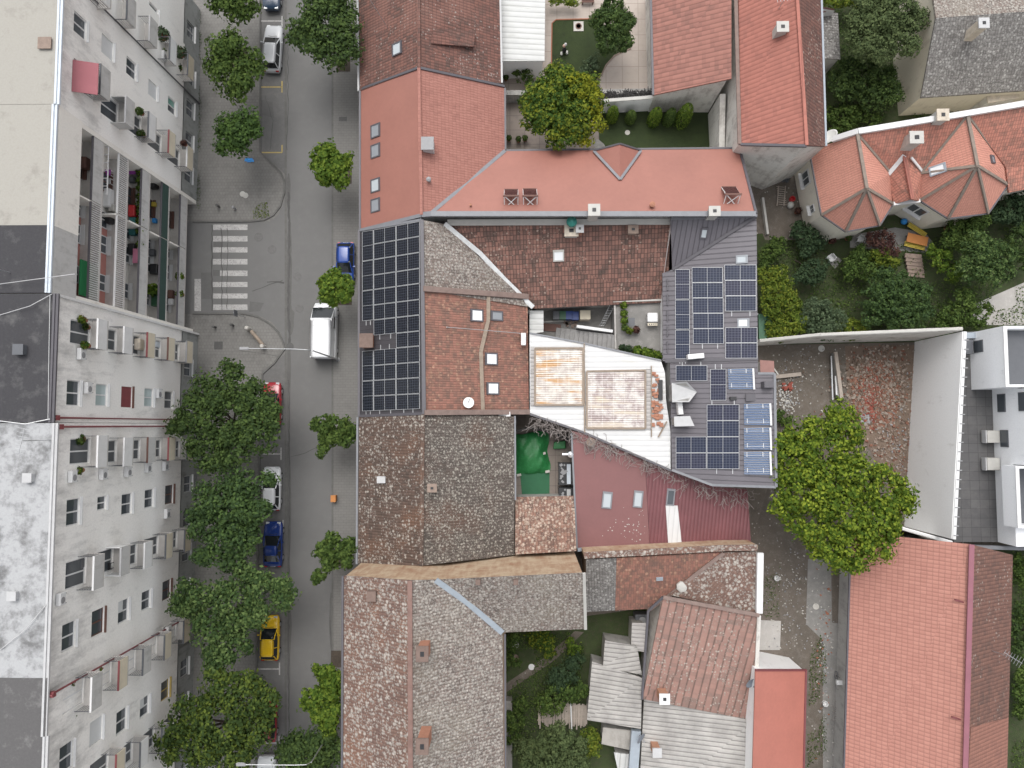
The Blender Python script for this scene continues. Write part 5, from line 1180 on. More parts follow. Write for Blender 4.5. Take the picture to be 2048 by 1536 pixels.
for lb, b, lobes, z, m in [
 ('dark leafy shrub below the soft pine', (1735,175), [(1730,160,42),(1690,170,32),(1770,165,30),(1745,195,30),(1700,140,24),(1785,190,22)], 2.6, 'leaf_dark'),
 ('light shrub on the grass under the dark leafy shrub', (1690,238), [(1690,235,26),(1720,228,20),(1665,228,16),(1745,240,14),(1675,255,12)], 1.3, 'leaf_mid'),
 ('yellowish bushes at the top edge right of the long red house', (1680,2), [(1670,0,16),(1700,2,20),(1725,-5,22),(1650,-10,18)], 2, 'leaf_yellow'),
 ('round grey green bush by the villa corner', (1615,475), [(1612,475,28),(1600,460,16),(1630,485,18),(1610,500,16)], 1.5, 'leaf_blue'),
 ('bright yellow green bush against the dark metal house, upper one', (1560,575), [(1552,580,34),(1575,605,24),(1535,555,22),(1560,550,20),(1545,610,24)], 3, 'leaf_yellow'),
 ('bright yellow green bush against the dark metal house, lower one', (1575,650), [(1570,650,26),(1590,640,22),(1555,668,18),(1595,660,14),(1550,640,18)], 2.6, 'leaf_yellow'),
 ('silvery olive green bush between bright bushes and lot wall', (1645,640), [(1645,635,34),(1625,620,22),(1670,640,22),(1650,660,20),(1620,650,18)], 2.6, 'leaf_grey'),
 ('yellow green low bush hugging the lot wall', (1705,660), [(1705,660,22),(1690,668,14),(1724,655,14)], 1.8, 'leaf_yellow'),
 ('wide dark bush in the middle of the right garden', (1790,605), [(1785,595,46),(1750,600,30),(1825,600,36),(1800,630,32),(1770,565,28),(1840,630,24),(1745,630,24),(1810,570,24)], 3, 'leaf_dark3'),
 ('light green bush along the lot wall near the modern block', (1915,635), [(1900,640,26),(1935,625,24),(1880,655,18),(1955,640,18),(1925,600,22),(1970,620,12)], 2.2, 'leaf_mid'),
 ('pale feathery tree in the right garden by the pale path', (1970,520), [(1965,515,38),(1940,540,26),(2000,510,28),(1985,550,28),(1955,485,22),(2010,545,18)], 4, 'leaf_pale'),
 ('bright green bush below the right villa bay', (1925,470), [(1920,465,30),(1895,480,20),(1945,455,20),(1930,490,20),(1960,440,18)], 2.2, 'leaf_mid'),
 ('dark green hedge at right edge under the villa eaves', (2025,420), [(2020,420,28),(2045,400,28),(2000,430,18),(2050,440,24)], 2, 'leaf_blue'),
 ('bush with yellow tips beside the white plastic chair', (1720,530), [(1715,525,22),(1735,545,18),(1700,545,16),(1725,505,14)], 1.6, 'leaf_mid'),
 ('small round dark bush in the garden left of the chair', (1590,520), [(1625,545,24),(1600,555,16),(1645,530,14)], 1.8, 'leaf_blue'),
 ('small bush near dark metal house eave', (1545,500), [(1540,500,22),(1555,485,14),(1530,520,16)], 1.8, 'leaf_mid'),
 ('brown tinted shrub by the orange garden table', (1765,480), [(1765,485,22),(1745,480,14),(1785,500,14)], 1.4, 'leaf_red'),
 ('yellow flowering shrub between stepping path and garden table', (1770,520), [(1765,515,16),(1785,525,14),(1750,512,12)], 1.2, 'leaf_yellow'),
 ('green shrub left of stepping path', (1880,520), [(1880,520,22),(1900,545,22),(1865,500,14)], 1.8, 'leaf_light'),
 ('dark bush at the far right edge of the garden', (2045,480), [(2040,480,24),(2050,520,22),(2060,455,20)], 2, 'leaf_dark'),
 ('bush at the right edge beside the brown roof, upper one', (2040,1140), [(2040,1150,26),(2050,1115,24)], 2, 'leaf_mid'),
 ('bush at the right edge beside the brown roof, middle one', (2040,1260), [(2042,1265,26),(2055,1225,24),(2046,1300,20)], 2, 'leaf_dark'),
 ('bush at the right edge beside the brown roof, lower one', (2045,1390), [(2044,1385,24),(2050,1350,20),(2050,1420,20)], 2, 'leaf_mid'),
 ('dark conifer like bush at bottom of small garden', (1110,1500), [(1105,1505,42),(1070,1515,32),(1140,1500,32),(1120,1470,26),(1150,1530,28),(1050,1500,22)], 3.2, 'leaf_pine'),
 ('yellow speckled bush by the concrete shed', (1178,1480), [(1178,1480,20),(1190,1500,14),(1170,1500,16)], 1.8, 'leaf_yellow'),
 ('light green hedge over the wooden fence', (1125,1395), [(1110,1400,24),(1140,1382,22),(1085,1405,16),(1165,1378,14),(1095,1420,12)], 1.8, 'leaf_mid'),
 ('dark bush in the middle of the small garden', (1130,1345), [(1130,1345,26),(1150,1325,16),(1110,1360,18)], 1.6, 'leaf_blue'),
 ('tuft of bright leaves in the small garden', (1147,1296), [(1147,1296,14),(1140,1286,9)], 1, 'leaf_light'),
 ('flowering bush under the tall house eave', (1085,1290), [(1085,1285,22),(1100,1300,14),(1070,1275,16)], 1.4, 'leaf_two'),
 ('green creeper beside the tall house wall, upper', (1022,1300), [(1022,1290,14),(1022,1320,14),(1030,1275,12)], 1.6, 'leaf_mid'),
 ('green creeper beside the tall house wall, lower', (1030,1440), [(1030,1440,18),(1025,1470,18),(1040,1410,14)], 1.6, 'leaf_mid'),
 ('potted shrubs under the white carport edge', (1045,150), [(1048,150,16),(1035,140,10),(1060,158,9)], 1.3, 'leaf_mid'),
 ('yellow shrub along the wall at top of the upper garden', (1130,4), [(1130,4,12),(1112,2,9),(1150,3,9)], 1, 'leaf_yellow'),
 ('feathery shrub at the lower end of the upper lawn', (1180,130), [(1180,130,14),(1192,118,9),(1172,142,9)], 1, 'leaf_grey'),
 ('weedy green growth at foot of the linden by the dark metal house', (1565,830), [(1560,832,14),(1575,838,10)], .8, 'leaf_mid')]:
    tree('garden_bush', lb, b, [(u, v, r) for u, v, r in lobes], z, M[m], 'bush', G2, rzf=.8, leaf=.24, clump=.36, lpc=22, dens=18, trunk=.05, ztrunk=z)
for k, (u, v, hh, r, m) in enumerate([(1222,240,2.6,.55,'leaf_light'),(1259,242,1.9,.5,'leaf_mid'),(1305,246,2.9,.62,'leaf_light'),(1334,246,2.8,.55,'leaf_mid'),(1360,248,3.9,.72,'leaf_light')]):
    b = P(u, v, 0); t = thing('thuja_bush', ['tall clipped thuja half hidden by the big round tree','shortest clipped thuja by the white wall','middle clipped thuja of the row by the white wall','slim clipped thuja left of the tallest one','tallest clipped thuja at the right end of the row'][k], 'bush', b, 'clipped thujas by the white garden wall')
    n = 1700; zz = rng.random(n); a = rng.random(n)*2*np.pi; rr = r*np.sqrt(np.clip(1-(zz*1.02-.25)**2/.62, .02, 1))*rng.uniform(.75, 1.05, n)
    C = np.stack([b.x+np.cos(a)*rr, b.y+np.sin(a)*rr, .1+zz*hh], 1); Nn = np.stack([np.cos(a), np.sin(a), zz*1.3], 1)+rng.normal(size=(n, 3))*.4
    leaf_object('crown', C, Nn, .15, M[m], t); mb = MB(); mb.tube([b, b+Vector((0,0,hh*.7))], .07, 6, .03); make('trunk', mb, M['bark'], t)
# low growth that nobody could count
def undergrowth(poly, n, hmax, size, m):
    q = [P(u, v, 0) for u, v in poly]; tri = tess(q); ar = np.array([abs((q[b]-q[a]).cross(q[c]-q[a]).z) for a, b, c in tri]); pk = rng.choice(len(tri), n, p=ar/ar.sum())
    r1, r2 = rng.random(n), rng.random(n); f = r1+r2 > 1; r1[f] = 1-r1[f]; r2[f] = 1-r2[f]
    A = np.array([q[t[0]] for t in tri])[pk]; B = np.array([q[t[1]] for t in tri])[pk]; Cc = np.array([q[t[2]] for t in tri])[pk]
    C = A+(B-A)*r1[:, None]+(Cc-A)*r2[:, None]; ph = np.sin(C[:, 0]*1.7+2)*np.cos(C[:, 1]*1.3)+np.sin(C[:, 0]*.6-C[:, 1]*.8)
    k = ph > -.55; C = C[k]; C[:, 2] = .03+rng.random(len(C))**2*hmax
    o = leaf_object('undergrowth', C, rng.normal(size=(len(C), 3))*.5+np.array([0, 0, .8]), size, m, origin=(q[0].x, q[0].y, 0)); tag(o, kind='stuff')
undergrowth([(1520,470),(1700,500),(1860,480),(2060,400),(2060,660),(1930,655),(1530,672)], 9000, .5, .18, M['leaf_mid'])
undergrowth([(1650,10),(1850,10),(1790,215),(1940,215),(1900,235),(1660,290)], 6000, .5, .18, M['leaf_dark'])
undergrowth([(1012,1270),(1170,1262),(1165,1330),(1150,1420),(1100,1536),(1012,1536)], 5000, .4, .16, M['leaf_mid'])
undergrowth([(1640,1270),(1652,1300),(1652,1500),(1612,1536),(1620,1300)], 1100, .25, .14, M['leaf_mid'])
undergrowth([(2030,1100),(2060,1100),(2060,1560),(2020,1560)], 1500, .4, .18, M['leaf_mid'])
undergrowth([(1530,1120),(1560,1120),(1560,1235),(1525,1235)], 350, .2, .12, M['leaf_mid'])
undergrowth([(505,405),(535,405),(540,435),(508,438)], 260, .2, .12, M['leaf_yellow'])
undergrowth([(398,20),(404,20),(402,420),(394,420)], 420, .25, .12, M['leaf_dark'])
# ================================================================ solar panels and collectors
def cells_mat(name, col, line, nx, ny, lw=.045):
    t = NT(name); uv = t.uv(); t.n('SeparateXYZ', {0: uv}); su = t.t.nodes[-1]
    e = None
    for k, n in ((0, nx), (1, ny)):
        f = t.mth('FRACT', t.mth('MULTIPLY', su.outputs[k], n)); g = t.ramp(t.mth('ABSOLUTE', t.mth('SUBTRACT', f, .5)), .5-lw*1.6, .5-lw*.3)
        e = g if e is None else t.mth('MAXIMUM', e, g)
    rn = t.n('TexWhiteNoise', {'Vector': t.n('VectorMath', {0: t.n('VectorMath', {0: uv, 1: (nx, ny, 1)}, operation='MULTIPLY')}, operation='FLOOR')}, noise_dimensions='3D')
    c = t.mix(t.mth('MULTIPLY', rn, .35), col, sc3(col, 1.9))
    c = t.mix(t.mth('MULTIPLY', e, .75), c, line)
    return t.finish(c, .18, spec=.5)
M['cell_black'] = cells_mat('black_solar_cells', (.010,.012,.018), (.10,.11,.13), 6, 10)
M['cell_black_tall'] = cells_mat('black_solar_cells_upright', (.010,.012,.018), (.10,.11,.13), 6, 10)
M['cell_blue'] = cells_mat('blue_solar_cells', (.007,.011,.030), (.12,.135,.17), 6, 10, .06)
M['cell_blue2'] = cells_mat('dark_blue_solar_cells', (.011,.012,.03), (.14,.15,.19), 6, 10, .06)
M['frame_white'] = plain('panel_frame', (.55,.56,.57), .4, .05, 2, metal=.3)
def lerp2(q, s, t): return (q[0]*(1-s)+q[1]*s)*(1-t)+(q[3]*(1-s)+q[2]*s)*t
def solar_panel(pl, c4, label, cell, along='u', group=None, lift=.12, ticks=()):
    """c4: photo corners top left, top right, bottom right, bottom left; two half modules with a mid bar"""
    n = on_plane(pl, *c4[0])[1]; q = [on_plane(pl, *c)[0]+n*lift for c in c4]
    cen = sum(q, Vector())/4
    t = thing('solar_module', label, 'solar panel', cen, group)
    mb = MB(); w = .026; fr = [q[0], q[1], q[2], q[3]]
    for i in range(4): mb.bar(fr[i]-n*.03, fr[(i+1) % 4]-n*.03, w, .07, up=n)
    if along == 'u': a, b = (q[0]+q[1])/2, (q[3]+q[2])/2
    else: a, b = (q[0]+q[3])/2, (q[1]+q[2])/2
    mb.bar(a-n*.025, b-n*.025, w*.8, .056, up=n); make('frame', mb, M['frame_white'], t)
    me = bpy.data.meshes.new('cell_sheet'); V = [p-n*.02-cen for p in q]+[p-n*.06-cen for p in q]
    me.from_pydata([tuple(p) for p in V], [], [(3,2,1,0),(4,5,6,7),(0,1,5,4),(1,2,6,5),(2,3,7,6),(3,0,4,7)]); me.update()
    uvl = me.uv_layers.new(name='UVMap'); 
    co = {0:(0,1),1:(1,1),2:(1,0),3:(0,0)}; 
    k = (lambda c: c) if along == 'u' else (lambda c: (c[1], c[0]))
    for li in me.polygons[0].loop_indices:
        a_, b_ = k(co[me.loops[li].vertex_index]); uvl.data[li].uv = (b_, a_)
    me.materials.append(cell); o = bpy.data.objects.new('cell_sheet', me); COL.objects.link(o); o.parent = t; WL[o.name] = cen
    if ticks:
        mb = MB()
        for s_, e_ in ticks:
            p = lerp2(q, s_, e_); d = (q[3]-q[0]).normalized()*(.42 if e_ else -.42); mb.bar(p-n*.07, p+d-n*.07, .05, .05, up=n)
        make('bracket', mb, M['frame_white'], t)
    return t
ORD = ['first','second','third','fourth','fifth','sixth','seventh','eighth','ninth','tenth','eleventh','twelfth']
GS = 'black solar panels on the charcoal street roof'
rowR = [443,473,505,537,567,599,630,662,692,724,755,787,818]
def sv(u, k):     # row line height at column u: lines slant a little towards the eave
    f = (841-u)/115.; return rowR[k]+f*(21-k*1.35)
for k in range(12):
    solar_panel(SO_W, [(794.5,sv(794.5,k)+.7),(840.5,sv(840.5,k)+.7),(840.8,sv(840.8,k+1)-.7),(794.8,sv(794.8,k+1)-.7)], '%s black solar panel from the top in the column along the ridge' % ORD[k], M['cell_black'], 'u', GS, ticks=(((.3,1),(.7,1)) if k == 11 else ()))
j = 0
for k in range(12):
    if k == 7: continue
    j += 1
    solar_panel(SO_W, [(749.5,sv(749.5,k)+.7),(793,sv(793,k)+.7),(793.2,sv(793.2,k+1)-.7),(749.8,sv(749.8,k+1)-.7)], '%s black solar panel from the top in the middle column of street roof' % ORD[j-1], M['cell_black'], 'u', GS, ticks=(((.25,1),(.75,1)) if k in (6, 11) else ((.3,0),(.7,0)) if k == 8 else ()))
for j, (k0, k1) in enumerate(((0,2),(2,4),(4,6),(8,10),(10,12))):
    solar_panel(SO_W, [(726.5,sv(726.5,k0)+.7),(748,sv(748,k0)+.7),(748.3,sv(748.3,k1)-.7),(726.8,sv(726.8,k1)-.7)], '%s upright black solar panel from the top in the column along the gutter' % ORD[j], M['cell_black_tall'], 'v', GS, ticks=(((.3,1),(.7,1)) if j in (2, 4) else ()))
GB = 'blue solar panels on the dark metal roof'
def pr(a, b, c, d): return [(a+.6,b+.6),(c-.6,b+.4),(c-.6,d-.6),(a+.6,d-.4)]
for j, (v0, v1) in enumerate(((539,599),(600,659),(660,718))): solar_panel(K_M, pr(1351,v0,1380,v1), '%s upright blue solar panel from the top in the narrow left column' % ORD[j], M['cell_blue2' if j == 0 else 'cell_blue'], 'v', GB, ticks=(((.3,1),(.7,1)) if j == 2 else ()))
for j in range(5): solar_panel(K_M, pr(1384+j*.6,535+j*30.6,1446+j*.6,535+(j+1)*30.6), '%s blue solar panel from the top in the five panel column' % ORD[j], M['cell_blue'], 'u', GB, ticks=(((.3,1),(.8,1)) if j == 4 else ()))
for j in range(3): solar_panel(K_M, pr(1449+j,530+j*31,1513,530+(j+1)*31), '%s blue solar panel from the top in the upper right group of three' % ORD[j], M['cell_blue2' if j == 1 else 'cell_blue'], 'u', GB, ticks=(((.2,1),(.8,1)) if j == 2 else ()))
for j in range(2): solar_panel(K_M, pr(1451,655+j*31,1515,655+(j+1)*31), '%s dark solar panel of the pair below the small skylight' % ('upper','lower')[j], M['cell_blue2'], 'u', GB)
solar_panel(K_M, pr(1352,731,1415,762), 'single wide blue solar panel above the white pointed dormer', M['cell_blue'], 'u', GB, ticks=((.2,0),(.8,0)))
solar_panel(K_M, pr(1421,738,1453,801), 'single upright dark solar panel left of the small tube collector', M['cell_blue2'], 'v', GB, ticks=((.3,0),(.7,0)))
for j in range(4): solar_panel(K_M, pr(1414,809+j*32.2,1479,809+(j+1)*32.2), '%s blue solar panel from the top in the lower column of four' % ORD[j], M['cell_blue2' if j in (0,) else 'cell_blue'], 'u', GB, ticks=(((.3,1),(.8,1)) if j == 3 else ((.15,0),(.85,0)) if j == 0 else ()))
for j in range(2): solar_panel(K_M, pr(1352,873.4+j*32.2,1413.5,873.4+(j+1)*32.2), '%s blue solar panel of the lower left pair' % ('upper','lower')[j], M['cell_blue' if j == 0 else 'cell_blue2'], 'u', GB)
M['tube_blue'] = glass_mat('blue_tubes', (.09,.16,.31), .2); M['tube_brown'] = glass_mat('brown_tubes', (.07,.03,.03), .25)
def collector(pl, c4, label, n, m, group, header='right', lift=.16, back=None):
    nn = on_plane(pl, *c4[0])[1]; q = [on_plane(pl, *c)[0]+nn*lift for c in c4]; cen = sum(q, Vector())/4
    t = thing('tube_collector', label, 'solar collector', cen, group)
    mb = MB()
    for i in range(n):
        f = (i+.5)/n
        if header == 'right': a, b = lerp2(q, 0, f), lerp2(q, 1, f)
        else: a, b = lerp2(q, f, 0), lerp2(q, f, 1)
        mb.tube([a, b], .034, 6)
    make('glass_tubes', mb, m, t)
    if header == 'right': mb = MB(); mb.add([p-nn*.09 for p in q]+[p-nn*.11 for p in q], [(0,1,2,3),(7,6,5,4)]); make('reflector', mb, M['lgrey'], t)
    mb = MB(); 
    if header == 'right': mb.bar(q[1]+nn*.03, q[2]+nn*.03, .14, .14, up=nn)
    else: mb.bar(q[0]+nn*.02, q[1]+nn*.02, .1, .1, up=nn); mb.bar(q[3], q[2], .1, .08, up=nn)
    make('header', mb, M['white'] if header == 'right' else M['dgrey'], t)
    mb = MB()
    for s_ in (.15, .85):
        if header == 'right': mb.bar(lerp2(q, .05, s_)-nn*.06, lerp2(q, .95, s_)-nn*.06, .05, .04, up=nn)
        else: mb.bar(lerp2(q, s_, 0)-nn*.06, lerp2(q, s_, 1)-nn*.06, .05, .04, up=nn)
    if header == 'right': 
        for s_ in (.12, .72):
            for f0 in (.12, .8): mb.bar(lerp2(q, s_, f0-.1)+nn*.04, lerp2(q, s_, f0+.1)+nn*.04, .06, .02, up=nn)
    make('rail', mb, M['frame_white'], t)
    return t
GC = 'blue tube collectors at the right edge of the dark metal roof'
collector(K_M, [(1456,738),(1507,737),(1509,779),(1458,779)], 'small blue tube collector beside the upright panel', 12, M['tube_blue'], GC)
for j, (a, b) in enumerate(((808,850),(856,899),(904,949))): collector(K_M, [(1488,a),(1541,a-1),(1543,b+1),(1489,b)], ('upper','middle','lower')[j]+' of three stacked blue tube collectors at the eave', 13, M['tube_blue'], GC)
# brown collectors standing on tilted white stands on the coral wing
def stand_collector(u0, v0, u1, v1, label, skew=0):
    a = on_plane(RA_N, u0, v1+4)[0]; b = on_plane(RA_N, u1, v1+4)[0]
    hgt = 1.0; top = [a+Vector((0,.15,hgt)), b+Vector((0,.15,hgt))]; lo = [P(u0-skew, v0, 6.9), P(u1-skew, v0, 6.9)]
    lo = [on_plane(RA_N, u0-skew, v0)[0]+Vector((0,0,.25)), on_plane(RA_N, u1-skew, v0)[0]+Vector((0,0,.25))]
    cen = (a+b)/2; t = thing('tube_collector', label, 'solar collector', cen, 'brown tube collectors on the coral wing')
    mb = MB(); n = 11
    for i in range(n): f = (i+.5)/n; mb.tube([lo[0].lerp(lo[1], f), top[0].lerp(top[1], f)], .045, 6)
    make('glass_tubes', mb, M['tube_brown'], t); mb = MB(); mb.bar(top[0]-Vector((.1,0,0)), top[1]+Vector((.1,0,0)), .14, .14); mb.bar(lo[0], lo[1], .1, .1); make('header', mb, M['brown_frame'], t)
    mb = MB(); ft = [a+Vector((0,-.55,-.1)), b+Vector((0,-.55,-.1))]
    for x, y in ((top[0], ft[0]), (top[1], ft[1]), (top[0], ft[1]), (top[1], ft[0]), (ft[0], ft[1])): mb.bar(x, y, .06, .06)
    for x, y in ((lo[0], top[0]), (lo[1], top[1])): mb.bar(x-Vector((0,0,.08)), y-Vector((0,0,.08)), .06, .05)
    make('stand', mb, M['white'], t); return t
stand_collector(1009, 381, 1036, 399, 'left of two brown tube collectors near the valley of the coral roof'); stand_collector(1047, 380, 1074, 399, 'right of two brown tube collectors near the valley of the coral roof', 1)
stand_collector(1446, 376, 1474, 396, 'single brown tube collector at the right end of the coral wing', 4)
# ================================================================ cars
M['rubber'] = plain('rubber', (.02,.02,.02), .9, .1, 3); M['carglass'] = glass_mat('car_glass', (.015,.018,.02), .05); M['lamp_glass'] = glass_mat('headlamp_glass', (.55,.57,.58), .1); M['tail_glass'] = glass_mat('tail_lamp_glass', (.30,.015,.015), .15)
def paint(name, c, r=.22):
    t = NT(name); m = t.finish(c, r); t.b.inputs['Coat Weight'].default_value = .5; return m
PAINT = dict(silver=paint('silver_paint', (.50,.51,.52), .3), white=paint('white_car_paint', (.76,.77,.78)), blue=paint('blue_car_paint', (.018,.06,.28)), deep=paint('deep_blue_car_paint', (.012,.035,.17)), navy=paint('dark_blue_grey_paint', (.03,.05,.085)), red=paint('red_car_paint', (.30,.02,.03)), yellow=paint('yellow_car_paint', (.72,.46,.02)), vanwhite=paint('white_van_paint', (.74,.75,.76), .35), pearl=paint('pearl_grey_paint', (.56,.58,.59), .3))
def loft(secs):
    """secs: list of (y, [(x,z)...]) right half profile from sill to centre; mirrored"""
    mb = MB(); n = len(secs[0][1]); k = len(secs)
    for y, pr_ in secs:
        for x, z in pr_: mb.v.append(Vector((x, y, z)))
        for x, z in reversed(pr_): mb.v.append(Vector((-x, y, z)))
    w_ = 2*n
    for i in range(k-1):
        for j in range(w_): mb.f.append([i*w_+j, i*w_+(j+1) % w_, (i+1)*w_+(j+1) % w_, (i+1)*w_+j]); mb.mi.append(0)
    mb.f.append([j for j in range(w_)][::-1]); mb.mi.append(0); mb.f.append([(k-1)*w_+j for j in range(w_)]); mb.mi.append(0)
    return mb
def car(kind, paint_, label, loc, rz):
    """front of the car points to +y before turning; origin on the road below its middle"""
    S = dict(hatch=(4.0,.84,1.45,.92), sedan=(4.45,.86,1.42,.9), estate=(4.5,.86,1.45,.92), coupe=(4.1,.86,1.32,.86), van=(5.2,1.12,2.05,1.2))[kind]
    L, hw, H, belt = S; t = thing('parked_van' if kind == 'van' else 'parked_car', label, 'van' if kind == 'van' else 'car', loc, None if kind == 'van' else 'cars parked along the street')
    R0 = WL[t.name]; WL[t.name] = Vector((0, 0, 0)); t.rotation_euler = (0, 0, rz)
    h = L/2; fr = [(-h,.80,.62),(-h+.08,.93,.78),(-h+.35,.99,.94 if kind != 'sedan' else .97),(-h*.5,1,1),(0,1,1),(h*.35,1,1.0),(h*.62,.985,.93),(h-.35,.95,.84),(h-.1,.84,.76),(h,.70,.64)]
    if kind == 'van': fr = [(-h,.95,1),(-h+.06,.985,1),(-h*.5,1,1),(0,1,1),(h*.4,1,1),(h*.7,.99,.9),(h-.4,.96,.82),(h-.1,.86,.74),(h,.74,.6)]
    secs = []
    for y, wf, zf in fr:
        w2 = hw*wf; zb = belt*zf
        secs.append((y, [(w2*.5,.24),(w2*.94,.25),(w2,.42),(w2*1.0,zb*.78),(w2*.96,zb-.03),(w2*.78,zb+.015),(w2*.35,zb+.035)]))
    b = make('body', loft(secs), PAINT[paint_], t, smooth=True, uv=False); 
    G = dict(hatch=(-h+.18,-h+.62,.05,.95), sedan=(-h+.85,-h+1.35,.0,.85), estate=(-h+.2,-h+.5,.1,.95), coupe=(-h+.5,-h+1.15,-.1,.85), van=(-h+.02,-h+.06,h*.34,h*.34+1.15))[kind]
    y0, y1, y2, y3 = G; tw = hw*(.74 if kind != 'van' else .86)
    gs = [(y0,[(hw*.86,belt-.04),(hw*.84,belt+.0),(hw*.5,belt+.02)]), (y1,[(hw*.93,belt-.04),(tw,H-.05),(tw*.6,H-.015)]), ((y1+y2)/2,[(hw*.95,belt-.04),(tw*1.02,H-.035),(tw*.6,H)]), (y2,[(hw*.95,belt-.04),(tw,H-.06),(tw*.6,H-.02)]), (y3,[(hw*.88,belt-.06),(hw*.84,belt-.02),(hw*.5,belt+.0)])]
    make('windows', loft(gs), M['carglass'] if kind != 'van' else PAINT[paint_], t, smooth=False, uv=False)
    rs_ = [(y1-.05,[(tw*.94,H-.07),(tw*.6,H+.0)]), (y1+.12,[(tw*1.0,H-.045),(tw*.6,H+.012)]), ((y1+y2)/2,[(tw*1.04,H-.03),(tw*.6,H+.02)]), (y2-.12,[(tw*1.0,H-.05),(tw*.6,H+.006)]), (y2+.06,[(tw*.93,H-.08),(tw*.6,H-.02)])]
    make('roof', loft(rs_), PAINT[paint_], t, smooth=True, uv=False)
    for s in (-1, 1):
        for (ya, za, xa), (yb, zb, xb) in (((y1, H-.06, tw*.98),(y0+.04, belt, hw*.86)), ((y2, H-.07, tw*.98),(y3-.04, belt-.02, hw*.87)), (((y1+y2)/2, H-.05, tw*1.02),((y1+y2)/2-.05, belt, hw*.955))): mb = MB(); mb.bar((s*xa,ya,za), (s*xb,yb,zb), .075, .05); make('pillar', mb, PAINT[paint_], t, uv=False)
    if kind == 'van':
        mb = MB(); mb.add([(-hw*.80,y2+.16,H-.18),(hw*.80,y2+.16,H-.18),(hw*.86,y3-.02,belt+.1),(-hw*.86,y3-.02,belt+.1),(-hw*.80,y2+.20,H-.12),(hw*.80,y2+.20,H-.12),(hw*.86,y3+.06,belt+.1),(-hw*.86,y3+.06,belt+.1)], [(0,1,2,3),(7,6,5,4),(4,5,1,0),(6,7,3,2),(5,6,2,1),(7,4,0,3)]); make('windscreen', mb, M['carglass'], t, uv=False)
        for s in (-1, 1):
            mb = MB(); mb.bar((s*hw*.93,y2-.75,belt+.3), (s*hw*.93,y2+.3,belt+.28), .08, .5); make('side_window', mb, M['carglass'], t, uv=False)
        mb = MB(); mb.bbox(-hw*.8, -h-.05, .38, hw*.8, -h+.04, .58); make('bumper', mb, M['dgrey'], t, uv=False)
        mb = MB()
        for i in range(7): yy = -h+.5+i*.48; mb.bbox(-tw*.55, yy-.03, H+.012, tw*.55, yy+.03, H+.035)
        make('roof_rib', mb, PAINT[paint_], t, uv=False)
    for s in (-1, 1):
        mb = MB(); mb.box((s*(hw+.1), y2+.32, belt+.06), (.2,.1,.14)); make('mirror', mb, PAINT[paint_] if kind != 'van' else M['dgrey'], t, uv=False)
        mb = MB(); mb.box((s*hw*.6, h-.14, belt*.76-.02), (hw*.36,.22,.12), 0); make('headlight', mb, M['lamp_glass'], t, uv=False)
        mb = MB(); mb.box((s*hw*.72, -h+.06, belt*.78-.08), (hw*.3,.14,.16)); make('taillight', mb, M['tail_glass'], t, uv=False)
        for yw in (h-.85, -h+.8):
            mb = MB(); mb.lathe((s*(hw-.12), yw, .31), [(.2,-.11),(.31,-.1),(.315,.1),(.2,.11)], 18, Matrix.Rotation(R(90), 4, 'Y')); w_ = make('wheel', mb, M['rubber'], t, uv=False)
            mb = MB(); mb.lathe((s*(hw-.01), yw, .31), [(.19,-.012),(.19,.012),(.03,.02)] if s > 0 else [(.03,-.02),(.19,-.012),(.19,.012)], 14, Matrix.Rotation(R(90), 4, 'Y')); make('rim', mb, M['steel'], w_, uv=False)
    mb = MB(); mb.box((0, h-.02, .42), (.5,.03,.11)); mb2 = MB(); mb2.box((0, -h-.005, .52), (.5,.03,.11)); make('front_plate', mb, M['white'], t, uv=False); make('rear_plate', mb2, M['white'], t, uv=False)
    mb = MB(); mb.bar((0,y3+.05,belt+.02), (hw*.5,y3+.12,belt+.0), .03, .03); mb.bar((0,y3+.05,belt+.02), (-hw*.45,y3+.12,belt+.0), .03, .03); make('wipers', mb, M['black'], t, uv=False)
    return t
def at_road(u, v, z=.02): return P(u, v, z)
car('sedan', 'navy', 'dark blue grey car at the very top of the parking lane', at_road(548,-18), R(180))
car('estate', 'silver', 'silver estate car parked in the left lane near the top', at_road(550,104), R(-3))
car('hatch', 'blue', 'small bright blue car on the right kerb peeking from a tree', at_road(694,530,.06), R(180))
car('van', 'vanwhite', 'white delivery van parked half on the right pavement', at_road(654,664,.06), R(0))
car('hatch', 'red', 'dark red car mostly under a big tree, upper of the two red cars', at_road(549,808), R(0))
car('hatch', 'white', 'white car half hidden by leaves in the left parking lane', at_road(548,976), R(0))
car('coupe', 'deep', 'deep blue car parked between white car and yellow car', at_road(551,1086), R(0))
car('hatch', 'yellow', 'bright yellow car partly under the pale leaved tree', at_road(545,1272), R(0))
car('hatch', 'red', 'dark red car near the bottom, lower of the two red cars', at_road(540,1432), R(0))
car('hatch', 'pearl', 'pale grey car at the bottom edge of the parking lane', at_road(538,1550), R(0))
# ================================================================ small things
rd = random.Random(21)
V3 = Vector
def one(name, label, cat, mb, m, org, group=None, smooth=False, bevel=0):
    return tag(make(name, mb, m, origin=org, smooth=smooth, bevel=bevel), label, cat, group)
M['green_tarp'] = ground('green_tarpaulin', [(.012,.12,.03), (.02,.17,.045), (.03,.21,.07)], .8, 5, .4, .5); M['green_mat'] = plain('green_mat', (.035,.13,.065), .9, .1, 2)
M['blue_plastic'] = plain('blue_plastic', (.02,.05,.20), .4, .1, 2); M['sky_blue'] = plain('light_blue_plastic', (.03,.25,.62), .5, .1, 2); M['green_plastic'] = plain('green_plastic', (.03,.10,.05), .45, .1, 2)
M['orange'] = plain('orange_paint', (.48,.19,.05), .6, .1, 2); M['yellow_slat'] = plain('yellow_slats', (.55,.42,.06), .6, .12, 2); M['terracotta'] = plain('terracotta', (.30,.12,.07), .85, .15, 3)
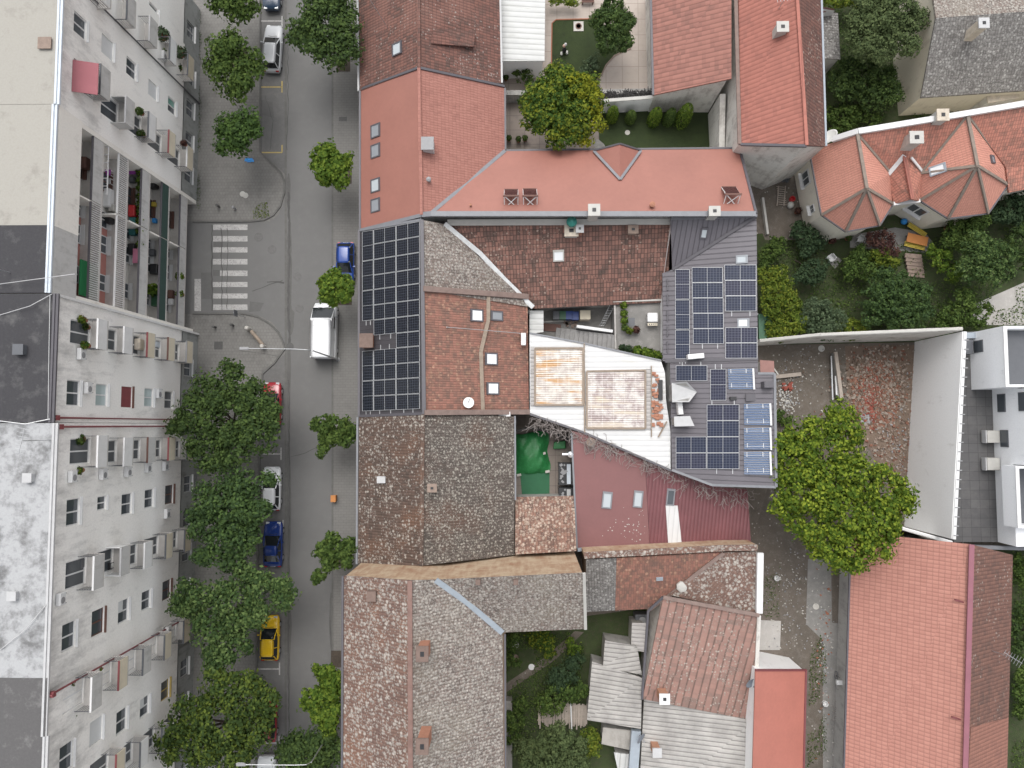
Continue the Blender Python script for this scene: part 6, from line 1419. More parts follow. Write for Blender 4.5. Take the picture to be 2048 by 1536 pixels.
M['purple'] = plain('purple_cloth', (.30,.06,.33), .8, .12, 2); M['red_plastic'] = plain('red_plastic', (.48,.03,.035), .45, .1, 2); M['pink'] = plain('pink_cloth', (.55,.20,.30), .8, .1, 2)
M['stone'] = plain('stone', (.48,.46,.42), .9, .15, 3); M['vine'] = plain('dead_vine', (.27,.24,.225), .95, .25, 4); M['dish'] = plain('dish_white', (.68,.68,.66), .5, .06, 2); M['dish_grey'] = plain('dish_grey', (.20,.225,.26), .5, .1, 2)
M['teal_cloth'] = plain('teal_cloth', (.04,.17,.17), .8, .1, 2)
# ---- street lamps
def lamp(u, v, label, hd=8.7, reach=5.0):
    b = P(u, v, .13); t = thing('street_lamp', label, 'street lamp', b, 'street lamps on the right pavement')
    mb = MB(); mb.tube([b, b+V3((0,0,1.2)), b+V3((0,0,hd-.6))], [.10,.075,.05], 10); make('pole', mb, M['steel'], t)
    mb = MB(); mb.tube([b+V3((0,0,hd-.7)), b+V3((-.25,0,hd-.2)), b+V3((-1.2,.05,hd)), b+V3((-reach,.1,hd+.1))], .03, 8); make('arm', mb, M['steel'], t)
    mb = MB(); h = b+V3((-reach-.35,.1,hd+.1)); mb.box(h, (.75,.24,.12)); hd_ = make('lamp_head', mb, M['grey'], t, bevel=.04); mb = MB(); mb.box(h-V3((.05,0,.08)), (.55,.22,.05)); make('lamp_glass', mb, M['glass_white'], hd_)
    mb = MB(); mb.lathe(b, [(.2,-.02),(.2,.05),(.12,.12)], 10); make('base', mb, M['grey'], t)
lamp(676, 719, 'street lamp arching over the white van'); lamp(676, 1440, 'street lamp behind bright ragged tree at the bottom of the street')
# ---- cracks and patches in the asphalt
M['tar'] = plain('tar_seam', (.085,.083,.08), .9, .15, 3); M['patch'] = ground('asphalt_patch', [(.118,.116,.112), (.128,.126,.122), (.14,.138,.134)], .6, 12, .2)
cz = [.0205]
def crack(pts, wd, m='tar', nm='road_crack'):
    jit = []
    for (a, b), (c, d) in zip(pts, pts[1:]):
        n = max(2, int(math.hypot(c-a, d-b)/9))
        jit += [(a+(c-a)*k/n+rd.uniform(-1.3,1.3), b+(d-b)*k/n+rd.uniform(-1.3,1.3)) for k in range(n)]
    jit.append(pts[-1]); q = [P(a, b, cz[0]) for a, b in jit]; cz[0] += .0002; mb = MB(); L = []; Q = []
    for i, p in enumerate(q):
        d = (q[min(i+1,len(q)-1)]-q[max(i-1,0)]).normalized(); n = V3((-d.y,d.x,0))*wd*rd.uniform(.25,.6); L.append(p+n); Q.append(p-n)
    for i in range(len(q)-1): mb.quad(Q[i], Q[i+1], L[i+1], L[i])
    struct(nm, mb, M[m])
crack([(576,915),(610,906),(640,893),(662,888)], .05); crack([(443,455),(444,620)], .09); crack([(455,455),(454,620)], .06); crack([(424,450),(424,622)], .12); crack([(533,563),(568,566)], .16); crack([(505,582),(540,570),(566,560)], .07); crack([(475,700),(560,712)], .04); crack([(577,385),(579,480),(577,600),(579,690)], .22); crack([(578,760),(579,980),(577,1200),(578,1500)], .12); crack([(575,60),(576,180),(574,300)], .07); crack([(661,1240),(664,1330)], .14); crack([(530,190),(545,240),(540,300)], .05)
mb = MB(); mz = .0185
for pts in ([(428,484),(446,484),(446,494),(428,494)],[(426,540),(440,540),(440,552),(426,552)],[(402,545),(424,545),(424,598),(402,598)],[(500,603),(528,606),(520,622),(498,624)],[(523,200),(545,204),(548,236),(524,230)]):
    q = PP(pts, mz); mz += .0003; mb.add(q, [list(t) for t in tess(q)])
struct('asphalt_patch', mb, M['patch'])
# ---- manholes, drains, tree pits
def disc(u, v, r, z, label, m='grey', cat='manhole cover', name='manhole_cover', group=None):
    p = P(u, v, z); mb = MB(); mb.lathe(p, [(r,-.01),(r,.004),(r*.86,.008),(r*.84,.003),(.02,.003)], 20); return one(name, label, cat, mb, M[m], p, group)
M['iron'] = plain('cast_iron', (.09,.088,.085), .7, .2, 6); M['iron_ring'] = plain('worn_iron', (.125,.122,.118), .7, .2, 5)
for u, v, r, lb in ((517,474,.42,'upper manhole cover right of the zebra crossing'),(544,499,.42,'lower manhole cover right of the zebra crossing'),(595,553,.4,'manhole cover in the carriageway beside the zebra'),(599,617,.4,'faint manhole cover in the carriageway left of the van'),(580,693,.36,'dark manhole cover on the gutter under the street lamp arm')): disc(u, v, r, .02, lb, 'iron_ring' if u != 580 else 'iron')
def plate(u, v, w, d, z, label, m='iron', cat='drain cover', name='drain_cover'):
    p = P(u, v, z); mb = MB(); mb.box(p+V3((0,0,.004)), (w, d, .02)); n = int(w/.12)
    for i in range(1, n): mb.box(p+V3((-w/2+i*w/n,0,.018)), (.04, d*.85, .012))
    return one(name, label, cat, mb, M[m], p)
plate(686,238,.75,.42,.134,'dark rectangular drain cover on the pavement beside the coral house'); plate(437,691,.8,.75,.008,'square metal cover in the left pavement near the lamp head')
M['soil'] = ground('tree_pit_soil', [(.06,.048,.038), (.085,.068,.052), (.05,.04,.032)], 1.5, 12, .8)
for u, v in ((687,128),(690,352),(690,594),(690,866),(690,1116),(676,1318)):
    p = P(u, v, .135); mb = MB(); mb.box(p, (1.3,1.5,.012)); struct('tree_pit', mb, M['soil'])
p = P(474,100,0); mb = MB()
for u, v in ((478,115),(487,262),(482,800)):
    q = P(u, v, .01); mb.box(q, (1.6,1.6,.012))
struct('tree_pit', mb, M['soil'])
mb = MB(); q = [P(a, b, .0165) for a, b in ((667,394),(700,384),(704,410),(690,424),(668,420))]; mb.add(q, [list(t) for t in tess(q)]); 
# bollards and the log like barrier on the corner
for u, v, lb in ((499,658,'short pale post at the upper end of the slanting rail'),(529,694,'short pale post at the lower end of the slanting rail')):
    p = P(u, v, 0); mb = MB(); mb.lathe(p, [(.2,0),(.2,.75),(.14,.85),(.02,.88)], 14); one('bollard', lb, 'bollard', mb, M['stone'], p)
a, b = P(499,658,.45), P(529,694,.45); d = (b-a).normalized(); mb = MB(); mb.tube([a+d*.24, b-d*.24], .17, 10); one('barrier_rail', 'thick dark wooden rail between two short pale posts', 'rail', mb, M['wood'], (a+b)/2)
p = P(490,634,0); t = thing('sign_post', 'small grey sign post with two round signs at the corner kerb', 'sign', p); mb = MB(); mb.tube([p, p+V3((0,0,2.6))], .035, 8); make('pole', mb, M['steel'], t); mb = MB(); mb.box(p+V3((.05,0,2.3)), (.05,.55,.75)); make('plate', mb, M['dgrey'], t)
for u, v, lb in ((432,655,'dark pavement post left of the corner'),(467,651,'dark pavement post near the corner sign'),(439,414,'dark post on the pavement above the zebra'),(471,418,'grey hydrant above the zebra crossing')):
    p = P(u, v, 0); mb = MB(); mb.lathe(p, [(.1,0),(.1,.5),(.13,.55),(.12,.66),(.02,.7)], 10); one('pavement_post', lb, 'post', mb, M['iron' if 'dark' in lb else 'grey'], p)
p = P(670,996,.13); t = thing('utility_box', 'small orange utility box on the right pavement', 'utility box', p); mb = MB(); mb.box(p+V3((0,0,.3)), (.4,.55,.6)); make('housing', mb, M['orange'], t, bevel=.03); mb = MB(); mb.box(p+V3((0,0,.63)), (.46,.62,.06)); make('lid', mb, M['orange'], t)
p = P(498,320,.02); mb = MB()
for k in range(9): 
    q = p+V3((rd.uniform(-.4,.4), rd.uniform(-.15,.15), .05)); mb.add([q+V3((-.22,-.1,rd.random()*.1)), q+V3((.2,-.12,.02)), q+V3((.15,.12,rd.random()*.12)), q+V3((-.15,.1,.03)), q+V3((0,0,-.06))], [(0,1,2,3),(0,4,1),(1,4,2),(2,4,3),(3,4,0)])
one('litter_bag', 'crumpled light blue plastic bag under a street tree', 'bag', mb, M['sky_blue'], p)
for u, v, lb in ((485,388,'left white paper scrap on the pavement above the zebra'),(491,391,'right white paper scrap on the pavement above the zebra')):
    p = P(u, v, .01); mb = MB(); mb.lathe(p, [(.28,0),(.26,.03),(.05,.05)], 9); one('paper_scrap', lb, 'paper', mb, M['offwhite'], p)
# ---- dishes, roof air conditioners, antennas
def dish(p, r, label, m='dish', look=(0,.2,1), h=.7):
    t = thing('satellite_dish', label, 'satellite dish', p); c = V3(p)+V3((0,0,h)); q = V3(look).normalized().to_track_quat('Z', 'Y').to_matrix().to_4x4()
    mb = MB(); mb.lathe(c, [(.03,-.02),(r*.5,r*.04),(r*.85,r*.16),(r,r*.24),(r*.97,r*.27),(r*.82,r*.19),(r*.5,r*.07),(.03,.01)], 22, q); make('reflector', mb, M[m], t, smooth=True)
    mb = MB(); n = q @ V3((0,0,1)); e = q @ V3((0,-1,0)); mb.tube([c+e*r*.9, c+n*r*.9+e*.1], .02, 6); mb.box(c+n*r*.95, (.1,.1,.12)); make('feed_arm', mb, M['grey'], t)
    mb = MB(); mb.tube([V3(p), c], .03, 6); make('mast', mb, M['steel'], t)
dish(on_plane(SO_E,938,806)[0], .46, 'white satellite dish on the rust brown roof', look=(.05,.15,1), h=.4)
dish(P(1650,285,4.8), .75, 'large white satellite dish between long red house and villa', look=(-.75,.45,.6), h=1.0)
dish(P(1553,984,7.4), .38, 'white satellite dish at the lower corner of dark metal house', look=(.5,-.6,.6), h=.4)
dish(P(1497,1360,4.9), .5, 'blue grey satellite dish at the right edge of pink tiles', 'dish_grey', (.35,-.5,.8), .5)
dish(P(1278,1470,3.3), .5, 'dark grey satellite dish beside the concrete roofed shed', 'dish_grey', (.6,-.4,.5), .5)
def roof_ac(p, rz, label, w=1.05, d=.42):
    t = thing('air_conditioner', label, 'air conditioner', p, 'air conditioners on the low roofs'); mt = Matrix.Translation(V3(p)+V3((0,0,.42))) @ Matrix.Rotation(rz, 4, 'Z')
    mb = MB(); mb.box(None, (w,d,.72), M=mt); make('housing', mb, M['white'], t, bevel=.03); mb = MB(); mb.lathe(mt @ V3((.1,-d/2-.01,0)), [(.27,0),(.24,.02),(.05,.03)], 14, mt.to_3x3().to_4x4() @ Matrix.Rotation(R(90), 4, 'X')); make('fan_grille', mb, M['dgrey'], t)
    mb = MB(); mb.box(None, (w,.06,.08), M=mt @ Matrix.Translation((0,.15,-.4))); mb.box(None, (w,.06,.08), M=mt @ Matrix.Translation((0,-.15,-.4))); make('bracket', mb, M['dgrey'], t)
roof_ac(on_plane(SO_E,1047,680)[0], R(90), 'white air conditioner at the lower edge of the rust brown roof'); roof_ac(on_plane(K_M,1388,714)[0], R(5), 'white air conditioner on the dark roof below blue panels', 1.35)
roof_ac(on_plane(K_M,1357,817)[0], R(95), 'white air conditioner between the two pale dormers'); roof_ac(P(1009,829,4.6), R(4), 'white air conditioner on the lichen roof corner by the drain')
def antenna(p, hgt, label, n=7, dr=(1,.3,0), lean=(0,0)):
    t = thing('tv_antenna', label, 'antenna', p); p = V3(p); tp = p+V3((lean[0],lean[1],hgt)); mb = MB(); mb.tube([p, tp], .03, 6); make('mast', mb, M['steel'], t)
    d = V3(dr).normalized(); e = d.cross(V3((0,0,1))); mb = MB(); mb.bar(tp-d*.8, tp+d*.8, .03, .03)
    for i in range(n): q = tp+d*(-.75+1.5*i/(n-1)); mb.bar(q-e*(.25+.03*i), q+e*(.25+.03*i), .016, .016)
    make('elements', mb, M['steel'], t)
antenna(on_plane(BR_W,775,55)[0], 4.0, 'leaning tv antenna on the brown tiled house roof', lean=(-1.0,.6)); antenna(on_plane(QB,1985,1302)[0], 2.0, 'tv antenna lying over the brown far slope', dr=(.8,-.5,0), lean=(.3,.1)); antenna(P(100,880,ZR), 2.6, 'tv antenna on the roof edge above the twin drainpipes', dr=(.2,1,0)); antenna(P(20,545,ZR), 3.2, 'tv antenna on the dark roof at the left edge', dr=(1,-.6,0))
antenna(on_plane(O2,1556,20)[0], 1.8, 'small tv antenna near the chimney of the long red house')
p0, p1 = on_plane(SO_E,895,656)[0]+V3((0,0,.5)), on_plane(SO_E,1040,669)[0]+V3((0,0,.9)); mb = MB(); mb.tube([p0, p1], .025, 6); mb.tube([p1-V3((0,0,1)), p1], .03, 6); mb.tube([p0-V3((0,0,.5)), p0], .03, 6); one('rod_antenna', 'long thin rod antenna lying across the rust brown roof', 'antenna', mb, M['steel'], p1)
# ---- yard between the roofs
def potted(u, v, z, label, r=.32, m='leaf_light', group=None, pot='terracotta', h=.5, n=170):
    p = P(u, v, z); t = thing('potted_plant', label, 'potted plant', p, group); mb = MB(); mb.lathe(p, [(r*.5,0),(r*.68,.3),(r*.74,.34),(r*.62,.33),(r*.5,.28)], 12); make('pot', mb, M[pot], t)
    C = rng.normal(size=(n, 3)); C /= np.linalg.norm(C, axis=1, keepdims=True); Nn = C+rng.normal(size=(n, 3))*.4; C *= rng.uniform(.6, 1.05, (n, 1)); C = C*np.array([r, r, r*.8])+np.array([p.x, p.y, p.z+.34+h*.5]); leaf_object('leaves', C, Nn, r*.55, M[m], t); return t
tz = 2.9; mb = MB(); q = PP([(1229,607),(1322,605),(1328,724),(1310,730),(1232,700)], tz); mb.prism(q, 0, tz); t = thing('roof_terrace', 'raised concrete terrace with plants in the inner yard', 'terrace', P(1280,660,0)); make('deck', mb, M['concrete'], t)
mb = MB(); q = PP([(1225,604),(1328,601)], tz); mb.bar(q[0]+V3((0,0,.25)), q[1]+V3((0,0,.25)), .2, .5); mb2 = MB(); a, b = P(1229,610,tz), P(1231,698,tz); mb2.bar(a+V3((0,0,.1)), b+V3((0,0,.1)), .14, .2); make('kerb', mb2, M['concrete_light'], t); make('parapet', mb, M['offwhite'], t)
GT = 'plants on the inner yard terrace'
for u, v, lb, m in ((1246,613,'first potted shrub of the terrace row','leaf_light'),(1246,629,'second potted shrub of the terrace row','leaf_light'),(1247,643,'third potted shrub beside the dark square mat','leaf_light'),(1248,657,'fourth potted shrub above the flower pots','leaf_mid'),(1257,663,'yellowish plant in a round pot on the terrace','leaf_yellow'),(1271,661,'reddish plant in a dark pot on the terrace','leaf_red'),(1243,697,'dark green terrace plant at left of lower hedge','leaf_blue'),(1256,699,'dark potted plant second from left in lower hedge','leaf_blue')): potted(u, v, tz+.01, lb, .36, m, GT)
for u, v, lb in ((1273,703,'clipped box shrub third from left along the white roof'),(1288,707,'clipped box shrub fourth from left along the white roof'),(1300,710,'clipped box shrub fifth from left along the white roof'),(1312,714,'clipped box shrub at right end along the white roof')): potted(u, v, tz+.01, lb, .5, 'leaf_light', GT, n=300)
p = P(1302,640,tz); t = thing('barbecue', 'white covered grill cart on the terrace', 'barbecue', p); mb = MB(); mb.box(p+V3((0,.1,.75)), (.95,.85,.4)); make('hood', mb, M['white'], t, bevel=.12); mb = MB(); mb.box(p+V3((0,-.5,.72)), (.85,.22,.1)); make('control_panel', mb, M['cream_panel'], t)
mb = MB()
for k in range(4): mb.lathe(p+V3((-.28+.19*k,-.5,.78)), [(.05,0),(.05,.04),(.01,.05)], 8)
make('knobs', mb, M['dgrey'], t)
for sx in (-1,1):
    for sy in (-.4,.45):
        mb = MB(); mb.tube([p+V3((sx*.4,sy,0)), p+V3((sx*.4,sy,.58))], .03, 6); make('leg', mb, M['steel'], t)
p = P(1261,644,tz+.005); mb = MB(); mb.box(p+V3((0,0,.02)), (.75,.75,.03)); one('mat', 'dark square mat between the terrace plants', 'mat', mb, M['dgrey'], p)
# stairs down to the left
t = thing('outdoor_stairs', 'grey concrete stairs going down from the terrace to the yard', 'stairs', P(1170,680,0)); n = 13
for i in range(n):
    f0, f1 = i/n, (i+1)/n; z = .4+(tz-.4)*(i+1)/n
    def lp(f): return (1113+(1234-1113)*f, 655+(670-655)*f), (1110+(1232-1110)*f, 676+(706-676)*f)
    (a, b), (c, d) = lp(f0), lp(f1); q = [P(*a, z), P(*c, z), P(*d, z), P(*b, z)]; mb = MB(); mb.prism(shrink(q, .006), 0, z); make('step', mb, M['step_grey' if 'step_grey' in M else 'concrete'], t)
wall_thing('white low wall along the upper side of the yard stairs', [(1153,655),(1225,665)], [2.0,3.0], .25, M['white'], name='stair_wall')
shed('shed', 'pale ribbed little roof at left end of the inner yard', [(1059,621,2.9),(1087,621,2.7),(1087,664,2.7),(1059,668,2.9)], 'white_shed')
GB_ = 'bins under the clay roof eave'
def bin_(u, v, label, m, w=.6, d=.7, h=1.05):
    p = P(u, v, 0); t = thing('wheelie_bin', label, 'bin', p, GB_); mb = MB(); mb.prism([(p.x-w/2,p.y-d/2),(p.x+w/2,p.y-d/2),(p.x+w/2,p.y+d/2),(p.x-w/2,p.y+d/2)], .08, h); make('body', mb, M[m], t, bevel=.04); mb = MB(); mb.box(p+V3((0,0,h+.045)), (w+.06,d+.08,.08)); make('lid', mb, M[m], t, bevel=.03)
    for s_ in (-1, 1): mb = MB(); mb.lathe(p+V3((s_*w*.4,d*.5,.1)), [(.1,-.03),(.1,.03)], 10, Matrix.Rotation(R(90), 4, 'Y')); make('wheel', mb, M['rubber'], t)
bin_(1112,634,'small dark bin left of the green bin in the yard','dgrey'); bin_(1124,634,'green bin beside the blue bins in the yard','green_plastic'); bin_(1137,634,'left blue bin in the inner yard','blue_plastic'); bin_(1149,635,'right blue bin in the inner yard','blue_plastic')
p = P(1168,634,0); t = thing('cupboard', 'beige cupboard standing in the inner yard right of the blue bins', 'cupboard', p); mb = MB(); mb.box(p+V3((0,0,.7)), (.95,.8,1.4)); make('body', mb, M['cream_panel'], t); mb = MB(); mb.box(p+V3((0,-.42,.7)), (.9,.03,1.3)); make('door', mb, M['rusty'], t)
for u, v, l_, a_, lb in ((1105,643,2.6,2,'pale plank lying in the inner yard'),(1100,655,2.0,-4,'dark board on the yard ground near the stairs')):
    p = P(u, v, .1); mb = MB(); mb.box(p, (l_,.14 if 'pale' in lb else .7,.08), R(a_)); one('plank', lb, 'plank', mb, M['offwhite' if 'pale' in lb else 'brown_frame'], p)
for k in range(7):
    p = P(1128+rd.random()*26, 642+rd.random()*10, .08); mb = MB(); mb.box(p, (.35,.25,.14), rd.random()*3); one('rubble_block', 'loose brown stone blocks on the yard ground below the bins', 'block', mb, M['old_pot'], p, 'loose blocks in the inner yard')
p = P(1214,632,0); t = thing('ladder', 'metal ladder leaning in the inner yard under the clay roof', 'ladder', p)
for s_ in (-.22, .22): mb = MB(); mb.bar(p+V3((s_-.5,-.9,.05)), p+V3((s_+.3,.8,2.4)), .05, .05); make('rail', mb, M['steel'], t)
for k in range(9): mb = MB(); c = V3((-.5+.8*k/9,-.9+1.7*k/9,.15+2.25*k/9)); mb.bar(p+c+V3((-.22,0,0)), p+c+V3((.22,0,0)), .03, .03); make('rung', mb, M['steel'], t)
# ---- tarpaulin yard
mb = MB(); g_ = []
q4 = [P(1031,868,0), P(1095,862,0), P(1099,942,0), P(1031,952,0)]; nn = 16
for i in range(nn+1):
    for j in range(nn+1):
        s_, e_ = i/nn, j/nn; p = lerp2(q4, s_, e_); bul = math.sin(math.pi*e_)*.18*math.sin(math.pi*s_); p.x += bul*1.5+math.sin(e_*9)*.12*s_; p.y += math.sin(s_*7)*.15*(1 if e_ > .5 else -1)*.6
        p.z = .1+.75*math.sin(math.pi*min(1, s_*1.05))**.7*math.sin(math.pi*min(1, e_*.98+.02))**.6+.10*math.sin(s_*13+e_*6)*math.sin(e_*11)+.05*math.sin(s_*29+e_*17); g_.append(p)
mb.add(g_, [(i*(nn+1)+j, i*(nn+1)+j+1, (i+1)*(nn+1)+j+1, (i+1)*(nn+1)+j) for i in range(nn) for j in range(nn)]); one('tarpaulin', 'crumpled bright green tarpaulin covering a heap in the lower yard', 'tarpaulin', mb, M['green_tarp'], q4[0], smooth=True)
p = P(1070,966,.03); mb = MB(); q = PP([(1040,946),(1099,944),(1099,987),(1044,991)], .03); mb.prism(q, .015, .05); one('ground_mat', 'flat green mat below the tarpaulin', 'mat', mb, M['green_mat'], p)
mb = MB(); q = PP([(1108,884),(1131,881),(1131,897),(1106,898)], .3); mb.prism(q, .02, .5); one('tarpaulin', 'small green tarpaulin scrap beside the silver flue pipe', 'tarpaulin', mb, M['green_tarp'], q[0], bevel=.08)
for u, v, lb in ((1087,907,'upper pale brick weighing down the tarpaulin'),(1095,943,'right pale brick weighing down the tarpaulin'),(1038,950,'left pale brick weighing down the tarpaulin')):
    p = P(u, v, .45 if v < 920 else .3); mb = MB(); mb.box(p, (.4,.22,.14), .2); one('brick', lb, 'brick', mb, M['stone'], p)
p = P(1135,905,0); t = thing('flue_pipe', 'silver flue pipe with elbow beside the dull red roof', 'pipe', p); mb = MB(); mb.tube([p, p+V3((0,0,4.4))], .16, 12); make('pipe', mb, M['silver_pipe'], t); mb = MB(); mb.tube([p+V3((-.7,0,4.0)), p+V3((.5,0,4.0))], .13, 12); make('elbow', mb, M['silver_pipe'], t); mb = MB(); mb.lathe(p+V3((0,0,4.4)), [(.16,0),(.26,.1),(.26,.16),(.05,.3)], 12); make('cap', mb, M['silver_pipe'], t)
for v0, v1, lb, m in ((926,970,'upper dark rack of junk with light blue board in the lower yard','gutter_blue'),(976,1020,'lower dark rack of junk with grey board in the lower yard','lgrey')):
    q = PP([(1118,v0),(1146,v0),(1148,v1),(1119,v1)], 1.9); c = sum(q, V3())/4; t = thing('storage_rack', lb, 'rack', (c.x, c.y, 0))
    x0, x1 = min(a.x for a in q), max(a.x for a in q); y0, y1 = min(a.y for a in q), max(a.y for a in q); mb = MB()
    for xx in (x0, x1):
        for yy in (y0, y1): mb.bar((xx,yy,0), (xx,yy,2.0), .06, .06)
    for zz in (.5, 1.2, 1.9): mb.bbox(x0, y0, zz, x1, y1, zz+.04)
    make('frame', mb, M['black'], t); mb = MB(); mb.bbox(x0+(x1-x0)*.52, y0+.1, 1.95, x0+(x1-x0)*.78, y1-.1, 2.02); make('board', mb, M[m], t); mb = MB()
    for k in range(12): mb.box((rd.uniform(x0+.15, x0+(x1-x0)*.48), rd.uniform(y0+.1, y1-.1), 2.02), (rd.uniform(.1,.3), rd.uniform(.1,.35), rd.uniform(.06,.2)), rd.random())
    make('junk', mb, M['grey'], t)
mb = MB(); pts = [(1030,866),(1062,857),(1100,867),(1142,882)]; q = [P(a, b, 0) for a, b in pts]; top = [P(a, b, 2.6) for a, b in ((1030,838),(1062,832),(1100,843),(1143,862))]
wt_ = thing('yard_wall', 'curved dark wall at the top of the tarpaulin yard', 'wall', q[0]); 
for i in range(3): mb.prism([q[i], q[i+1], q[i+1]+V3((0,.25,0)), q[i]+V3((0,.25,0))], 0, 2.4)
make('wall', mb, M['soot'], wt_)
# dead vines along the white roof gutter
def vines(line, n, label, spread=.7, z0=.1):
    mb = MB()
    for k in range(n):
        f = rd.random()*(len(line)-1); i = min(int(f), len(line)-2); p = line[i].lerp(line[i+1], f-i)+V3((rd.uniform(-.4,.4), rd.uniform(-spread,.1), z0+rd.uniform(0,.25))); pts = [p]; d = V3((rd.uniform(-1,1), rd.uniform(-1,.6), rd.uniform(-.4,.3))).normalized()
        for s_ in range(5): d = (d+V3((rd.uniform(-.9,.9), rd.uniform(-.9,.6), rd.uniform(-.6,.3)))).normalized(); pts.append(pts[-1]+d*rd.uniform(.12,.3))
        mb.tube(pts, .018, 4, cap=False)
    return one('dead_vine', label, 'vine', mb, M['vine'], line[0])
ln = flat_on(J, [(1060,832),(1110,848),(1168,870),(1230,900)], .0); vines(ln, 150, 'tangle of bare grey vines hanging over the tarpaulin yard'); ln = flat_on(J, [(1168,868),(1250,905),(1340,942)], -.1); vines(ln, 130, 'bare vines along the gutter between white roof and dull red roof', .5)
ln = [on_plane(K_M,1346,944)[0]-V3((0,0,.5)), on_plane(K_M,1424,975)[0]-V3((0,0,.8)), P(1500,980,5)]; vines(ln, 80, 'bare vines creeping from the dark metal house onto the maroon roof', .9, -.1)
p = on_plane(I_,1181,885)[0]; mb = MB(); mb.lathe(p+V3((0,0,.1)), [(.35,-.2),(.42,.1),(.33,.16),(.1,.1)], 8); one('old_nest', 'round clump of debris on the dull red roof under vines', 'debris', mb, M['old_pot'], p)
# white bird droppings on the red roof
mb = MB()
for k in range(60):
    u, v = rd.gauss(1262,28), rd.gauss(1058,20)
    if 1165 < u < 1292 and 1010 < v < 1088: p = on_plane(I_,u,v)[0]; mb.lathe(p+V3((0,0,.012)), [(rd.uniform(.02,.06),0),(.01,.004)], 6)
tag(make('droppings', mb, M['offwhite'], origin=on_plane(I_,1262,1058)[0]), kind='stuff')
# ---- rubble lot
def scatter_rubble(name, cx, cy, sx, sy, n, mats, smin, smax, lim=(1520,690,1832,1050)):
    mbs = MB()
    for k in range(n):
        u, v = rd.gauss(cx,sx), rd.gauss(cy,sy)
        if not (lim[0] < u < lim[2] and lim[1] < v < lim[3]): continue
        p = P(u, v, .05); mbs.cur = rd.randrange(len(mats)); s_ = rd.uniform(smin,smax)
        mbs.box(None, (s_,s_*rd.uniform(.4,.8),s_*rd.uniform(.3,.6)), M=Matrix.Translation(p) @ Matrix.Rotation(rd.random()*6.28, 4, (rd.random()-.5, rd.random()-.5, 1)))
    return tag(make(name, mbs, [M[m] for m in mats], origin=P(cx,cy,0)), kind='stuff')
gsheet('rubble_ground', [(1690,692),(1842,690),(1836,860),(1815,960),(1800,1030),(1740,900),(1698,850)], .016, M['brown_soil'])
gsheet('rubble_ground', [(1700,760),(1760,720),(1800,780),(1790,850),(1740,860),(1712,820)], .020, M['brick_soil'])
scatter_rubble('rubble', 1755, 775, 34, 48, 1900, ['rubble_red','old_pot','brown_soil','rubble_tan','rubble_red','brown_soil','rubble_tan'], .07, .3)
scatter_rubble('rubble', 1742, 800, 9, 22, 170, ['brick_red'], .12, .3)
scatter_rubble('rubble', 1790, 900, 24, 60, 420, ['old_pot','rubble_tan','rubble_red','grey'], .06, .25)
scatter_rubble('rubble', 1572, 800, 12, 20, 150, ['stone','offwhite','grey'], .06, .22)
scatter_rubble('rubble', 1600, 740, 30, 34, 160, ['stone','grey','brown_soil'], .05, .16)
scatter_rubble('rubble', 1650, 1290, 10, 110, 150, ['stone','offwhite','terracotta','grey'], .05, .2, (1612,1090,1668,1536))
scatter_rubble('rubble', 1580, 1190, 26, 60, 200, ['stone','grey'], .05, .16, (1530,1080,1640,1300))
lw = wall_thing('low broken wall with plank on top dividing the rubble lot', [(1674,705),(1682,795)], [.7,.7], -.25, M['grey_wall_dirty'])
for u0, v0, u1, v1, z, wd, m, lb in ((1671,704,1683,796,.82,.3,'wood_pale','long pale beam on the dividing wall of the lot'),(1662,712,1665,800,.4,.1,'steel','thin metal rail beside the dividing wall'),(1671,752,1673,790,.55,.14,'white','short white board leaning by the dividing wall'),(1548,754,1602,748,.3,.34,'wood_pale','pale beam sticking out from the dark metal house'),(1536,722,1556,749,1.2,.12,'offwhite','thin pale batten leaning on the small brown roof')):
    a, b = P(u0,v0,z), P(u1,v1,z); mb = MB(); mb.bar(a, b, wd, .16); one('beam', lb, 'beam', mb, M[m], (a+b)/2)
q = PP([(1520,720),(1548,722),(1549,746),(1521,746)], 2.6); t = thing('shed', 'tiny shed with brownish pink roof at the lot corner', 'shed', (q[0].x,q[0].y,0)); mb = MB(); slab(mb, q, .1); make('roof', mb, M['pink_roof'], t); mb = MB(); mb.prism(shrink(q,.12), 0, 2.5); make('wall', mb, M['wall_weather'], t)
p = P(1571,772,.1); mb = MB()
for k in range(14): mb.box(p+V3((rd.uniform(-.5,.5),rd.uniform(-.35,.35),rd.uniform(0,.25))), (.3,.2,.12), rd.random()*3)
one('brick_heap', 'small heap of red bricks near the dark metal house', 'bricks', mb, M['brick_red'], p)
disc(1733,837,.6,.03,'round grey well cover in the rubble lot','grey','well cover','well_cover'); disc(1643,697,.3,.03,'small white disc lying near the lot wall','offwhite','lid','lid')
# ---- modern block terrace covers
for v, lb in ((873,'upper white covered heat pump on the dark terrace'),(927,'lower white covered heat pump on the dark terrace')):
    p = P(1974,v,3.6); t = thing('heat_pump', lb, 'heat pump', p); mb = MB(); mb.box(p+V3((0,0,.45)), (1.05,1.05,.9)); make('housing', mb, M['offwhite'], t, bevel=.05); mb = MB(); mb.box(p+V3((-.6,0,.6)), (.08,1.1,.5)); make('side_panel', mb, M['lgrey'], t); mb = MB(); mb.lathe(p+V3((.7,-.25,.3)), [(.22,-.05),(.25,.0),(.2,.06),(.08,.06)], 12, Matrix.Rotation(R(90), 4, 'Y')); make('hose', mb, M['grey'], t)
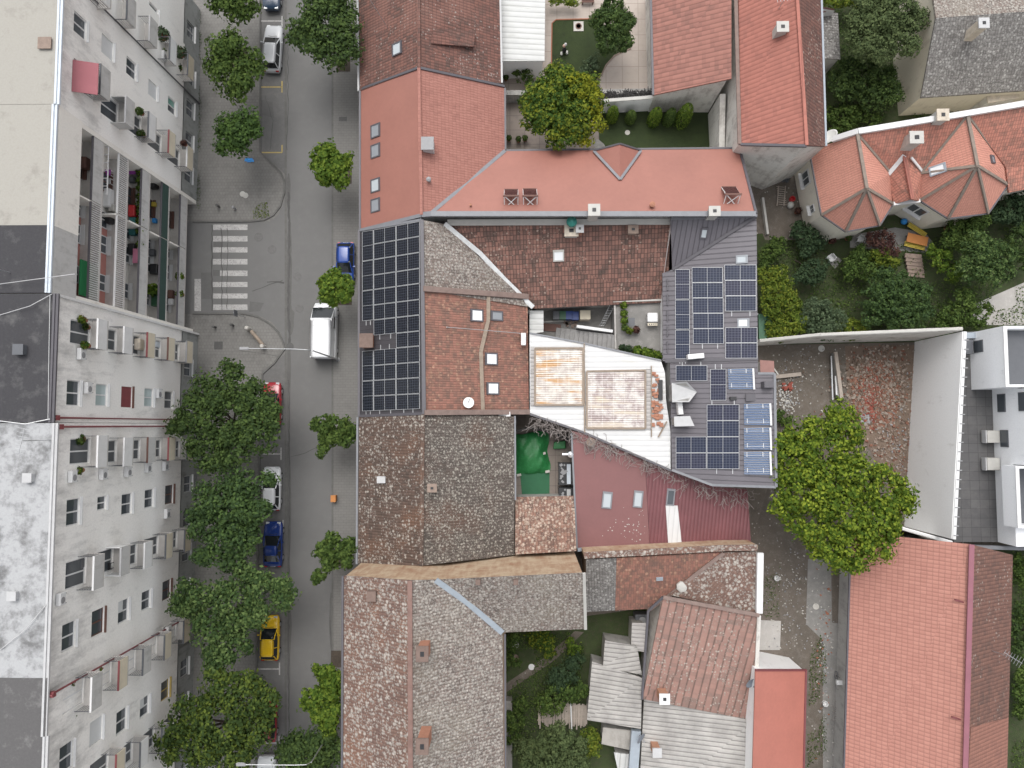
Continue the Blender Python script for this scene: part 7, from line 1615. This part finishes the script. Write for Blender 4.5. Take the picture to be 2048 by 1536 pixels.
# ---- upper gardens
p = P(1157,53,.015); mb = MB(); mb.box(p+V3((0,0,.03)), (.95,.95,.06)); t = thing('well_cover', 'square stone slab with round dark hole in the upper lawn', 'well', p); make('slab', mb, M['stone'], t); mb = MB(); mb.lathe(p+V3((0,0,.06)), [(.3,0),(.3,.05),(.22,.05),(.2,.0)], 16); make('rim', mb, M['brown_frame'], t)
p = P(1128,106,.015); t = thing('garden_ornament', 'black and white garden ornament standing on the upper lawn', 'ornament', p); mb = MB(); mb.lathe(p, [(.12,.18),(.2,.35),(.22,.6),(.16,.85),(.09,1.0)], 12); make('body', mb, M['black'], t, smooth=True); mb = MB(); mb.lathe(p+V3((-.05,.05,1.0)), [(.03,0),(.13,.08),(.15,.2),(.1,.32),(.02,.36)], 12); make('head', mb, M['pink_skin'], t, smooth=True); mb = MB(); mb.lathe(p+V3((.08,.12,1.25)), [(.14,0),(.13,.12),(.05,.25),(.01,.28)], 12); make('cap', mb, M['white'], t, smooth=True)
for dx, dy in ((-.25,-.12),(.28,-.02)): mb = MB(); mb.box(p+V3((dx,dy,.1)), (.2,.34,.2)); make('foot', mb, M['offwhite'], t, bevel=.05)
disc(1255,265,.24,.03,'round pale stone disc in the thuja lawn','stone','stone disc','stone_disc')
mb = MB(); q = [P(a,b,.02) for a,b in ((1103,45),(1103,158),(1140,172),(1190,164))]; struct('lawn_edging', ribbon([(1195,37),(1112,39),(1104,46),(1103,100),(1103,158)], .1, 0, .06), M['terracotta']); struct('lawn_edging', ribbon([(1262,97),(1245,103),(1228,112),(1212,130),(1204,148),(1192,162)], .12, 0, .06), M['old_pot'])
gsheet('path', [(1183,284),(1196,278),(1208,288),(1214,300),(1214,330),(1196,330),(1192,298)], .02, M['concrete'])
for u, v, lb in ((1018,281,'left terracotta pot by the big round tree'),(1037,283,'middle terracotta pot by the big round tree'),(1050,281,'right terracotta pot by the big round tree'),(1012,160,'dark potted plant beside the carport corner')): potted(u, v, .01, lb, .3, 'leaf_mid', None, 'terracotta')
p = P(1175,6,0); t = thing('garden_bench', 'brown wooden bench at the top wall of upper garden', 'bench', p)
mb = MB(); mb.box(p+V3((0,0,.45)), (1.2,.45,.06)); make('seat', mb, M['brown_frame'], t); mb = MB(); mb.box(p+V3((0,.24,.75)), (1.2,.06,.45)); make('backrest', mb, M['brown_frame'], t)
for s_ in (-.5,.5): mb = MB(); mb.box(p+V3((s_,0,.21)), (.07,.4,.41)); make('leg', mb, M['brown_frame'], t)
mb = MB()
for k in range(260):
    f = rd.random(); u, v = 1200+f*180, 190-f*6+rd.uniform(-4,6); p = P(u, v, 2.0); mb.cur = 0; mb.box(None, (rd.uniform(.3,.7),.06,.05), M=Matrix.Translation(p+V3((0,0,rd.random()*.35))) @ Matrix.Rotation(rd.random()*6.28, 4, 'Z') @ Matrix.Rotation(rd.uniform(-.4,.4), 4, 'X'))
tag(make('ivy_twigs', mb, M['soot'], origin=P(1290,190,2)), kind='stuff')
# ---- villa: windows, garden furniture
def wall_window(parent, u, v, z, nrm, w, h, m='white'):
    p = P(u, v, z); n = V3(nrm).normalized(); x = n.cross(V3((0,0,1))).normalized(); Mx = Matrix(((x.x,n.x,0,p.x),(x.y,n.y,0,p.y),(x.z,n.z,1,p.z),(0,0,0,1)))
    mb = MB(); mb.box(None, (w,.12,h), M=Mx); f = make('window', mb, M[m], parent)
    for s_ in (-1, 1): mb = MB(); mb.box(None, (w*.36,.02,h*.72), M=Mx @ Matrix.Translation((s_*w*.22,.065,.02))); make('pane', mb, M['glass'], f)
    mb = MB(); mb.box(None, (w+.2,.3,.06), M=Mx @ Matrix.Translation((0,.1,-h/2-.035))); make('sill', mb, M[m], f)
va, vb = P(1619,302,VE), P(1643,430,VE); dn = (vb-va); nW = V3((dn.y,-dn.x,0)); nW = nW if nW.x < 0 else -nW
def on_wall(a, b, n, f, z, off): 
    p = a.lerp(b, f); p.z = z; return p+n.normalized()*off
def win_on(parent, a, b, n, f, z, w, h, inset=.3):
    p = on_wall(a, b, n, f, z, -inset+.03); n = n.normalized(); x = n.cross(V3((0,0,1))).normalized(); Mx = Matrix(((x.x,n.x,0,p.x),(x.y,n.y,0,p.y),(x.z,n.z,1,p.z),(0,0,0,1)))
    mb = MB(); mb.box(None, (w,.12,h), M=Mx); fr = make('window', mb, M['white'], parent)
    for s_ in (-1, 1): mb = MB(); mb.box(None, (w*.38,.02,h*.76), M=Mx @ Matrix.Translation((s_*w*.23,.066,.02))); make('pane', mb, M['glass'], fr)
    mb = MB(); mb.box(None, (w+.25,.34,.06), M=Mx @ Matrix.Translation((0,.14,-h/2-.035))); make('sill', mb, M['white'], fr)
win_on(villa, va, vb, nW, .30, 2.4, 1.3, 1.5); win_on(villa, va, vb, nW, .80, 2.5, .7, .8)
va, vb = P(1839,401,VE), P(1896,437,VE); dn = vb-va; nS = V3((dn.y,-dn.x,0)); nS = nS if nS.y < 0 else -nS
win_on(villa, va, vb, nS, .28, 2.7, 1.6, 1.5)
p = P(1826,483,.02); t = thing('garden_table', 'orange garden table with dark stripes between two yellow benches', 'table', p); az = R(-14); mt = Matrix.Translation(p) @ Matrix.Rotation(az, 4, 'Z')
mb = MB(); mb.box(None, (1.9,.85,.05), M=mt @ Matrix.Translation((0,0,.74))); make('tabletop', mb, M['orange'], t)
for sx in (-.75,.75):
    for sy in (-.3,.3): mb = MB(); mb.box(None, (.06,.06,.71), M=mt @ Matrix.Translation((sx,sy,.357))); make('leg', mb, M['dgrey'], t)
for lb, u, v, a_ in (('yellow slatted bench in front of the orange table',1824,494,-14),('yellow slatted bench behind the orange table by the window',1829,462,-34)):
    p = P(u, v, .02); t = thing('garden_bench', lb, 'bench', p, 'yellow benches at the orange table'); mt = Matrix.Translation(p) @ Matrix.Rotation(R(a_), 4, 'Z')
    mb = MB()
    for k in range(4): mb.box(None, (1.9,.08,.04), M=mt @ Matrix.Translation((0,-.18+.12*k,.45)))
    make('seat', mb, M['yellow_slat'], t)
    for sx in (-.75,.75): mb = MB(); mb.box(None, (.06,.42,.42), M=mt @ Matrix.Translation((sx,0,.212))); make('leg', mb, M['dgrey'], t)
p = P(1808,443,.3); mb = MB(); mb.lathe(p, [(.02,-.28),(.22,-.2),(.3,0),(.22,.2),(.02,.28)], 14); one('ball', 'light blue ball under the villa window', 'ball', mb, M['sky_blue'], p, smooth=True)
def chair(u, v, rz, label):
    p = P(u, v, .02); t = thing('plastic_chair', label, 'chair', p, 'white plastic garden chairs'); mt = Matrix.Translation(p) @ Matrix.Rotation(rz, 4, 'Z')
    mb = MB(); mb.box(None, (.55,.52,.04), M=mt @ Matrix.Translation((0,0,.43))); make('seat', mb, M['white'], t, bevel=.02); mb = MB(); mb.box(None, (.55,.05,.45), M=mt @ Matrix.Translation((0,.28,.68))); make('backrest', mb, M['white'], t, bevel=.02)
    for sx in (-1, 1):
        mb = MB(); mb.box(None, (.06,.5,.04), M=mt @ Matrix.Translation((sx*.3,.02,.66))); make('armrest', mb, M['white'], t)
        for sy in (-.22,.24): mb = MB(); mb.box(None, (.05,.05,.4), M=mt @ Matrix.Translation((sx*.24,sy,.205))); make('leg', mb, M['white'], t)
chair(1717,482,R(-20),'white plastic chair on the paving below the left villa bay'); chair(1657,519,R(-55),'white plastic chair on the grass in the right garden')
gsheet('path', [(1655,522),(1672,512),(1684,520),(1670,538)], .016, M['concrete'])
t = thing('garden_steps', 'old stone garden steps leading down from the table terrace', 'steps', P(1830,530,0))
for k in range(6): a = P(1827+k*1.2, 512+k*7.5, .5-k*.07); mb = MB(); mb.box(a+V3((0,0,-.1)), (1.5,.42,.2), R(-6)); make('step', mb, M['old_pot'], t)
# junk yard by the villa
p = P(1562,392,.15); t = thing('wooden_pallet', 'grey slatted pallet ladder standing in the yard left of villa', 'pallet', p); mb = MB()
for s_ in (-.32,.32): mb.box(p+V3((s_,0,.05)), (.08,1.9,.1), R(-6))
make('rails', mb, M['wood_pale'], t); mb = MB()
for k in range(9): mb.box(p+V3((-.08*(k-4)*.25,-.85+.21*k,.12)), (.75,.06,.05), R(-6))
make('slats', mb, M['wood_pale'], t)
for u, v, lb, m in ((1551,336,'red bucket at the long red house wall','red_plastic'),(1582,400,'red pot in the yard beside the pallet','red_plastic')): 
    p = P(u, v, 0); mb = MB(); mb.lathe(p, [(.2,0),(.27,.4),(.24,.4),(.18,.05)], 14); one('bucket', lb, 'bucket', mb, M[m], p)
for u, v, lb in ((1546,355,'left white sack in the cluttered yard'),(1556,353,'right white sack in the cluttered yard'),(1579,412,'pale sack near the pallet')):
    p = P(u, v, 0); mb = MB(); mb.lathe(p, [(.1,0),(.33,.12),(.3,.4),(.12,.55),(.05,.56)], 9); one('sack', lb, 'sack', mb, M['lgrey' if 'right' in lb else 'offwhite'], p, smooth=True)
mb = MB()
for k in range(70): p = P(rd.uniform(1516,1542), rd.uniform(338,366), rd.uniform(.1,.7)); mb.box(None, (rd.uniform(.15,.5),rd.uniform(.05,.25),rd.uniform(.05,.2)), M=Matrix.Translation(p) @ Matrix.Rotation(rd.random()*6, 4, (rd.random(),rd.random(),1)))
tag(make('scrap_debris', mb, M['soot'], origin=P(1530,350,0)), kind='stuff')
mb = MB()
for k in range(34): p = P(rd.uniform(1560,1580), rd.uniform(338,362), rd.uniform(.1,.5)); mb.box(None, (rd.uniform(.15,.45),rd.uniform(.05,.25),rd.uniform(.05,.2)), M=Matrix.Translation(p) @ Matrix.Rotation(rd.random()*6, 4, (rd.random(),rd.random(),1)))
tag(make('scrap_debris', mb, M['dgrey'], origin=P(1570,350,0)), kind='stuff')
for u, v, lb, m in ((1592,425,'flowering pot at the villa wall','leaf_red'),(1660,484,'red flowering pot by the bay wall','leaf_red'),(1693,478,'potted plant on the bay paving','leaf_mid'),(1890,458,'potted plant at the right bay corner','leaf_red')): potted(u, v, .02, lb, .34, m)
wall_thing('thin pale kerb wall between passage and yard', [(1524,395),(1534,468)], [.5,.5], .2, M['offwhite'])
mb = MB(); q = PP([(1517,628),(1546,628),(1546,678),(1518,680)], 2.4); slab(mb, q, .1); t = thing('canopy', 'dark green canopy roof beside the dark metal house', 'canopy', (q[0].x,q[0].y,0)); make('roof', mb, M['green_plastic'], t)
for a in q: mb = MB(); mb.tube([(a.x*.999,a.y,0), (a.x*.999,a.y,2.32)], .05, 6); make('post', mb, M['steel'], t)
# ---- bottom gardens
t = thing('wooden_fence', 'weathered paling fence lying across the small bottom garden', 'fence', P(1120,1430,0)); mb = MB()
for k in range(34): u = 1078+k*2.9; a, b = P(u, 1405+abs(k-17)*.3+rd.uniform(-3,3), .5), P(u+rd.uniform(-1,1), 1452+rd.uniform(-8,8), .35); mb.bar(a, b, .12, .04)
make('palings', mb, M['wood_pale'], t); mb = MB(); mb.bar(P(1074,1418,.44), P(1178,1412,.44), .1, .06); mb.bar(P(1074,1440,.36), P(1178,1436,.36), .1, .06); make('rails', mb, M['wood'], t)
a, b = P(1141,1392,1.0), P(1144,1475,1.0); mb = MB(); mb.tube([a, b], .06, 8); mb.tube([b-V3((0,0,1)), b], .05, 6); mb.tube([a-V3((0,0,1)), a], .05, 6); one('metal_pole', 'white metal rail over the paling fence', 'rail', mb, M['white'], a)
disc(1063,1334,.28,.05,'white round lid on the small garden path','white','lid','lid')
for u, v, lb in ((1031,1288,'white ring edged pot at the tall house wall'),(1031,1314,'reddish ring edged pot below the white one')): p = P(u, v, 0); mb = MB(); mb.lathe(p, [(.25,0),(.3,.3),(.24,.3),(.2,.05)], 16); one('flower_pot', lb, 'pot', mb, M['offwhite' if 'white ring' in lb else 'old_pot'], p)
gsheet('path', [(1150,1262),(1168,1264),(1110,1320),(1012,1385),(1010,1368),(1085,1318)], .016, M['dirt'])
mb = MB(); mb.prism(PP([(1010,1402),(1024,1402),(1024,1700),(1011,1700)], 1.2), 0, 1.2); t = thing('retaining_wall', 'grey concrete retaining wall beside the tall house', 'wall', P(1017,1450,0)); make('wall', mb, M['concrete'], t)
q = PP([(1255,1222),(1262,1222),(1262,1275),(1254,1270)], 2.0); p = P(1280,1232,0); t = thing('water_tank', 'dark frame with barrels in the gap left of pink tiles', 'tank', p); mb = MB(); mb.box(p+V3((0,0,.7)), (1.3,1.0,1.3)); make('body', mb, M['dgrey'], t, bevel=.1); mb = MB(); mb.lathe(p+V3((0,0,1.36)), [(.3,0),(.3,.1),(.05,.14)], 12); make('lid', mb, M['grey'], t)
a, b = P(1272,1460,2.9), P(1264,1570,2.9); mb = MB(); mb.bar(a, b, .8, .5); one('grey_duct', 'long grey box gutter running down beside the corrugated roof', 'duct', mb, M['flash_blue'], a)
# alley things
p = P(1668,1362,0); t = thing('bicycle', 'old bicycle with white box leaning near the barn wall', 'bicycle', p)
for v_, nm in ((1350,'wheel'),(1372,'wheel')):
    c = P(1672 if v_ == 1350 else 1676, v_, .34); mb = MB(); tp = [c+V3((.1*math.cos(k*.524)*.4, .33*math.cos(k*.524), .33*math.sin(k*.524))) for k in range(13)]; mb.tube(tp, .025, 6, cap=False); make(nm, mb, M['dgrey'], t)
mb = MB(); c0, c1 = P(1672,1350,.34), P(1676,1372,.34); mb.tube([c0, (c0+c1)/2+V3((0,0,.35)), c1], .025, 6); mb.tube([c0, c0+V3((0,0,.75))], .025, 6); mb.box((c0+c1)/2+V3((0,.1,.55)), (.12,.3,.06)); make('frame', mb, M['iron'], t); mb = MB(); mb.box(c0+V3((-.1,-.35,.85)), (.5,.4,.25)); make('carrier_box', mb, M['white'], t, bevel=.02)
for u, v, lb in ((1551,1155,'white bucket on the muddy alley'),(1648,1405,'small white pot at the alley edge')): p = P(u, v, 0); mb = MB(); mb.lathe(p, [(.2,0),(.25,.4),(.22,.4),(.15,.05)], 12); one('bucket', lb, 'bucket', mb, M['white'], p)
disc(1632,1213,.28,.03,'pale round cover in the alley concrete','stone')
for v0, v1, zz in ((1172,1194,1.6),(1295,1315,1.6)):
    pass
for u, v, rz, lb in ((1690,1485,.3,'dry brushwood pile by the barn wall, lower'),(1682,1420,.2,'dry brushwood pile by the barn wall, upper')):
    mb = MB()
    for k in range(26): p = P(u+rd.uniform(-7,5), v+rd.uniform(-22,22), rd.uniform(.05,.4)); d = V3((rd.uniform(-.6,.6),rd.uniform(-.6,.6),rd.uniform(-.1,.2))); mb.tube([p-d, p+d], .02, 4)
    one('brushwood', lb, 'brushwood', mb, M['vine'], P(u, v, 0))
# ---- clutter on the balconies and loggias
GP = 'plants on the apartment balconies'
def bplant(u, v, z, label, r=.3, m='leaf_mid'): potted(u, v, z, label, r, m, GP, 'terracotta', .3, 150)
for u, v, z, lb, m, r in ((172,641,17.3,'bushy plant at upper corner of the top balcony, dark roofed section','leaf_two',.3),(178,655,16.4,'reddish green plant inside the top balcony, dark roofed section','leaf_mid',.28),(178,692,17.3,'bushy plant at lower corner of the top balcony, dark roofed section','leaf_two',.32),
  (166,878,17.0,'hanging greenery above the top balcony of white roofed section','leaf_mid',.45),(166,940,17.2,'reddish green plant under the top balcony of white roofed section','leaf_two',.3),(150,1362,16.9,'flower trough left of the top balcony, grey roofed section','leaf_two',.3),(155,1430,16.6,'plant at the lower corner of the top balcony, grey roofed section','leaf_mid',.28),(205,1335,13.8,'cactus like plant in second balcony of grey roofed section','leaf_yellow',.25),(210,1378,13.2,'green plant in the red railed balcony of grey roofed section','leaf_mid',.25),
  (330,75,6.9,'big flowering plant on a balcony by the slanting pipe, upper','leaf_grey',.65),(325,110,6.2,'big leafy plant on a balcony by the slanting pipe, lower','leaf_mid',.55),(365,110,3.8,'flowering plant on the lowest balcony by the slanting pipe','leaf_grey',.6),(360,140,3.3,'dark leafy plant under the lowest balcony by the slanting pipe','leaf_dark',.45),(285,228,10.4,'plant at the upper end of the third balcony, red awning section','leaf_mid',.35),(288,272,9.9,'plant at the lower end of the third balcony, red awning section','leaf_mid',.35),(372,290,4.4,'purple flowers on the lowest balcony, red awning section','leaf_red',.3)): bplant(u, v, z, lb, r, m)
GL = 'plants along the loggia railings'
for k, v in enumerate((350,366,382,398,414,428,446,466,492)): potted(288, v, BF[2]+.02, ['first','second','third','fourth','fifth','sixth','seventh','eighth','ninth'][k]+' trough plant from the top along the middle loggia railing', .34, 'leaf_light' if k % 3 else 'leaf_two', GL, 'terracotta', .7, 130)
potted(315, 583, BF[1]+.02, 'palm like plant in the lower loggia', .6, 'leaf_light', GL, h=.9); potted(365, 555, BF[0]+.02, 'green trough plant in the lowest loggia, upper', .4, 'leaf_light', GL); potted(365, 590, BF[0]+.02, 'green trough plant in the lowest loggia, lower', .4, 'leaf_light', GL)
def clutter(u, v, z, size, m, label, cat, name, rz=0):
    p = P(u, v, z); mb = MB(); mb.box(p+V3((0,0,size[2]/2)), size, rz); return one(name, label, cat, mb, M[m], p, bevel=min(size)*.2)
def small_chair(u, v, z, rz, label, m, seat):
    p = P(u, v, z); t = thing('chair', label, 'chair', p); mt = Matrix.Translation(p) @ Matrix.Rotation(rz, 4, 'Z')
    mb = MB(); mb.box(None, (.46,.46,.06), M=mt @ Matrix.Translation((0,0,.44))); make('seat', mb, M[seat], t); mb = MB(); mb.box(None, (.46,.05,.42), M=mt @ Matrix.Translation((0,.24,.7))); make('backrest', mb, M[m], t)
    for sx in (-.2,.2):
        for sy in (-.2,.2): mb = MB(); mb.box(None, (.04,.04,.41), M=mt @ Matrix.Translation((sx,sy,.205))); make('leg', mb, M[m], t)
z3, z2, z1 = BF[3]+.01, BF[2]+.01, BF[1]+.01
small_chair(222, 349, z3, R(90), 'white chair with purple cushion in the white railed loggia', 'white', 'purple'); small_chair(222, 366, z3, R(90), 'white chair with grey seat in the white railed loggia', 'white', 'lgrey')
clutter(222,400,z3,(.6,1.5,.7),'white','white table in the white railed loggia','table','table'); clutter(224,440,z3,(.5,.8,.6),'black','dark box at lower end of the white railed loggia','box','storage_box'); clutter(228,418,z3,(.5,.6,.45),'offwhite','white stool in the white railed loggia','stool','stool')
clutter(270,330,z2+.5,(.9,1.6,.08),'purple','purple blanket in the middle loggia','blanket','blanket'); clutter(268,362,z2,(.5,.5,.5),'dgrey','dark stool in the middle loggia','stool','stool'); clutter(270,425,z2,(.6,1.0,.6),'red_plastic','red toy car shell in the middle loggia','toy car','toy_car'); clutter(270,455,z2,(.6,1.5,.5),'teal_cloth','teal covered bench in the middle loggia','bench','covered_bench'); clutter(268,500,z2,(.6,.9,.5),'black','black bags in the middle loggia','bags','bag'); clutter(272,512,z2+.55,(.5,1.2,.06),'pink','pink cloth in the middle loggia','cloth','cloth')
clutter(312,365,z1,(.7,1.4,.9),'black','large black cabinet in the lower loggia','cabinet','cabinet'); clutter(312,443,z1,(.35,.4,.4),'sky_blue','bright blue bucket in the lower loggia','bucket','bucket'); clutter(310,410,z1,(.4,.4,.3),'yellow_slat','yellow crate in the lower loggia','crate','crate'); clutter(308,507,z1,(.5,.6,.5),'dgrey','dark grey box in the lower loggia','box','storage_box'); clutter(312,540,z1,(.7,.9,.5),'black','black heap of bags in the lower loggia','bags','bag'); clutter(313,600,z1,(.6,1.2,.4),'green_plastic','green mat roll in the lower loggia','mat','mat')
clutter(178,560,BF[4]+.01,(.12,2.6,1.1),'green_bright','bright green screen in the top loggia','screen','screen'); clutter(175,330,BF[4]+.01,(.5,.9,.6),'brown_frame','brown cupboard in the top loggia','cupboard','cupboard'); clutter(345,605,BF[0]+.01,(.5,.6,.5),'white','white crate in the lowest loggia','crate','crate'); clutter(345,590,BF[0]+.01,(.5,.8,.5),'brown_frame','brown crate in the lowest loggia','crate','crate')
small_chair(222,1130,FLR[3]+.01,R(90),'black chair on a grey balcony of the white roofed section','black','black'); small_chair(262,1120,FLR[2]+.01,R(40),'white rocking chair on a white railed balcony','white','offwhite'); clutter(283,690,FLR[2]+.01,(.5,.9,.7),'rusty','pile of firewood on the red railed balcony','firewood','firewood'); clutter(316,690,FLR[1]+.01,(.45,.5,.8),'gutter_blue','pale blue boiler on a balcony of dark roofed section','boiler','boiler'); clutter(165,1125,FLR[4]+.01,(.4,.7,.5),'dgrey','dark crate on the white railed top balcony','crate','crate'); clutter(160,908,FLR[4]+.01,(.35,.9,.7),'pink_roof','pink cupboard on the top balcony of white roofed section','cupboard','cupboard'); clutter(183,165,FLR[4]+.01,(.5,.6,.8),'red_plastic','red box under the red awning','box','storage_box')
# ---- details on the flat roofs
for u, v, w_, d_, h_, m, lb in ((92,88,.8,.7,.12,'old_pot','square patched hatch on the cream roof'),(62,955,.5,.5,.35,'lgrey','small vent box on the white painted roof'),(30,1190,.5,.5,.3,'lgrey','small vent box lower on the white painted roof'),(45,700,.6,.6,.4,'dgrey','small vent box on the dark roof')):
    p = P(u, v, ZR); t = thing('roof_vent', lb, 'vent', p); mb = MB(); mb.box(p+V3((0,0,h_/2)), (w_,d_,h_)); make('body', mb, M[m], t); mb = MB(); mb.box(p+V3((0,0,h_+.03)), (w_+.1,d_+.1,.05)); make('cap', mb, M[m], t)
for pts, lb in (([(0,630,.1),(60,612,.3),(104,588,.1)],'slack pale cable crossing the dark roof, lower'),([(0,568,.2),(60,560,.5),(150,548,.1)],'slack pale cable crossing the dark roof, upper'),([(100,590,.1),(98,700,.1),(96,840,.1)],'cable along the edge of the dark roof'),([(0,1300,.1),(50,1260,.2),(92,1210,.1)],'cable crossing the white painted roof')):
    q = [P(a, b, ZR+c) for a, b, c in pts]; mb = MB(); mb.tube(q, .025, 5); one('cable', lb, 'cable', mb, M['lgrey'], q[0])
q = [P(0,842,ZR+.1), P(50,848,ZR+.25), P(100,838,ZR+.1)]; mb = MB(); mb.tube(q, .03, 5); one('cable', 'white cable along the joint of dark and white roofs', 'cable', mb, M['white'], q[0])
